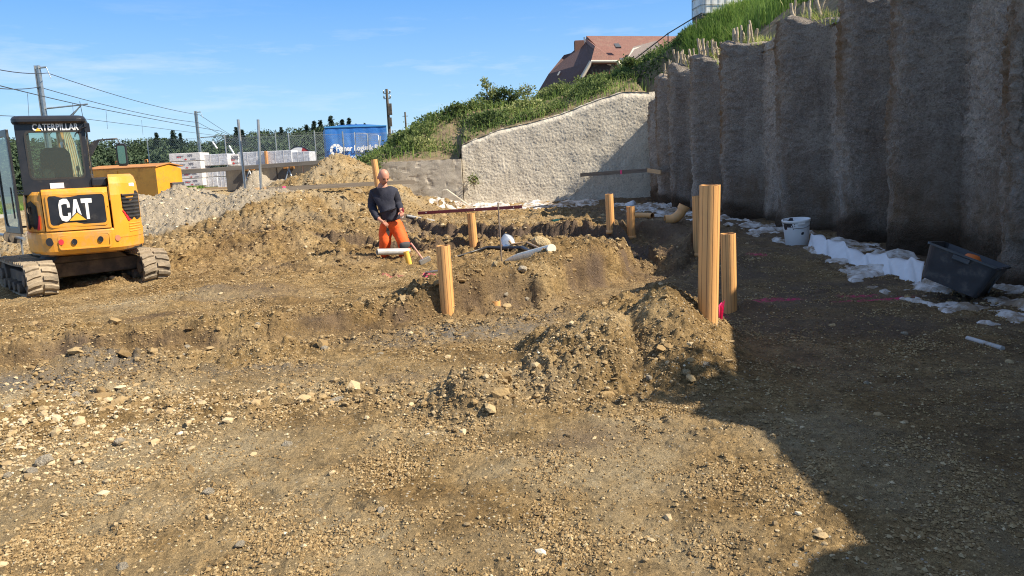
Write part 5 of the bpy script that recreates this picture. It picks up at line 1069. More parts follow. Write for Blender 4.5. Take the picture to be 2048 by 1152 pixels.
for i, (px0, px1, y, Y, lb) in enumerate([(352, 405, 341, 33.5, 'thin timber bearer between the packs of the leftmost stack'), (406, 458, 377, 33.8, 'timber pallet under the milky foil packs')]):
    A = at(px0, y, Y); B = at(px1, y - 2, Y); b = MB(); b.b2((A.x, Y + .05, B.z - .05), (B.x, Y + .9, B.z + .03)); tag(b.build('pallet' if i else 'timber_bearer', mat('pale_timber', (.45, .33, .20), (.36, .26, .16), .8, ns=4, stretch=(.3, 3, 3)) if i == 0 else bpy.data.materials['pale_timber'], bevel=.01), lb, 'pallet' if i else 'timber')
p = at(533, 328, 34.1); b = MB(); b.b2((p.x - .04, 34.05, .85), (p.x + .05, 34.5, at(533, 302, 34.1).z)); tag(b.build('timber_post', mat('orange_timber', (.50, .25, .10), (.4, .2, .08), .8), bevel=.01), 'upright orange timber between the two broad packs', 'timber')
# red and white disc
c_ = at(599, 319, 36.0); Rr2 = .62; e = empty('cable_drum', (c_.x, c_.y, c_.z - Rr2 + .25), 0, 'round red and white cable drum behind the rightmost pack', 'cable drum')
def disc(y0, y1, r, a0, a1, m, nm, r0=0.0):
    b = MB(); k = 24; A_ = [a0 + (a1 - a0) * i / k for i in range(k + 1)]; Vo = [(r * math.cos(a), y, Rr2 - .25 + r * math.sin(a)) for y in (y0, y1) for a in A_]; Vi = [(r0 * math.cos(a), y, Rr2 - .25 + r0 * math.sin(a)) for y in (y0, y1) for a in A_]; V = Vo + Vi; q = k + 1; F = []
    for i in range(k): F += [(i, i + 1, q + i + 1, q + i), (2 * q + i, 3 * q + i, 3 * q + i + 1, 2 * q + i + 1), (i, 2 * q + i, 2 * q + i + 1, i + 1), (q + i, q + i + 1, 3 * q + i + 1, 3 * q + i)]
    b.add(V, F); return b.build(nm, m, e)
M_rdp = mat('red_paint', (.45, .06, .06), (.38, .05, .05), .5)
disc(0, .08, Rr2, 0, 6.2831, M_blk, 'rim', Rr2 * .95)
for k in range(6): disc(.01, .07, Rr2 * .95, k * 1.0472 + .2, (k + 1) * 1.0472 + .2, M_rdp if k % 2 == 0 else M_wht, 'flange_sector', .1)
# ------------------------------------------------------------ dark shuttering wall with its long beam
M_steel = mat('dark_sheet', (.10, .088, .075), (.15, .13, .11), .7, .1, 2.5, dirt=(.24, .20, .14), ds=2, stretch=(1, 1, .3)); M_beam = mat('grey_beam', (.19, .17, .145), (.13, .115, .10), .8, 0, 3, stretch=(.3, 2, 2))
def shutter():
    A = at(455, 386, 31.4); B = at(660, 372, 31.4); e = empty('shutter_wall', (A.x, 31.4, .5), 0, 'dark sheet shuttering wall under the long grey beam, behind the gravel heap', 'shuttering wall')
    zt = at(455, 336, 31.4).z - .5; w = B.x - A.x
    for k in range(4): b = MB(); b.b2((w * k / 4 + .01, .02 * (k % 2), 0), (w * (k + 1) / 4 - .01, .08 + .02 * (k % 2), zt + .02)); b.build('sheet_panel', M_steel, e, bevel=.008)
    for px in (497, 577):
        q = at(px, 338, 31.2); b = MB(); b.tube([(q.x - A.x, -.12, zt - .12), (q.x - A.x + .35, -.5, 0.1)], .03, 6); b.build('prop', M_galv, e); b = MB(); b.tube([(q.x - A.x, -.12, zt - .12), (q.x - A.x - .35, -.5, 0.1)], .03, 6); b.build('prop', M_galv, e)
        b = MB(); b.b2((q.x - A.x - .22, -.16, zt - .14), (q.x - A.x - .05, -.02, zt - .03)); b.b2((q.x - A.x + .06, -.16, zt - .14), (q.x - A.x + .20, -.02, zt - .03)); b.build('clamp', M_brn, e)
    P0, P1 = at(352, 345, 30.9), at(663, 323, 31.2); d = P1 - P0; b = MB(); b.box((0, 0, 0), (d.length, .10, .17)); o = b.build('long_beam', M_beam, bevel=.01); o.location = (P0 + P1) / 2; o.rotation_euler = (0, -math.atan2(d.z, math.hypot(d.x, d.y)), math.atan2(d.y, d.x)); tag(o, 'long grey beam running from the leftmost packs to the brown soil heap', 'beam')
shutter()
# ------------------------------------------------------------ blue tarpaulin container
def blue():
    M_bl = mat('blue_tarpaulin', (.018, .125, .42), (.022, .16, .50), .45, 0, 1.6, bump=.05, bs=1.3, coat=.1, dirt=(.04, .16, .36), ds=1.2)
    A = at(655, 325, 40); B = at(776, 325, 40.9); e = empty('tarpaulin_container', (A.x, A.y, .85), math.atan2(B.y - A.y, B.x - A.x), 'blue tarpaulin covered container with white lettering behind the fence', 'container')
    w = (B - A).length; h = at(655, 254, 40).z - .85; n = 70; xs = np.linspace(0, w, n); zs = np.linspace(0, 1, 24); X_, T = np.meshgrid(xs, zs, indexing='ij'); rid = h + .10 * np.sin(X_ / w * math.pi)
    Yv = -.05 * np.abs(np.sin(X_ * 4.6 + .5 * np.sin(X_ * 1.7))) * np.sin(np.pi * T) ** .5 - .07 * fbm(X_ * 1.6, T * 1.2, 3, 400) * np.sin(np.pi * T) ; Z_ = T * rid
    idx = np.arange(n * 24).reshape(n, 24); F = np.stack([idx[:-1, :-1], idx[1:, :-1], idx[1:, 1:], idx[:-1, 1:]], -1).reshape(-1, 4); npmesh('tarpaulin', np.stack([X_, Yv, Z_], -1).reshape(-1, 3), F, M_bl, True, None, e)
    b = MB(); b.b2((.02, .08, 0), (w - .02, 2.3, h)); b.v = [(x, y, z - (.10 if z > 1 and y > 2 else 0)) for x, y, z in b.v]; b.build('body', M_bl, e, bevel=.04)
    b = MB(); b.b2((w - .03, 0, 0.0), (w + .05, .12, h)); b.b2((-.03, -.06, h - .05), (w + .05, .14, h + .02)); b.build('frame', mat('blue_frame', (.05, .22, .50), (.06, .25, .52), .4), e, bevel=.01)
    Q = lambda x, z, y=-.16: Matrix.Translation((x, y, z)) @ Matrix.Rotation(R(90), 4, 'X')
    text_obj('Fumer Logistik Pratteln', M_wht, e, .40, Q(w * .63, h * .62), off=.012, depth=.01, sx=.80)
    text_obj('Tel. 061  28', M_wht, e, .33, Q(w * .44, h * .45), off=.004, depth=.01, sx=.9); text_obj('Fax 061', M_wht, e, .31, Q(w * .40, h * .28), off=.003, depth=.01, sx=.9)
    b = MB(); cx, cz, r0, r1 = w * .155, h * .60, .19, .32
    for k in range(9):
        a0 = k * 2 * math.pi / 9; V = []
        for i in range(5): a = a0 + .60 * i / 4; V += [(cx + r0 * math.cos(a), -.165, cz + r0 * math.sin(a)), (cx + r1 * math.cos(a + .12), -.165, cz + r1 * math.sin(a + .12))]
        b.add(V, [(2 * i, 2 * i + 1, 2 * i + 3, 2 * i + 2) for i in range(4)])
    b.build('ring_emblem', M_wht, e)
blue()
# ------------------------------------------------------------ chain link fence
def fence(P, zt, label, pitch=.11, group=None, name='chain_link_fence', r=.0026, posts=True):
    e = empty(name, (P[0].x, P[0].y, 0), 0, label, 'fence', group); o0 = Vector((P[0].x, P[0].y, 0))
    for A, B in zip(P[:-1], P[1:]):
        d = Vector((B.x - A.x, B.y - A.y, 0)); L_ = d.length; d.normalize(); nrm = Vector((-d.y, d.x, 0)); za, H_ = .9, zt - .9; V, F = [], []
        k = -int(H_ / pitch) - 1
        while k * pitch < L_:
            for s in (1, -1):
                u0 = k * pitch; t0, t1 = (0, H_) ; a = u0; b_ = u0 + H_
                lo, hi = max(a, 0), min(b_, L_)
                if hi > lo:
                    z0, z1 = lo - a, hi - a
                    if s < 0: z0, z1 = H_ - z0, H_ - z1
                    p = o0 * 0 + (A - Vector((0, 0, A.z)) - o0) + d * lo + Vector((0, 0, za + z0)); q = (A - Vector((0, 0, A.z)) - o0) + d * hi + Vector((0, 0, za + z1)); wv = Vector((d.x, d.y, -s)).normalized() * r; m = len(V); V += [p - wv, p + wv, q + wv, q - wv, p + nrm * r * 2, q + nrm * r * 2]; F += [(m, m + 1, m + 2, m + 3), (m + 1, m + 4, m + 5, m + 2), (m + 4, m, m + 3, m + 5)]
            k += 1
        b = MB(); b.add(V, F); b.build('wire_mesh', M_galv, e, fixn=False)
        for z in (zt, za + .05): b = MB(); b.tube([A - Vector((0, 0, A.z)) - o0 + Vector((0, 0, z)), B - Vector((0, 0, B.z)) - o0 + Vector((0, 0, z))], .006, 5); b.build('tension_wire', M_galv, e)
    for q in P: b = MB(); b.tube([Vector((q.x, q.y, .5)) - o0, Vector((q.x, q.y, zt + .12)) - o0], .035, 8); b.build('post', M_galv, e)
    return e
fence([at(455, 330, 36.2), at(582, 330, 36.2), at(690, 330, 37.0), at(790, 330, 38.0)], at(582, 271, 36.2).z, 'tall chain link fence behind the insulation packs, ending at the blue container')
fence([at(300, 330, 50), at(455, 330, 48), at(556, 330, 48), at(634, 330, 48), at(700, 330, 49)], at(556, 268, 48).z, 'second chain link fence, farther back, in front of the wood', .16)
fence([at(-60, 400, 52), at(0, 400, 52), at(60, 400, 52), at(120, 400, 52)], at(0, 383, 52).z, 'low wire fence across the meadow at the left edge', .12)
# mesh gate leaves leaning at the blue container
for i, (a, b_, lb) in enumerate([(713, 738, 'left galvanised mesh panel standing in front of the blue container'), (738.5, 760, 'right galvanised mesh panel standing in front of the blue container')]):
    A, B = at(a, 318, 34), at(b_, 318, 34.1); z1 = at(a, 264 + 3 * i, 34).z; z1b = at(b_, 268 + 2 * i, 34).z; e = empty('mesh_panel', (A.x, A.y, 0), 0, lb, 'mesh panel', 'galvanised mesh panels'); w = B.x - A.x
    b = MB(); b.tube([(0, 0, .9), (0, 0, z1), (w, .1, z1b), (w, .1, .9)], .028, 6); b.build('frame', mat('pale_galv', (.62, .64, .66), (.5, .52, .54), .4, .5) if not i else bpy.data.materials['pale_galv'], e)
    b = MB(); k = 0
    while k * .045 < w: b.tube([(k * .045, .005, .95), (k * .045, .005, z1 - .03)], .0045, 4); k += 1
    k = 0
    while .95 + k * .10 < z1 - .03: b.tube([(0, 0, .95 + k * .10), (w, .1, .95 + k * .10)], .0045, 4); k += 1
    b.build('wire_mesh', bpy.data.materials['pale_galv'], e, fixn=False)
for (a, y0, b_, y1, Y, r, lb) in [(458, 292, 481, 330, 35.9, .05, 'pale diagonal strut leaning on the fence post'), (425, 284, 434, 297, 40, .05, 'short pale rail seen against the wood beside the farther mast'), (760, 272, 756, 320, 33.6, .04, 'white upright rod beside the right mesh panel')]:
    b = MB(); b.tube([at(a, y0, Y), at(b_, y1, Y)], r, 8); tag(b.build('steel_strut', bpy.data.materials['pale_galv']), lb, 'strut')
# ------------------------------------------------------------ farmhouse on the hill
def house():
    e = empty('farmhouse', (12, 58, 5), 0, 'farmhouse with a huge dark and red tiled roof on top of the hill', 'house'); O = Vector((12, 58, 5))
    P = lambda px, py, Y: tuple(at(px, py, Y) - O)
    M_rt = mat('red_tiles', (.25, .115, .082), (.17, .085, .068), .8, 0, 8, 6, bump=.03, bs=14, dirt=(.24, .15, .11), ds=1.2); M_dt = mat('shaded_red_tiles', (.115, .06, .052), (.085, .047, .042), .85, 0, 8, bump=.03, bs=14); M_tw = mat('weathered_boards', (.20, .175, .145), (.14, .12, .10), .85, ns=3, stretch=(6, 6, .3)); M_pl = mat('house_plaster', (.55, .50, .42), (.48, .44, .37), .9)  # left roof plane: red tiles darkened, its shade put into the colour
    def roofpiece(name, pts, m, t=.22):
        b = MB(); n = len(pts); b.add([Vector(q) for q in pts], [tuple(range(n))]); o = b.build(name, m, e, fixn=False); s = o.modifiers.new('solid', 'SOLIDIFY'); s.thickness = t; s.offset = -1; return o
    E_, A_, B_ = P(1190, 92, 54), P(1172, 77, 62), P(1420, 78, 62)
    roofpiece('main_roof', [A_, B_, P(1420, 175, 55.5), P(1232, 175, 55.5), P(1222, 128, 56.5)], M_rt)
    roofpiece('side_roof', [E_, A_, P(1158, 92, 61.5), P(1142, 106, 61), P(1128, 110, 60.8), P(1097, 148, 59.5), P(1066, 200, 58.5), P(1060, 225, 57), P(1120, 230, 53), P(1183, 122, 53.2)], M_dt)
    roofpiece('gable_right_roof', [E_, P(1234, 123, 53.2), P(1258, 160, 53.4), P(1262, 168, 57), P(1225, 110, 59.5), A_], M_rt)
    roofpiece('half_hip', [E_, P(1182, 123, 52.8), P(1235, 123, 52.8)], M_rt)
    b = MB(); a = [P(1183, 122.5, 53.35), P(1234, 122.5, 53.35), P(1262, 165, 53.45), P(1262, 230, 53.5), P(1120, 230, 53.3), P(1148, 182, 53.3)]; b.add([Vector(q) for q in a] + [Vector(q) + Vector((0, 6, 0)) for q in a], [tuple(range(6)), tuple(range(11, 5, -1))] + [(i, 6 + i, 6 + (i + 1) % 6, (i + 1) % 6) for i in range(6)]); w = b.build('gable_wall', M_tw, e)
    # arched loggia
    b = MB(); c = at(1207, 152, 53.15) - O; rw = 1.02; V = [(c.x + rw * math.cos(t) * 1.0, c.y, c.z + rw * .75 * math.sin(t)) for t in np.linspace(0, math.pi, 16)] + [(c.x - rw, c.y, c.z - .9), (c.x + rw, c.y, c.z - .9)]; b.add(V, [tuple(range(18))]); b.build('loggia', mat('loggia_shadow', (.07, .05, .04), (.05, .04, .035), .9), w)
    for k in range(7): b = MB(); x = c.x - .8 + k * .27; b.b2((x, c.y - .04, c.z - .85), (x + .05, c.y, c.z + .45)); b.build('baluster', M_tw, w)
    b = MB(); b.b2((c.x - .75, c.y - .35, c.z - .25), (c.x + .55, c.y - .05, c.z - .02)); fb = b.build('flower_box', mat('flower_box', (.55, .50, .25), (.5, .42, .2), .8), w); rs = np.random.RandomState(3); Pf = np.stack([rs.uniform(c.x - .75, c.x + .55, 160), rs.uniform(c.y - .35, c.y - .05, 160), rs.uniform(c.z, c.z + .2, 160)], 1); foliage('flowers', Pf, .09, rs.rand(160), 4, fb, attrmat('petals', [(0, (.10, .2, .04)), (.5, (.5, .08, .06)), (1, (.7, .35, .3))]))
    b = MB(); q0, q1 = Vector(P(1182, 123, 52.7)), Vector(P(1146, 186, 52.7)); b.tube([q0, q1], .13, 4); b.tube([Vector(P(1235, 123, 52.7)), Vector(P(1262, 166, 52.8))], .13, 4); b.tube([q0, Vector(P(1235, 123, 52.7))], .10, 4); b.build('barge_board', M_pl, e)
    roofpiece('dormer_roof', [P(1243, 140, 55.2), P(1266, 99, 57.5), P(1312, 87, 59), P(1334, 120, 56)], mat('grey_tiles', (.20, .165, .15), (.16, .13, .12), .85, ns=8, bump=.03, bs=14)); roofpiece('dormer_side', [P(1312, 87, 58.9), P(1350, 118, 57), P(1334, 122, 55.9)], M_rt)
    b = MB(); b.tube([Vector(P(1244, 140, 55.0)), Vector(P(1266, 99, 57.2)), Vector(P(1312, 87, 58.8))], .09, 4); b.build('verge', M_pl, e)
    q = at(1158, 100, 60.6) - O; b = MB(); b.b2((q.x - .35, q.y - .35, q.z - 1.2), (q.x + .35, q.y + .35, q.z + .68)); ch = b.build('chimney', mat('chimney_brick', (.20, .10, .075), (.15, .08, .06), .9), e, bevel=.02); b = MB(); b.tube([(q.x + .45, q.y, q.z - .9), (q.x + .45, q.y, q.z + .95)], .07, 8); b.build('flue', M_galv, ch)
    for (px, py, Y, m) in [(1233, 97, 58.3, 0), (1244, 126, 56.1, 0)]:
        a = [P(px - 7, py - 3, Y), P(px + 3, py - 3, Y), P(px + 8, py + 4, Y - .5), P(px - 3, py + 4, Y - .5)]; b = MB(); b.add([Vector(v) + Vector((0, -.35, .1)) for v in a], [(0, 1, 2, 3)]); o = b.build('roof_window', mat('window_frame', (.08, .09, .10), (.1, .1, .1), .4) if 'window_frame' not in bpy.data.materials else bpy.data.materials['window_frame'], e, fixn=False); s = o.modifiers.new('solid', 'SOLIDIFY'); s.thickness = .12
        b = MB(); cc = sum((Vector(v) for v in a), Vector()) / 4; b.add([cc + (Vector(v) - cc) * .7 + Vector((0, -.42, .12)) for v in a], [(0, 1, 2, 3)]); b.build('pane', mat('pane', (.30, .42, .55), (.25, .35, .5), .1) if 'pane' not in bpy.data.materials else bpy.data.materials['pane'], o, fixn=False)
    for (px, py) in ((1117, 147), (1128, 144), (1146, 139)):
        Y = 57; a = [P(px - 3.5, py + 4, Y), P(px - .5, py + 4, Y), P(px + 4, py - 4, Y), P(px + 1, py - 4, Y)]; b = MB(); b.add([Vector(v) for v in a], [(0, 1, 2, 3)]); o = b.build('roof_window', mat('pale_glazing', (.45, .46, .46), (.4, .42, .42), .3) if 'pale_glazing' not in bpy.data.materials else bpy.data.materials['pale_glazing'], e, fixn=False); s = o.modifiers.new('solid', 'SOLIDIFY'); s.thickness = .25; s.offset = 0
house()
# ------------------------------------------------------------ water tank and hand rail on the crest
def tank():
    A = at(1400, 30, 30.5); B = at(1486, 25, 30.5); w = B.x - A.x; z0 = at(1440, 24, 30.5).z - .1; e = empty('water_tank', ((A.x + B.x) / 2, 31.1, z0), R(8), 'white plastic water tank in a metal cage on the grassy crest', 'water tank')
    ol = rrect(0, 0, w, 1.1, .18, 5); b = MB(); b.prism(ol, 'z', .05, 1.35); b.build('tank_body', mat('milky_plastic', (.72, .73, .72), (.60, .62, .62), .4, ns=3, dirt=(.45, .45, .42), ds=3), e, bevel=.03)
    b = MB(); olc = [(x * 1.05, y * 1.06) for x, y in ol]
    for z in (.08, .40, .72, 1.05, 1.38): b.tube([(x, y, z) for x, y in olc + [olc[0]]], .014, 6)
    for i in range(0, len(olc), 2): x, y = olc[i]; b.tube([(x, y, .02), (x, y, 1.38)], .012, 6)
    for t in np.linspace(-.4, .4, 6): b.tube([(t * w * .85 / .8, -.58, .02), (t * w * .85 / .8, -.58, 1.38)], .012, 6)
    b.build('cage', M_galv, e); b = MB(); b.b2((-w / 2, -.5, -.1), (w / 2, .5, .04)); b.build('pallet_base', M_frm, e)
    pts = [at(1262, 124, 33), at(1336, 67, 31.5), at(1392, 33, 30), at(1404, 26, 29.8)]; e = empty('hand_rail', tuple(pts[0]), 0, 'thin metal hand rail climbing the crest towards the water tank', 'hand rail'); b = MB(); b.tube([p_ - pts[0] for p_ in pts], .022, 6); b.build('rail', M_frm, e)
    for p_ in pts[:3]: zz = float(hillz(np.array([p_.x]), np.array([p_.y]))[0]); b = MB(); q = p_ - pts[0]; b.tube([q + Vector((0, 0, .03)), q + Vector((0, 0, min(-.5, zz - p_.z - .1)))], .022, 6); b.build('rail_post', M_frm, e)
tank()
# lying steel tube with two flanges left of the excavator
p0, p1 = at(-30, 463, 16.5), at(48, 478, 15.5); e = empty('steel_prop', tuple(p0), 0, 'grey steel tube with two round flanges lying left of the excavator', 'steel tube'); b = MB(); b.tube([(0, 0, 0), p1 - p0], .035, 10); b.build('tube', M_galv, e)
d = (p1 - p0)
for t in (.66, .80): b = MB(); c = d * t; b.tube([c - d.normalized() * .012, c + d.normalized() * .012], .13, 20); b.build('flange', M_frm, e)
for t in (.3, .92): b = MB(); c = d * t; b.tube([c, c + Vector((0, 0, -.55))], .02, 6); b.build('support', M_galv, e)
def hit(px, py, lift=0.0, fine=False):
    """where the line through a spot of the photograph meets the ground surface"""
    d = ray(px, py); Ys = np.exp(np.linspace(math.log(2.2), math.log(30), 900)); t = Ys / d.y; X_, Z_ = d.x * t, CAM_H + d.z * t; g_ = height(X_, Ys, fine) + lift; k = np.argmax(Z_ < g_)
    return Vector((X_[k], Ys[k], g_[k]))
# ------------------------------------------------------------ orange sewer pipes
M_pipe = mat('orange_pipe', (.66, .335, .115), (.74, .41, .16), .50, 0, 2.0, 6, bump=.002, bs=40, stretch=(1, 1, .25), dirt=(.36, .26, .16), ds=4, dlo=.56, dhi=.8)
M_seam = mat('pipe_seam', (.20, .09, .035), (.28, .12, .05), .7)
M_inside = mat('pipe_inside', (.30, .12, .04), (.36, .15, .05), .7)
M_pink = mat('pink_paint', (.85, .05, .22), (.75, .04, .18), .6)
M_grey = mat('grey_pvc', (.46, .46, .45), (.36, .36, .35), .35, ns=4, dirt=(.25, .20, .14), ds=6)
def hollow_pipe(P0, P1, r, name, label, cat='pipe', group=None, collar=0, m=None, seams=12, rough_top=True, seed=0):
    P0, P1 = Vector(P0), Vector(P1); e = empty(name, P0, 0, label, cat, group); d = P1 - P0; L_ = d.length; rnd = random.Random(seed)
    e.rotation_euler = d.to_track_quat('Z', 'Y').to_euler()
    b = MB(); n = 48; b.tube([(0, 0, 0), (0, 0, L_ * .5), (0, 0, L_)], r, n, hollow=.90); b.v = [(x, y, z + (.002 * math.sin(5 * math.atan2(y, x) + seed) * r / .08 if z > L_ * .9 and rough_top else 0)) for x, y, z in b.v]; b.build('pipe_body', m or M_pipe, e)
    b = MB(); b.lathe([(r * .88, L_ * .02), (r * .88, L_ - .012)], 32); b.build('inner_face', M_inside if not m else M_frm, e)
    if seams:
        for k in range(seams):
            a = 2 * math.pi * k / seams + .3 + seed; b = MB(); w = r * .028; c, s = math.cos(a), math.sin(a); q = [(r * 1.004 * c - w * s * k2, r * 1.004 * s + w * c * k2) for k2 in (-1, 1)] + [(r * 1.008 * c, r * 1.008 * s)]; b.prism(q, 'z', .0, L_ - .004); b.build('seam', M_seam, e, fixn=False)
    if collar: b = MB(); b.lathe([(r * 1.01, .0), (r * 1.18, .0), (r * 1.2, collar * .5), (r * 1.18, collar), (r * 1.01, collar)], 32); b.build('socket', M_pipe, e)
    return e
G = 'orange sewer pipes standing in the ground'
def standing(pt, pb, r, label, collar=0, seed=0, sink=.12, Y=None):
    q = hit(*pb) if Y is None else at(*pb, Y); top = at(*pt, q.y + (0 if seed != 7 else -.02)); hollow_pipe((q.x, q.y, q.z - sink), top, r, 'sewer_pipe', label, 'pipe', G, collar, seed=seed)
    return q, top
standing((748, 319), (756, 366), .085, 'orange pipe standing on the soil heap right behind the bald man', 0, 1, .1, 20.5)
standing((886, 491), (896, 612), .080, 'orange pipe standing alone on the bank in the middle of the dug ground', 0, 2, .35)
PB3, PT3 = standing((942, 426), (949, 499), .082, 'leaning orange pipe carrying the maroon straightedge', 0, 3, .2)
standing((1218, 388), (1222, 474), .080, 'slim orange pipe at the shadow edge, farthest left of the shaded ones', .07, 4, .03)
standing((1261, 413), (1263, 480), .080, 'short orange pipe with a socket, beside the lying pipe', .07, 5, .03)
standing((1394, 392), (1397, 514), .080, 'medium orange pipe half hidden behind the tallest one', .06, 6, .03)
standing((1420, 370), (1415, 634), .084, 'tallest orange pipe, partly sunlit, behind the large soil mound', 0, 7, .15)
standing((1456, 467), (1460, 622), .076, 'shaded orange pipe just right of the tallest one', 0, 8, .15)
for (px, py, r) in ((890, 493, .05),):
    pass
p = hit(990, 607); hollow_pipe((p.x, p.y, p.z - .12), (p.x + .003, p.y, p.z + .035), .062, 'pipe_end', 'short orange pipe end barely sticking out of the soil', 'pipe', seams=0)
p = hit(821, 528); hollow_pipe((p.x, p.y, p.z - .1), at(812, 503, p.y), .048, 'yellow_pipe', 'short yellow pipe under the grey pipe at the man\'s feet', 'pipe', m=mat('yellow_pipe', (.80, .48, .08), (.72, .42, .07), .5), seams=0)
a, b_ = hit(1264, 436), hit(1305, 437); hollow_pipe(a + Vector((0, 0, .07)), b_ + Vector((0, 0, .07)), .075, 'lying_pipe', 'orange pipe lying flat with its open end to the right, near the wall', 'pipe', seams=0)
def elbow():
    q = hit(1346, 446); e = empty('pipe_elbow', q + Vector((0, 0, .07)), 0, 'orange pipe elbow lying on the soil right of the lying pipe', 'pipe elbow'); b = MB(); b.tube([(-.12 + .0, 0, 0), (-.03, 0, .0), (.05, 0, .03), (.11, -.02, .09), (.15, -.03, .17)], .072, 20, hollow=.88); b.build('bend', M_pipe, e); b = MB(); b.tube([(.135, -.027, .14), (.165, -.033, .20)], .083, 20, hollow=.88); b.build('socket', M_pipe, e); e.scale = (1.35, 1.35, 1.35)
elbow()
# ------------------------------------------------------------ boards and poles
M_board = mat('grey_board', (.18, .15, .12), (.11, .092, .075), .85, 0, 3, bump=.002, bs=60, stretch=(.4, 3, 8)); M_fresh = mat('fresh_board', (.55, .37, .20), (.46, .30, .16), .75, 0, 3, stretch=(.4, 3, 8))
def plank(A, B, w, t, label, m, name='board', cat='board', marks=(), flip=0):
    A, B = Vector(A), Vector(B); d = B - A; b = MB(); b.box((0, 0, 0), (d.length, t, w)); o = b.build(name, m, bevel=.004); o.location = (A + B) / 2; o.rotation_euler = (0, -math.atan2(d.z, math.hypot(d.x, d.y)), math.atan2(d.y, d.x)); tag(o, label, cat)
    for k in marks: b = MB(); b.box((k * d.length, -.002, 0), (.08, t + .008, w + .008)); q = b.build('pink_mark', M_pink, o)
    return o
L0, L1, L2 = at(497, 383, 19.75), at(524, 379.5, 19.9), at(829, 363, 22.4)
plank(L1, L2, .115, .035, 'long grey profile board running behind the man to the old concrete wall', M_board, marks=(-.37,))
plank(L0 + Vector((-.1, 0, 0)), at(534, 377.5, 20.0) + Vector((0, -.05, 0)), .125, .03, 'short fresh timber end of the profile board between the two poles', M_fresh)
C0, C1, C2 = at(1161, 350, 27.45), at(1296, 340.5, 24.9), at(1322, 344.5, 24.0)
plank(C0, C1, .13, .035, 'profile board spanning the far right corner with a pink mark', M_board, marks=(.13,)); plank(C1 + Vector((-.02, -.04, 0)), C2, .13, .035, 'short board end fixed to the first pile in the far corner', M_fresh)
def tripod(pt, pb, Y, label, plate=False):
    T_, B_ = at(*pt, Y), at(*pb, Y); e = empty('steel_pole', B_, 0, label, 'pole', 'galvanised poles on tripods'); b = MB(); b.tube([(0, 0, 0), T_ - B_], .034, 12); b.build('pole', M_galv, e)
    for a in (20, 140, 260): b = MB(); b.tube([(0, 0, .38), (.34 * math.cos(R(a)), .34 * math.sin(R(a)), -.05)], .015, 6); b.build('tripod_leg', M_galv, e)
    b = MB(); b.lathe([(.0, .34), (.05, .34), (.05, .42), (0, .42)], 12); b.build('collar', M_frm, e)
    if plate: b = MB(); b.lathe([(0, -.03), (.22, -.03), (.24, .0), (.1, .03), (0, .04)], 16); b.build('foot_plate', M_galv, e)
tripod((476, 239), (498, 446), 19.5, 'left of the two tall grey poles standing on the gravel heap'); tripod((516, 239), (525, 441), 19.3, 'right of the two tall grey poles, on a round foot plate', True)
q = hit(1004, 530); b = MB(); T_ = at(996, 405, q.y); b.tube([(0, 0, -.15), (T_ - q) * .5, T_ - q], .0125, 8); o = b.build('steel_stake', mat('rusty_steel', (.20, .15, .11), (.30, .24, .19), .7, .4, 6)); o.location = q; tag(o, 'thin rusty steel stake standing beside the shovel', 'stake')
Ys = PB3.y - .02; s0, s1 = at(836, 426.5, Ys + .15), at(1044, 413.5, Ys - .15)
o = plank(s0, s1, .060, .03, 'maroon straightedge balanced on the leaning pipe', mat('maroon_metal', (.12, .022, .03), (.15, .03, .035), .35, .2), 'straightedge', 'straightedge')
for k in (-.42, .42, .05): b = MB(); b.lathe([(0, .003), (.008, .002), (.009, 0)], 8); q_ = b.build('hole', M_wht, o); q_.location = (k * (s1 - s0).length, -.0165, 0); q_.rotation_euler.x = R(90)
a, b_ = hit(753, 508), hit(818, 505); Yp = 12.75; a, b_ = at(754, 504, Yp), at(819, 502.5, Yp + .25); hollow_pipe(a, b_, .056, 'grey_pipe', 'grey pipe lying across the trench in front of the man\'s shins', 'pipe', m=M_grey, seams=0)
# pale half-round channel
def channel():
    A, B = hit(1010, 524), hit(1104, 508); A.z += .02; B.z += .07; d = B - A; e = empty('pale_pipe', A, 0, 'pale cream pipe with an obliquely cut left end lying beside the shovel', 'pipe'); b = MB(); b.tube([d * t for t in (0, .1, .22, .34, .6, 1)], [.004, .028, .046, .058, .060, .062], 20); b.build('pipe_body', mat('cream_pvc', (.80, .76, .64), (.72, .67, .53), .35, ns=4, dirt=(.45, .38, .26), ds=6, dlo=.56, dhi=.75), e)
channel()
def shovel():
    q = hit(1022, 499); e = empty('shovel', q + Vector((0, 0, .05)), 0, 'shovel lying with its shiny blade tilted up, beside the steel stake', 'shovel'); b = MB(); n = 9; V = []
    prof = [(0, .115), (.07, .130), (.15, .128), (.22, .10), (.27, .045), (.285, .004)]
    for (l, w) in prof:
        for k in range(n): u = -1 + 2 * k / (n - 1); V.append((u * w, .03 * u * u, l))
    b.add(V, [(i * n + k, i * n + k + 1, (i + 1) * n + k + 1, (i + 1) * n + k) for i in range(len(prof) - 1) for k in range(n - 1)], True); o = b.build('blade', mat('worn_blade', (.62, .66, .70), (.42, .44, .45), .28, .75, 8), e); s = o.modifiers.new('solid', 'SOLIDIFY'); s.thickness = .004; o.rotation_euler = (R(-25), R(-14), R(8)); o.location = (-.02, 0, -.02)
    end = hit(1078, 507) - q; b = MB(); b.tube([(-.03, -.01, .11), (.02, -.02, .04), (.12, -.03, .055), (.3, -.02, .06), (end.x, end.y, end.z + .02)], [.022, .020, .018, .017, .017], 10); b.build('handle', mat('ash_handle', (.42, .30, .18), (.30, .21, .13), .6, ns=6), e)
shovel()
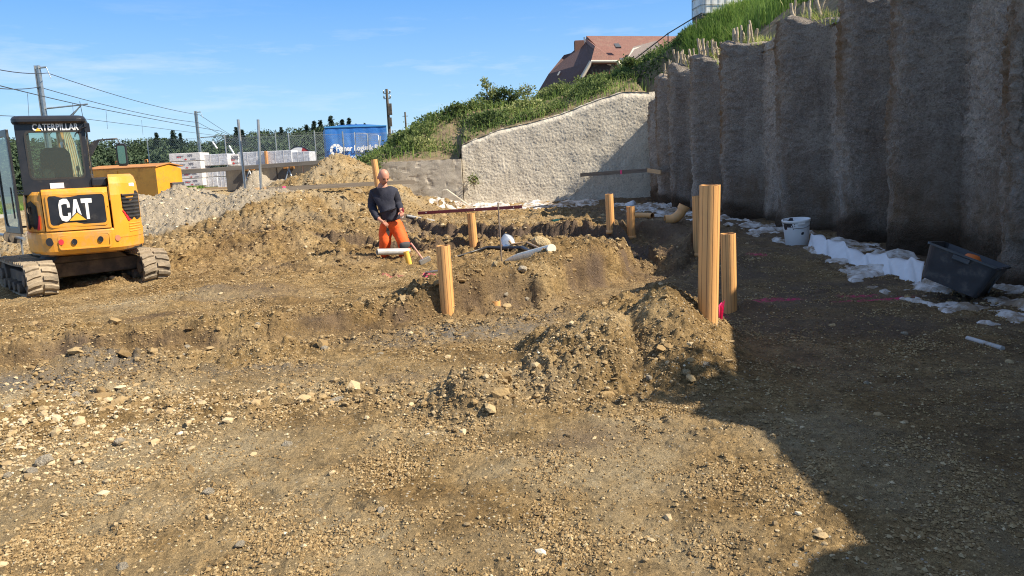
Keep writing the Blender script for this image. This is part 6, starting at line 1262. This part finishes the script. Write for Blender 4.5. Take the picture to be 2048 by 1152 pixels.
def drain():
    P = [hit(899, 520), hit(940, 512), hit(975, 503), hit(1010, 504), hit(1045, 504), hit(1066, 509)]; O = P[0].copy(); e = empty('black_hose', O, 0, 'black ribbed hose with shiny clips running behind the steel stake', 'hose'); b = MB(); b.tube([p - O + Vector((0, 0, z)) for p, z in zip(P, (.02, .06, .07, .06, .07, .03))], [.014, .016, .03, .042, .042, .03], 10); b.build('hose_body', M_blk, e)
    for px in (1017, 1031, 1047): q = hit(px, 505) - O + Vector((0, -.045, .05)); b = MB(); b.box(q, (.018, .012, .05)); b.build('clip', M_chrome, e, bevel=.003)
drain()
def hammer():
    A, B = hit(824, 512), hit(850, 530); A.z += .22; B.z += .05; e = empty('sledge_hammer', B, 0, 'sledge hammer with a pink marked handle leaning at the trench edge', 'hammer'); b = MB(); b.tube([Vector((0, 0, 0)), (A - B) * .5, A - B], .016, 10); b.build('handle', mat('pinkish_handle', (.70, .30, .26), (.60, .36, .24), .6, ns=5), e); b = MB(); b.prism([(-.10, -.03), (-.085, -.04), (.085, -.04), (.10, -.03), (.10, .03), (.085, .04), (-.085, .04), (-.10, .03)], 'y', -.036, .036); o = b.build('head', mat('hammer_head', (.20, .20, .19), (.30, .27, .23), .5, .5), e, bevel=.008); o.rotation_euler = (0, R(-20), R(25)); o.location = (0, 0, .02)
hammer()
# ------------------------------------------------------------ rocks
M_rock = mat('rock', (.66, .58, .45), (.50, .42, .30), .9, 0, 3, 7, .06, 5, dirt=(.74, .68, .56), ds=2, spec=.2); M_yrock = mat('ochre_rock', (.48, .36, .19), (.58, .47, .29), .9, 0, 3, 7, .06, 5, spec=.2)
def rock(px, py, wpx, label, m=None, asp=.7, seed=0):
    q = hit(px, py + 2); w = wpx / CAM_F * q.y * .5 * 1.02; rs = np.random.RandomState(seed + int(px) * 7 + int(py)); bm = bmesh.new(); bmesh.ops.create_icosphere(bm, subdivisions=3, radius=1); off = rs.uniform(0, 50)
    pl = [(Vector(rs.normal(0, 1, 3)).normalized(), rs.uniform(.62, .9)) for _ in range(9)]
    for v in bm.verts:
        c = v.co.copy()
        for nn_, d in pl:
            k = c.dot(nn_)
            if k > d: c = c - nn_ * (k - d) * .9
        a = float(perlin(np.array([c.x * 2 + off]), np.array([c.y * 2 + c.z * 1.7]), 3)[0]) * .10; v.co = c * (1 + a)
    me = bpy.data.meshes.new('stone'); bm.to_mesh(me); bm.free(); me.materials.append(m or M_rock); o = bpy.data.objects.new('stone', me); col.objects.link(o); o.scale = (w, w * .85, w * asp); o.location = (q.x, q.y, q.z + w * asp * .42); o.rotation_euler = (rs.uniform(-.2, .2), rs.uniform(-.2, .2), rs.uniform(0, 6.28)); tag(o, label, 'stone')
rock(1082, 493, 44, 'large ochre stone right of the shovel blade', M_yrock, .75)
for a in [(992, 531, 20, 'yellowish stone at the foot of the steel stake', M_yrock), (1045, 541, 22, 'grey angular stone below the cream pipe', None), (676, 812, 42, 'largest pale stone in the rubble band, left of the small mound', None), (644, 798, 20, 'round pale stone just above the largest rubble stone', None), (766, 802, 16, 'white stone right of the rubble band, the nearer to the small mound', None), (741, 810, 16, 'white stone left of its twin near the small mound', None),
          (517, 655, 13, 'single white stone on the flat soil above the long trench', None), (375, 695, 15, 'upper of two white stones at the left trench edge', None), (369, 712, 15, 'lower of two white stones at the left trench edge', None), (762, 709, 15, 'white stone on the trench floor below the pipe shadow', None), (153, 792, 22, 'pale stone on top of the small pile at the left', None), (176, 808, 18, 'pale stone at the right of the small pile at the left', None), (146, 810, 18, 'pale stone low in the small pile at the left', None),
          (16, 819, 30, 'pale flat stone at the left edge of the picture', None), (240, 886, 26, 'white jagged stone in the left rubble', None), (92, 926, 38, 'big flat stone low in the left rubble', None), (64, 944, 24, 'brownish stone touching the big flat one', None), (16, 953, 20, 'tall pale stone at the lower left edge', None), (1409, 731, 20, 'grey stone at the right foot of the large mound', None), (1372, 746, 22, 'brown stone at the front right foot of the large mound', M_yrock),
          (1298, 757, 15, 'small grey stone in front of the large mound', None), (765, 1026, 30, 'flat white stone in the bare foreground', None), (480, 1090, 24, 'pinkish pale stone near the bottom edge', None), (244, 1137, 30, 'angular stone at the bottom left', None), (417, 986, 26, 'pale stone right of the left rubble', None), (575, 890, 22, 'flat pale stone in the rubble centre', None), (650, 697, 16, 'white stone on the bank above the long trench', None), (866, 668, 13, 'stone at the trench bottom below the standing pipe', None),
          (1055, 600, 12, 'pale stone right of the short pipe end', None), (1012, 590, 12, 'pale round stone above the short pipe end', None), (1590, 1132, 16, 'small grey stone at the bottom of the sunlit ground', None), (1808, 668, 16, 'grey stone in the shaded ground below the black tub', None), (1733, 766, 12, 'small stone in the middle of the shaded ground', None), (940, 652, 14, 'stone in the blue gravel of the trench', None), (300, 455, 12, 'stone at the foot of the gravel heap near the excavator', None), (800, 428, 16, 'light stone right of the man\'s elbow', M_yrock)]:
    rock(*a[:4], m=a[4])
# ------------------------------------------------------------ fleece along the foot of the wall
M_fleece = mat('white_fleece', (.70, .68, .66), (.50, .47, .43), .9, 0, 5, 7, .01, 30, dirt=(.26, .20, .14), ds=3.2, dlo=.44, dhi=.58)
def fleece(name, label, x_of, ya, yb, wa, wb, amp, bias, seed, n=260, m=70, along='y'):
    T, S = np.meshgrid(np.linspace(0, 1, n), np.linspace(0, 1, m), indexing='ij')
    if along == 'y': Y = ya + (yb - ya) * T; X = x_of(Y) - (wa + (wb - wa) * T) * (1 - S) - .12 + .10 * perlin(Y * 1.4, Y * 0, seed) * (1 - S)
    else: X = ya + (yb - ya) * T; Y = x_of(X) - (wa + (wb - wa) * T) * (1 - S) + .1 * perlin(X * 1.3, X * 0, seed)
    g_ = height(X, Y, False); f = fbm(X * 1.5, Y * 1.5, 4, seed, .55); r = fbm(X * 3.2 + .5 * perlin(X * 2, Y * 2, seed + 3), Y * 1.6, 3, seed + 5, .5, True)
    Z_ = g_ + bias + amp * f + .034 * r - .12 * (1 - sst(0, .05, np.minimum(np.minimum(T, 1 - T), np.minimum(S, 1 - S) * 1.0)))
    idx = np.arange(n * m).reshape(n, m); F = np.stack([idx[:-1, :-1], idx[1:, :-1], idx[1:, 1:], idx[:-1, 1:]], -1).reshape(-1, 4); o = npmesh(name, np.stack([X, Y, Z_], -1).reshape(-1, 3), F, M_fleece, True); tag(o, label, 'fleece', 'white fleece sheets along the walls'); return o
fleece('fleece_sheet', 'dirty white fleece sheet under the white bucket', xwall, 11.2, 16.0, 1.35, 1.25, .17, -.005, 700)
fleece('fleece_sheet', 'half buried white fleece between the bucket and the black tub', xwall, 8.9, 11.1, 1.6, 1.35, .19, -.012, 710)
fleece('fleece_sheet', 'torn white fleece lying on the shaded ground in front of the black tub', xwall, 6.3, 8.7, 1.35, 1.6, .19, -.005, 720)
fleece('fleece_sheet', 'creased white fleece in the far corner behind the lying pipe', xwall, 16.2, 26.2, 1.3, 1.9, .22, .00, 730)
fleece('fleece_sheet', 'sunlit white fleece strip along the foot of the pale far wall', lambda x: 27.3 + 0 * x, -3.0, 3.4, 1.9, 1.5, .14, .03, 740, 300, 60, 'x')
def flap():
    A_, B_ = hit(1612, 500), hit(1852, 574); P = [A_.lerp(B_, k / 4) + Vector((0, .05 * math.sin(k * 2), 0)) for k in range(5)]; n = 90; V = []; zs = 8
    for i in range(n):
        t = i / (n - 1) * (len(P) - 1); k = min(int(t), len(P) - 2); q = P[k].lerp(P[k + 1], t - k); hgt = .19 + .03 * math.sin(t * 2.1) + .02 * math.sin(t * 5.3)
        for j in range(zs): u = j / (zs - 1); V.append((q.x + .18 * u + .03 * math.sin(t * 9 + u * 2), q.y + .34 * u, q.z - .05 + hgt * 1.25 * u * (1.35 - .35 * u) + .015 * math.sin(t * 14)))
    F = [(i * zs + j, (i + 1) * zs + j, (i + 1) * zs + j + 1, i * zs + j + 1) for i in range(n - 1) for j in range(zs - 1)]; b = MB(); b.add(V, F, True); o = b.build('fleece_flap', mat('clean_fleece', (.72, .73, .75), (.66, .67, .69), .9, bump=.006, bs=40)); s = o.modifiers.new('solid', 'SOLIDIFY'); s.thickness = .004; tag(o, 'clean upright flap of white fleece between the bucket and the black tub', 'fleece', 'white fleece sheets along the walls')
flap()
for (px, py, w, h, lb) in [(1002 + 575, 462, 0, 0, '')]: pass
q = hit(1262, 412); b = MB(); b.lathe([(0, .16), (.10, .15), (.17, .08), (.19, 0)], 14); b.v = [(x * (1 + .25 * math.sin(3 * math.atan2(y, x))), y, z + .03 * math.sin(x * 20)) for x, y, z in b.v]; o = b.build('white_sack', bpy.data.materials['clean_fleece']); o.location = q; tag(o, 'crumpled white sack in the far corner behind the slim pipes', 'sack')
# ------------------------------------------------------------ bucket
def bucket():
    q = hit(1594, 490); ppm = CAM_F / q.y; r1 = 26.5 / ppm; r0 = 21.5 / ppm; h = 54 / ppm; e = empty('white_bucket', (q.x, q.y, q.z - .01), 0, 'white plastic bucket with black paint smears standing on the fleece', 'bucket'); e.rotation_euler = (R(2), R(-4), 0)
    m = bpy.data.materials.new('smeared_plastic'); m.use_nodes = True; nt = m.node_tree; bs = nt.nodes['Principled BSDF']; bs.inputs['Roughness'].default_value = .4; t = N(nt, 'ShaderNodeTexCoord'); mp = N(nt, 'ShaderNodeMapping'); mp.inputs['Scale'].default_value = (9, 9, 7); n_ = N(nt, 'ShaderNodeTexNoise', i_Scale=1.0, i_Detail=4.0); sp = N(nt, 'ShaderNodeSeparateXYZ'); L = nt.links.new; L(t.outputs['Object'], mp.inputs[0]); L(mp.outputs[0], n_.inputs['Vector']); L(t.outputs['Object'], sp.inputs[0])
    mr = N(nt, 'ShaderNodeMapRange'); mr.inputs[1].default_value = h * .30; mr.inputs[2].default_value = h * .80; mr.inputs[3].default_value = .0; mr.inputs[4].default_value = .16; L(sp.outputs['Z'], mr.inputs[0]); ad = N(nt, 'ShaderNodeMath', operation='ADD'); L(n_.outputs[0], ad.inputs[0]); L(mr.outputs[0], ad.inputs[1])
    rr = N(nt, 'ShaderNodeValToRGB'); rr.color_ramp.elements[0].position = .70; rr.color_ramp.elements[1].position = .715; rr.color_ramp.elements[0].color = (.72, .73, .74, 1); rr.color_ramp.elements[1].color = (.015, .015, .02, 1); L(ad.outputs[0], rr.inputs[0]); L(rr.outputs[0], bs.inputs['Base Color'])
    b = MB(); b.lathe([(0, .0), (r0 * .96, 0), (r0, .012), (r0 + (r1 - r0) * .96, h * .95), (r1 * .97, h * .99), (r1 * .93, h * .985), (r0 * .93, .02), (0, .015)], 40); b.build('bucket_body', m, e)
    b = MB(); b.lathe([(r1 * .97, h * .90), (r1 * 1.03, h * .905), (r1 * 1.04, h * .99), (r1 * 1.0, h), (r1 * .94, h * .99)], 40); b.build('rim', M_wht, e)
    b = MB(); b.tube([(r1 * 1.02 * math.cos(a), r1 * 1.02 * math.sin(a) - .0, h * .93 - .10 * math.sin(a2)) for a, a2 in zip(np.linspace(math.pi, 2 * math.pi, 16), np.linspace(0, math.pi, 16))], .004, 6); b.build('wire_handle', M_frm, e); b = MB(); b.box((.0, -r1 * 1.06, h * .88), (r1 * .55, .012, .028)); b.build('grip', M_wht, e, bevel=.004)
bucket()
# ------------------------------------------------------------ black mortar tub
def tub():
    M_tub = mat('black_tub', (.035, .038, .045), (.055, .058, .066), .42, 0, 5, 7, .001, 80, dirt=(.16, .14, .12), ds=5, dlo=.54, dhi=.75); q = hit(1922, 606); e = empty('mortar_tub', (q.x + .10, q.y + .30, q.z + .12), 0, 'black plastic mortar tub tipped against the wall', 'tub')
    e.rotation_euler = (Matrix.Rotation(R(9), 3, 'X') @ Matrix.Rotation(R(20), 3, 'Y') @ Matrix.Rotation(R(48), 3, 'Z')).to_euler(); Lx, Ly, H_ = .46, .33, .36
    def ring(s, z): return [(x * s, y * s, z) for x, y in [(q2[0], q2[1]) for q2 in rrect(0, 0, Lx * 2, Ly * 2, .06, 4)]]
    n = len(ring(1, 0)); b = MB(); V = ring(.80, 0) + ring(1.0, H_) + ring(1.05, H_) + ring(1.05, H_ - .02) + ring(1.03, H_ - .02)
    b.add(V, [(r * n + i, r * n + (i + 1) % n, (r + 1) * n + (i + 1) % n, (r + 1) * n + i) for r in range(4) for i in range(n)]); V = ring(.78, .015) + ring(.975, H_ - .002); b.add(V, [(i, (i + 1) % n, n + (i + 1) % n, n + i) for i in range(n)] + [tuple(range(n))]); b.add(ring(.80, 0), [tuple(range(n))]); b.build('tub_shell', M_tub, e, fixn=False)
    for s in (-1, 1): b = MB(); b.box((s * Lx * 1.03, 0, H_ - .05), (.02, .16, .05)); b.build('grip', M_tub, e, bevel=.006)
    b = MB(); b.box((0, -Ly * .93, H_ * .45), (.02, .015, .2)); b.build('rib', M_tub, e, bevel=.004)
    o = MB(); o.lathe([(0, .085), (.06, .08), (.09, .04), (.095, 0)], 20); w = o.build('orange_cap', mat('orange_plastic', (.75, .18, .03), (.6, .14, .03), .5)); w.location = e.location + Vector((.16, .0, .24)); w.rotation_euler = (R(10), R(12), 0); tag(w, 'orange plastic cap lying inside the black tub', 'cap')
tub()
p = hit(1105, 447); b = MB(); b.tube([(0, 0, .05), (.2, .02, .05)], .055, 14, hollow=.85); o = b.build('green_pipe_piece', mat('green_plastic', (.06, .34, .18), (.05, .28, .15), .5)); o.location = p; tag(o, 'short green plastic pipe piece on the ground before the far wall', 'pipe')
a, b_ = hit(1282, 513) , hit(1392, 513); m_ = MB(); m_.tube([a + Vector((0, 0, .03)), (a + b_) / 2 + Vector((0, 0, .02)), b_ + Vector((0, 0, .03))], .010, 6); tag(m_.build('thin_rod', M_galv), 'thin pale rod lying in the shaded pit behind the tallest pipe', 'rod')
a, b_ = hit(852, 549), hit(884, 547); m_ = MB(); m_.tube([a + Vector((0, 0, .03)), b_ + Vector((0, 0, .03))], .018, 8); tag(m_.build('thin_rod', M_galv), 'short grey rod lying just left of the lone standing pipe', 'rod')
a, b_ = hit(815, 445), hit(870, 447); m_ = MB(); m_.tube([a + Vector((0, 0, .05)), b_ + Vector((0, 0, .05))], .035, 8); tag(m_.build('pale_tube', M_grey), 'pale tube lying on the soil right of the man\'s hip', 'tube')
a, b_ = hit(1935, 678), hit(2005, 700); m_ = MB(); m_.tube([a + Vector((0, 0, .005)), b_ + Vector((0, 0, .01))], .022, 8); tag(m_.build('pale_tube', M_grey), 'pale tube in front of the torn fleece at the right edge', 'tube')
# marker ribbon at the foot of the tallest pipe
q = hit(1438, 642); m_ = MB()
for k in range(7): a = random.Random(k).uniform(0, 6.28); m_.add([(0, 0, 0), (.03 * math.cos(a), .03 * math.sin(a), .02), (.05 * math.cos(a), .05 * math.sin(a), .13 + .03 * (k % 3)), (.01 * math.cos(a), .02 * math.sin(a), .14)], [(0, 1, 2, 3)])
o = m_.build('pink_ribbon', M_pink, fixn=False); o.location = q; tag(o, 'bright pink marker ribbon at the foot of the tallest pipe', 'ribbon')
# ------------------------------------------------------------ the man
def skin(name, nodes, edges, m, parent=None, sub=2, extra=None):
    """nodes: name -> (x,y,z, rx, ry)"""
    me = bpy.data.meshes.new(name); keys = list(nodes); me.from_pydata([nodes[k][:3] for k in keys], [(keys.index(a), keys.index(b)) for a, b in edges], []); o = bpy.data.objects.new(name, me); col.objects.link(o)
    md = o.modifiers.new('skin', 'SKIN'); md.use_smooth_shade = True; sv = me.skin_vertices[0].data
    for i, k in enumerate(keys): sv[i].radius = nodes[k][3:5]; sv[i].use_root = (i == 0)
    s = o.modifiers.new('sub', 'SUBSURF'); s.levels = sub; s.render_levels = sub
    dg = bpy.context.evaluated_depsgraph_get(); dg.update(); m2 = bpy.data.meshes.new_from_object(o.evaluated_get(dg)); bpy.data.objects.remove(o); m2.materials.clear(); m2.materials.append(m); m2.polygons.foreach_set('use_smooth', [True] * len(m2.polygons))
    o = bpy.data.objects.new(name, m2); col.objects.link(o)
    if parent: o.parent = parent
    return o
def man():
    Y0 = 13.3; O = at(783, 520, Y0); O.z = -.17
    def J(px, py, dy=0.0): v = at(px, py, Y0 + dy) - O; return (v.x, v.y, v.z)
    M_skin = mat('skin', (.56, .27, .185), (.50, .225, .15), .55, 0, 12, bump=.001, bs=150); M_shirt = mat('navy_shirt', (.018, .020, .034), (.030, .032, .050), .9, 0, 9, bump=.012, bs=11); M_tr = mat('orange_trousers', (.95, .13, .018), (.88, .10, .014), .75, 0, 5, bump=.014, bs=9); M_pad = mat('knee_patch', (.045, .048, .055), (.07, .07, .075), .8); M_boot = mat('boots', (.10, .07, .05), (.16, .12, .08), .8)
    e = empty('person', O, 0, 'bald man in navy shirt and orange trousers standing in the trench, looking down', 'person')
    nd = {'pel': (*J(783, 440, .03), .10, .07), 'bel': (*J(778, 420, .03), .10, .07), 'che': (*J(769, 396), .15, .10), 'up': (*J(767, 380, .02), .11, .08), 'nk': (*J(767, 371, .02), .074, .072), 'nk2': (*J(769, 362, -.01), .072, .076),
          'rs': (*J(748, 384, .03), .06, .06), 're': (*J(743, 412, .02), .044, .044), 'rw': (*J(760, 437, -.22), .029, .032), 'rh': (*J(769, 442, -.26), .038, .022),
          'ls': (*J(792, 384), .06, .06), 'le': (*J(801, 408, .04), .044, .044), 'lw': (*J(803, 420, -.16), .029, .032), 'lh': (*J(804, 423, -.24), .036, .024),
          'rp': (*J(770, 449), .085, .085), 'rk': (*J(768, 480, -.06), .062, .062), 'ra': (*J(770, 516, .03), .042, .042), 'rf': (*J(772, 524, -.14), .04, .035),
          'lp': (*J(797, 449), .085, .085), 'lk': (*J(810, 484, -.16), .062, .062), 'la': (*J(809, 518, -.02), .042, .042), 'lf': (*J(813, 526, -.18), .04, .035)}
    ed = [('pel', 'bel'), ('bel', 'che'), ('che', 'up'), ('up', 'nk'), ('nk', 'nk2'), ('up', 'rs'), ('rs', 're'), ('re', 'rw'), ('rw', 'rh'), ('up', 'ls'), ('ls', 'le'), ('le', 'lw'), ('lw', 'lh'), ('pel', 'rp'), ('rp', 'rk'), ('rk', 'ra'), ('ra', 'rf'), ('pel', 'lp'), ('lp', 'lk'), ('lk', 'la'), ('la', 'lf')]
    body = skin('body', nd, ed, M_skin, e)
    parts = [body]
    # fingers, each its own short chain rooted in the palm
    def hand(w, h, side, curl):
        W, H_ = Vector(nd[w][:3]), Vector(nd[h][:3]); f = (H_ - W).normalized(); s = f.cross(Vector((0, -.3, 1))).normalized() * side; dn = f.cross(s).normalized()
        if dn.z > 0: dn = -dn
        tip = H_ + f * .02
        for k in range(4):
            L_ = (.070, .080, .075, .058)[k]; b0 = tip + s * (-.028 + .0185 * k); a = curl + .12 * k; p1 = b0 + (f * math.cos(a * .4) + dn * math.sin(a * .4)) * L_ * .45; p2 = p1 + (f * math.cos(a) + dn * math.sin(a)) * L_ * .33; p3 = p2 + (f * math.cos(a * 1.7) + dn * math.sin(a * 1.7)) * L_ * .27
            parts.append(skin('finger', {'a': (*(b0 - f * .03), .009, .009), 'b': (*b0, .0095, .0095), 'c': (*p1, .009, .009), 'd': (*p2, .008, .008), 'e': (*p3, .0065, .0065)}, [('a', 'b'), ('b', 'c'), ('c', 'd'), ('d', 'e')], M_skin, None, 1))
        b0 = W.lerp(H_, .65) - s * .03; p1 = b0 + (f * .6 - s * .7 + dn * .3).normalized() * .035; p2 = p1 + (f * .9 - s * .1 + dn * .4).normalized() * .03; parts.append(skin('finger', {'a': (*b0, .013, .013), 'b': (*p1, .011, .011), 'c': (*p2, .0085, .0085)}, [('a', 'b'), ('b', 'c')], M_skin, None, 1))
        return tip, f, s, dn
    hr = hand('rw', 'rh', 1, .55); hl = hand('lw', 'lh', -1, 1.25)
    # head
    bm = bmesh.new(); bmesh.ops.create_uvsphere(bm, u_segments=40, v_segments=30, radius=1)
    for v in bm.verts:
        x, y, z = v.co; fr = max(0, -y)                          # face looks along -y
        jaw = max(0, -z - .05); X_ = x * (.078 - .022 * jaw ** 1.2 + .004 * max(0, z)); Y_ = y * (.098 if y > 0 else .092) + (.012 if z < 0 and y > 0 else 0) * 0; Z_ = z * (.118 if z > 0 else .122)
        Y_ += .030 * jaw * (y > 0) * -1 + -.010 * jaw * fr
        nose = math.exp(-(x / .16) ** 2 - ((z + .12) / .17) ** 2) * (fr > .6); Y_ -= .024 * nose; tipn = math.exp(-(x / .15) ** 2 - ((z + .24) / .07) ** 2) * (fr > .6); Y_ -= .012 * tipn
        eye = sum(math.exp(-((x - s * .36) / .17) ** 2 - ((z - .02) / .10) ** 2) for s in (-1, 1)) * (fr > .5); Y_ += .012 * eye
        brow = math.exp(-((z - .17) / .07) ** 2) * (fr > .55) * (abs(x) < .65); Y_ -= .006 * brow; mouth = math.exp(-(x / .30) ** 2 - ((z + .50) / .035) ** 2) * (fr > .5); Y_ += .006 * mouth; lip = math.exp(-(x / .26) ** 2 - ((z + .43) / .03) ** 2) * (fr > .5); Y_ -= .004 * lip; chin = math.exp(-(x / .3) ** 2 - ((z + .82) / .14) ** 2) * (y < 0); Y_ -= .012 * chin
        v.co = (X_, Y_, Z_)
    for s in (-1, 1):
        r = bmesh.ops.create_uvsphere(bm, u_segments=12, v_segments=8, radius=1)
        for v in r['verts']: x, y, z = v.co; v.co = (s * .080 + x * .010, .012 + y * .017 + .006 * s * x, -.012 + z * .031)
    me = bpy.data.meshes.new('head'); bm.to_mesh(me); bm.free(); me.materials.append(M_skin); me.polygons.foreach_set('use_smooth', [True] * len(me.polygons))
    hc = Vector(J(769, 353, -.035)); Mh = Matrix.Translation(hc) @ Matrix.Rotation(R(32), 4, 'Z') @ Matrix.Rotation(R(24), 4, 'X') @ Matrix.Rotation(R(4), 4, 'Y') @ Matrix.Scale(1.17, 4); me.transform(Mh); ho = bpy.data.objects.new('head', me); col.objects.link(ho); parts.append(ho)
    bm = bmesh.new()
    for o in parts: bm.from_mesh(o.data)
    bm.to_mesh(body.data); bm.free()
    for o in parts[1:]: bpy.data.objects.remove(o)
    body.data.polygons.foreach_set('use_smooth', [True] * len(body.data.polygons))
    for s in (-1, 1): b = MB(); b.lathe([(0, -.009), (.008, -.005), (.0095, 0), (.008, .005), (0, .009)], 10); o = b.build('eye', M_blk, body); o.matrix_local = Mh @ Matrix.Translation((s * .029, -.080, .002))
    b = MB(); M_hair = mat('short_stubble', (.20, .14, .10), (.14, .10, .07), .9)
    # shirt
    def inf(k, a, b=None): q = nd[k]; return (*q[:3], q[3] + a, q[4] + (b if b is not None else a))
    S = {'che': (*J(770, 398, .01), .225, .165), 'bel': (*J(779, 418), .215, .170), 'hem': (*J(783, 434), .215, .180), 'hem2': (*J(784, 442), .215, .18), 'up': (*J(768, 382, .03), .175, .12), 'nk': (*J(768, 371, .02), .085, .080), 'rs': (*J(750, 385, .03), .10, .095), 're': (*J(745, 411, .02), .088, .082), 'rf': (*J(752, 427, -.12), .066, .064), 'rc': (*J(757, 436, -.20), .052, .052), 'ls': (*J(790, 384), .096, .092), 'le': (*J(797, 407, .04), .080, .076), 'lc': (*J(803, 418, -.12), .056, .054)}
    sh = skin('shirt', S, [('che', 'bel'), ('bel', 'hem'), ('hem', 'hem2'), ('che', 'up'), ('up', 'nk'), ('up', 'rs'), ('rs', 're'), ('re', 'rf'), ('rf', 'rc'), ('up', 'ls'), ('ls', 'le'), ('le', 'lc')], M_shirt, e)
    T = {'pel': (*J(784, 443), .185, .155), 'top': (*J(783, 433), .185, .150), 'rp': (*J(773, 459), .138, .132), 'rm': (*J(771, 470, -.03), .124, .116), 'rk': (*J(771, 483, -.06), .116, .106), 'rc': (*J(769, 500, -.01), .108, .102), 'ra': (*J(770, 514, .03), .095, .092), 'lp': (*J(796, 459), .138, .132), 'lm': (*J(802, 470, -.08), .124, .116), 'lk': (*J(808, 484, -.16), .112, .104), 'lc': (*J(810, 502, -.09), .108, .102), 'la': (*J(809, 516, -.02), .095, .092)}
    tr = skin('trousers', T, [('pel', 'top'), ('pel', 'rp'), ('rp', 'rm'), ('rm', 'rk'), ('rk', 'rc'), ('rc', 'ra'), ('pel', 'lp'), ('lp', 'lm'), ('lm', 'lk'), ('lk', 'lc'), ('lc', 'la')], M_tr, e)
    # wrinkles in the cloth
    for o, am, fq in ((sh, .012, 5.5), (tr, .016, 6)):
        me = o.data; n = len(me.vertices); co = np.empty(n * 3); me.vertices.foreach_get('co', co); co = co.reshape(-1, 3); nr = np.empty(n * 3); me.vertices.foreach_get('normal', nr); nr = nr.reshape(-1, 3); k = fbm(co[:, 0] * fq + co[:, 2] * 3, co[:, 2] * fq * 1.6 + co[:, 1] * 4, 3, 810, .6, True); co = co + nr * (k * am)[:, None]; me.vertices.foreach_set('co', co.ravel()); me.update()
    P_ = {'a': (*J(809, 481, -.205), .110, .075), 'b': (*J(810.5, 487, -.22), .112, .078), 'c': (*J(810.5, 495, -.17), .108, .075)}; skin('knee_pad', P_, [('a', 'b'), ('b', 'c')], M_pad, tr)
    for k in ('r', 'l'):
        a, f = Vector(nd[k + 'a'][:3]), Vector(nd[k + 'f'][:3]); skin('boot', {'a': (*(a + Vector((0, 0, .08))), .062, .062), 'b': (*(a + Vector((0, 0, -.01))), .058, .06), 'c': (*(a.lerp(f, .6) + Vector((0, 0, -.02))), .050, .042), 'd': (*(f + Vector((0, -.02, -.02))), .045, .032)}, [('a', 'b'), ('b', 'c'), ('c', 'd')], M_boot, e)
    e.rotation_euler = (R(4), 0, 0)
    # things in his hands
    tip, f, s, dn = hl; c = O + tip + dn * .02; b = MB(); b.lathe([(0, -.09), (.026, -.088), (.028, -.08), (.028, .05)], 18); cn = empty('marking_can', c, 0, 'small red and white marking can in the man\'s left hand', 'spray can'); cn.rotation_euler = (R(15), R(12), 0); b.build('can_body', M_wht, cn); b = MB(); b.lathe([(.0285, .0), (.0285, .05), (.018, .065), (.016, .09), (0, .092)], 18); b.build('cap', mat('dark_red_cap', (.22, .02, .03), (.18, .02, .03), .4), cn)
    tip, f, s, dn = hr; c = O + tip + f * .02 + dn * .015; b = MB(); hm = empty('trowel', c, 0, 'small trowel hanging from the man\'s right hand', 'trowel'); b.tube([(-.01, 0, .05), (.0, 0, -.02), (.015, -.01, -.09)], [.014, .013, .010], 8); b.build('grip', mat('dark_wood_grip', (.12, .08, .05), (.10, .06, .04), .6), hm); b = MB(); b.prism([(.0, -.09), (.035, -.09), (.055, -.16), (.03, -.25), (-.01, -.16)], 'y', -.012, -.008); b.build('blade', M_frm, hm)
man()
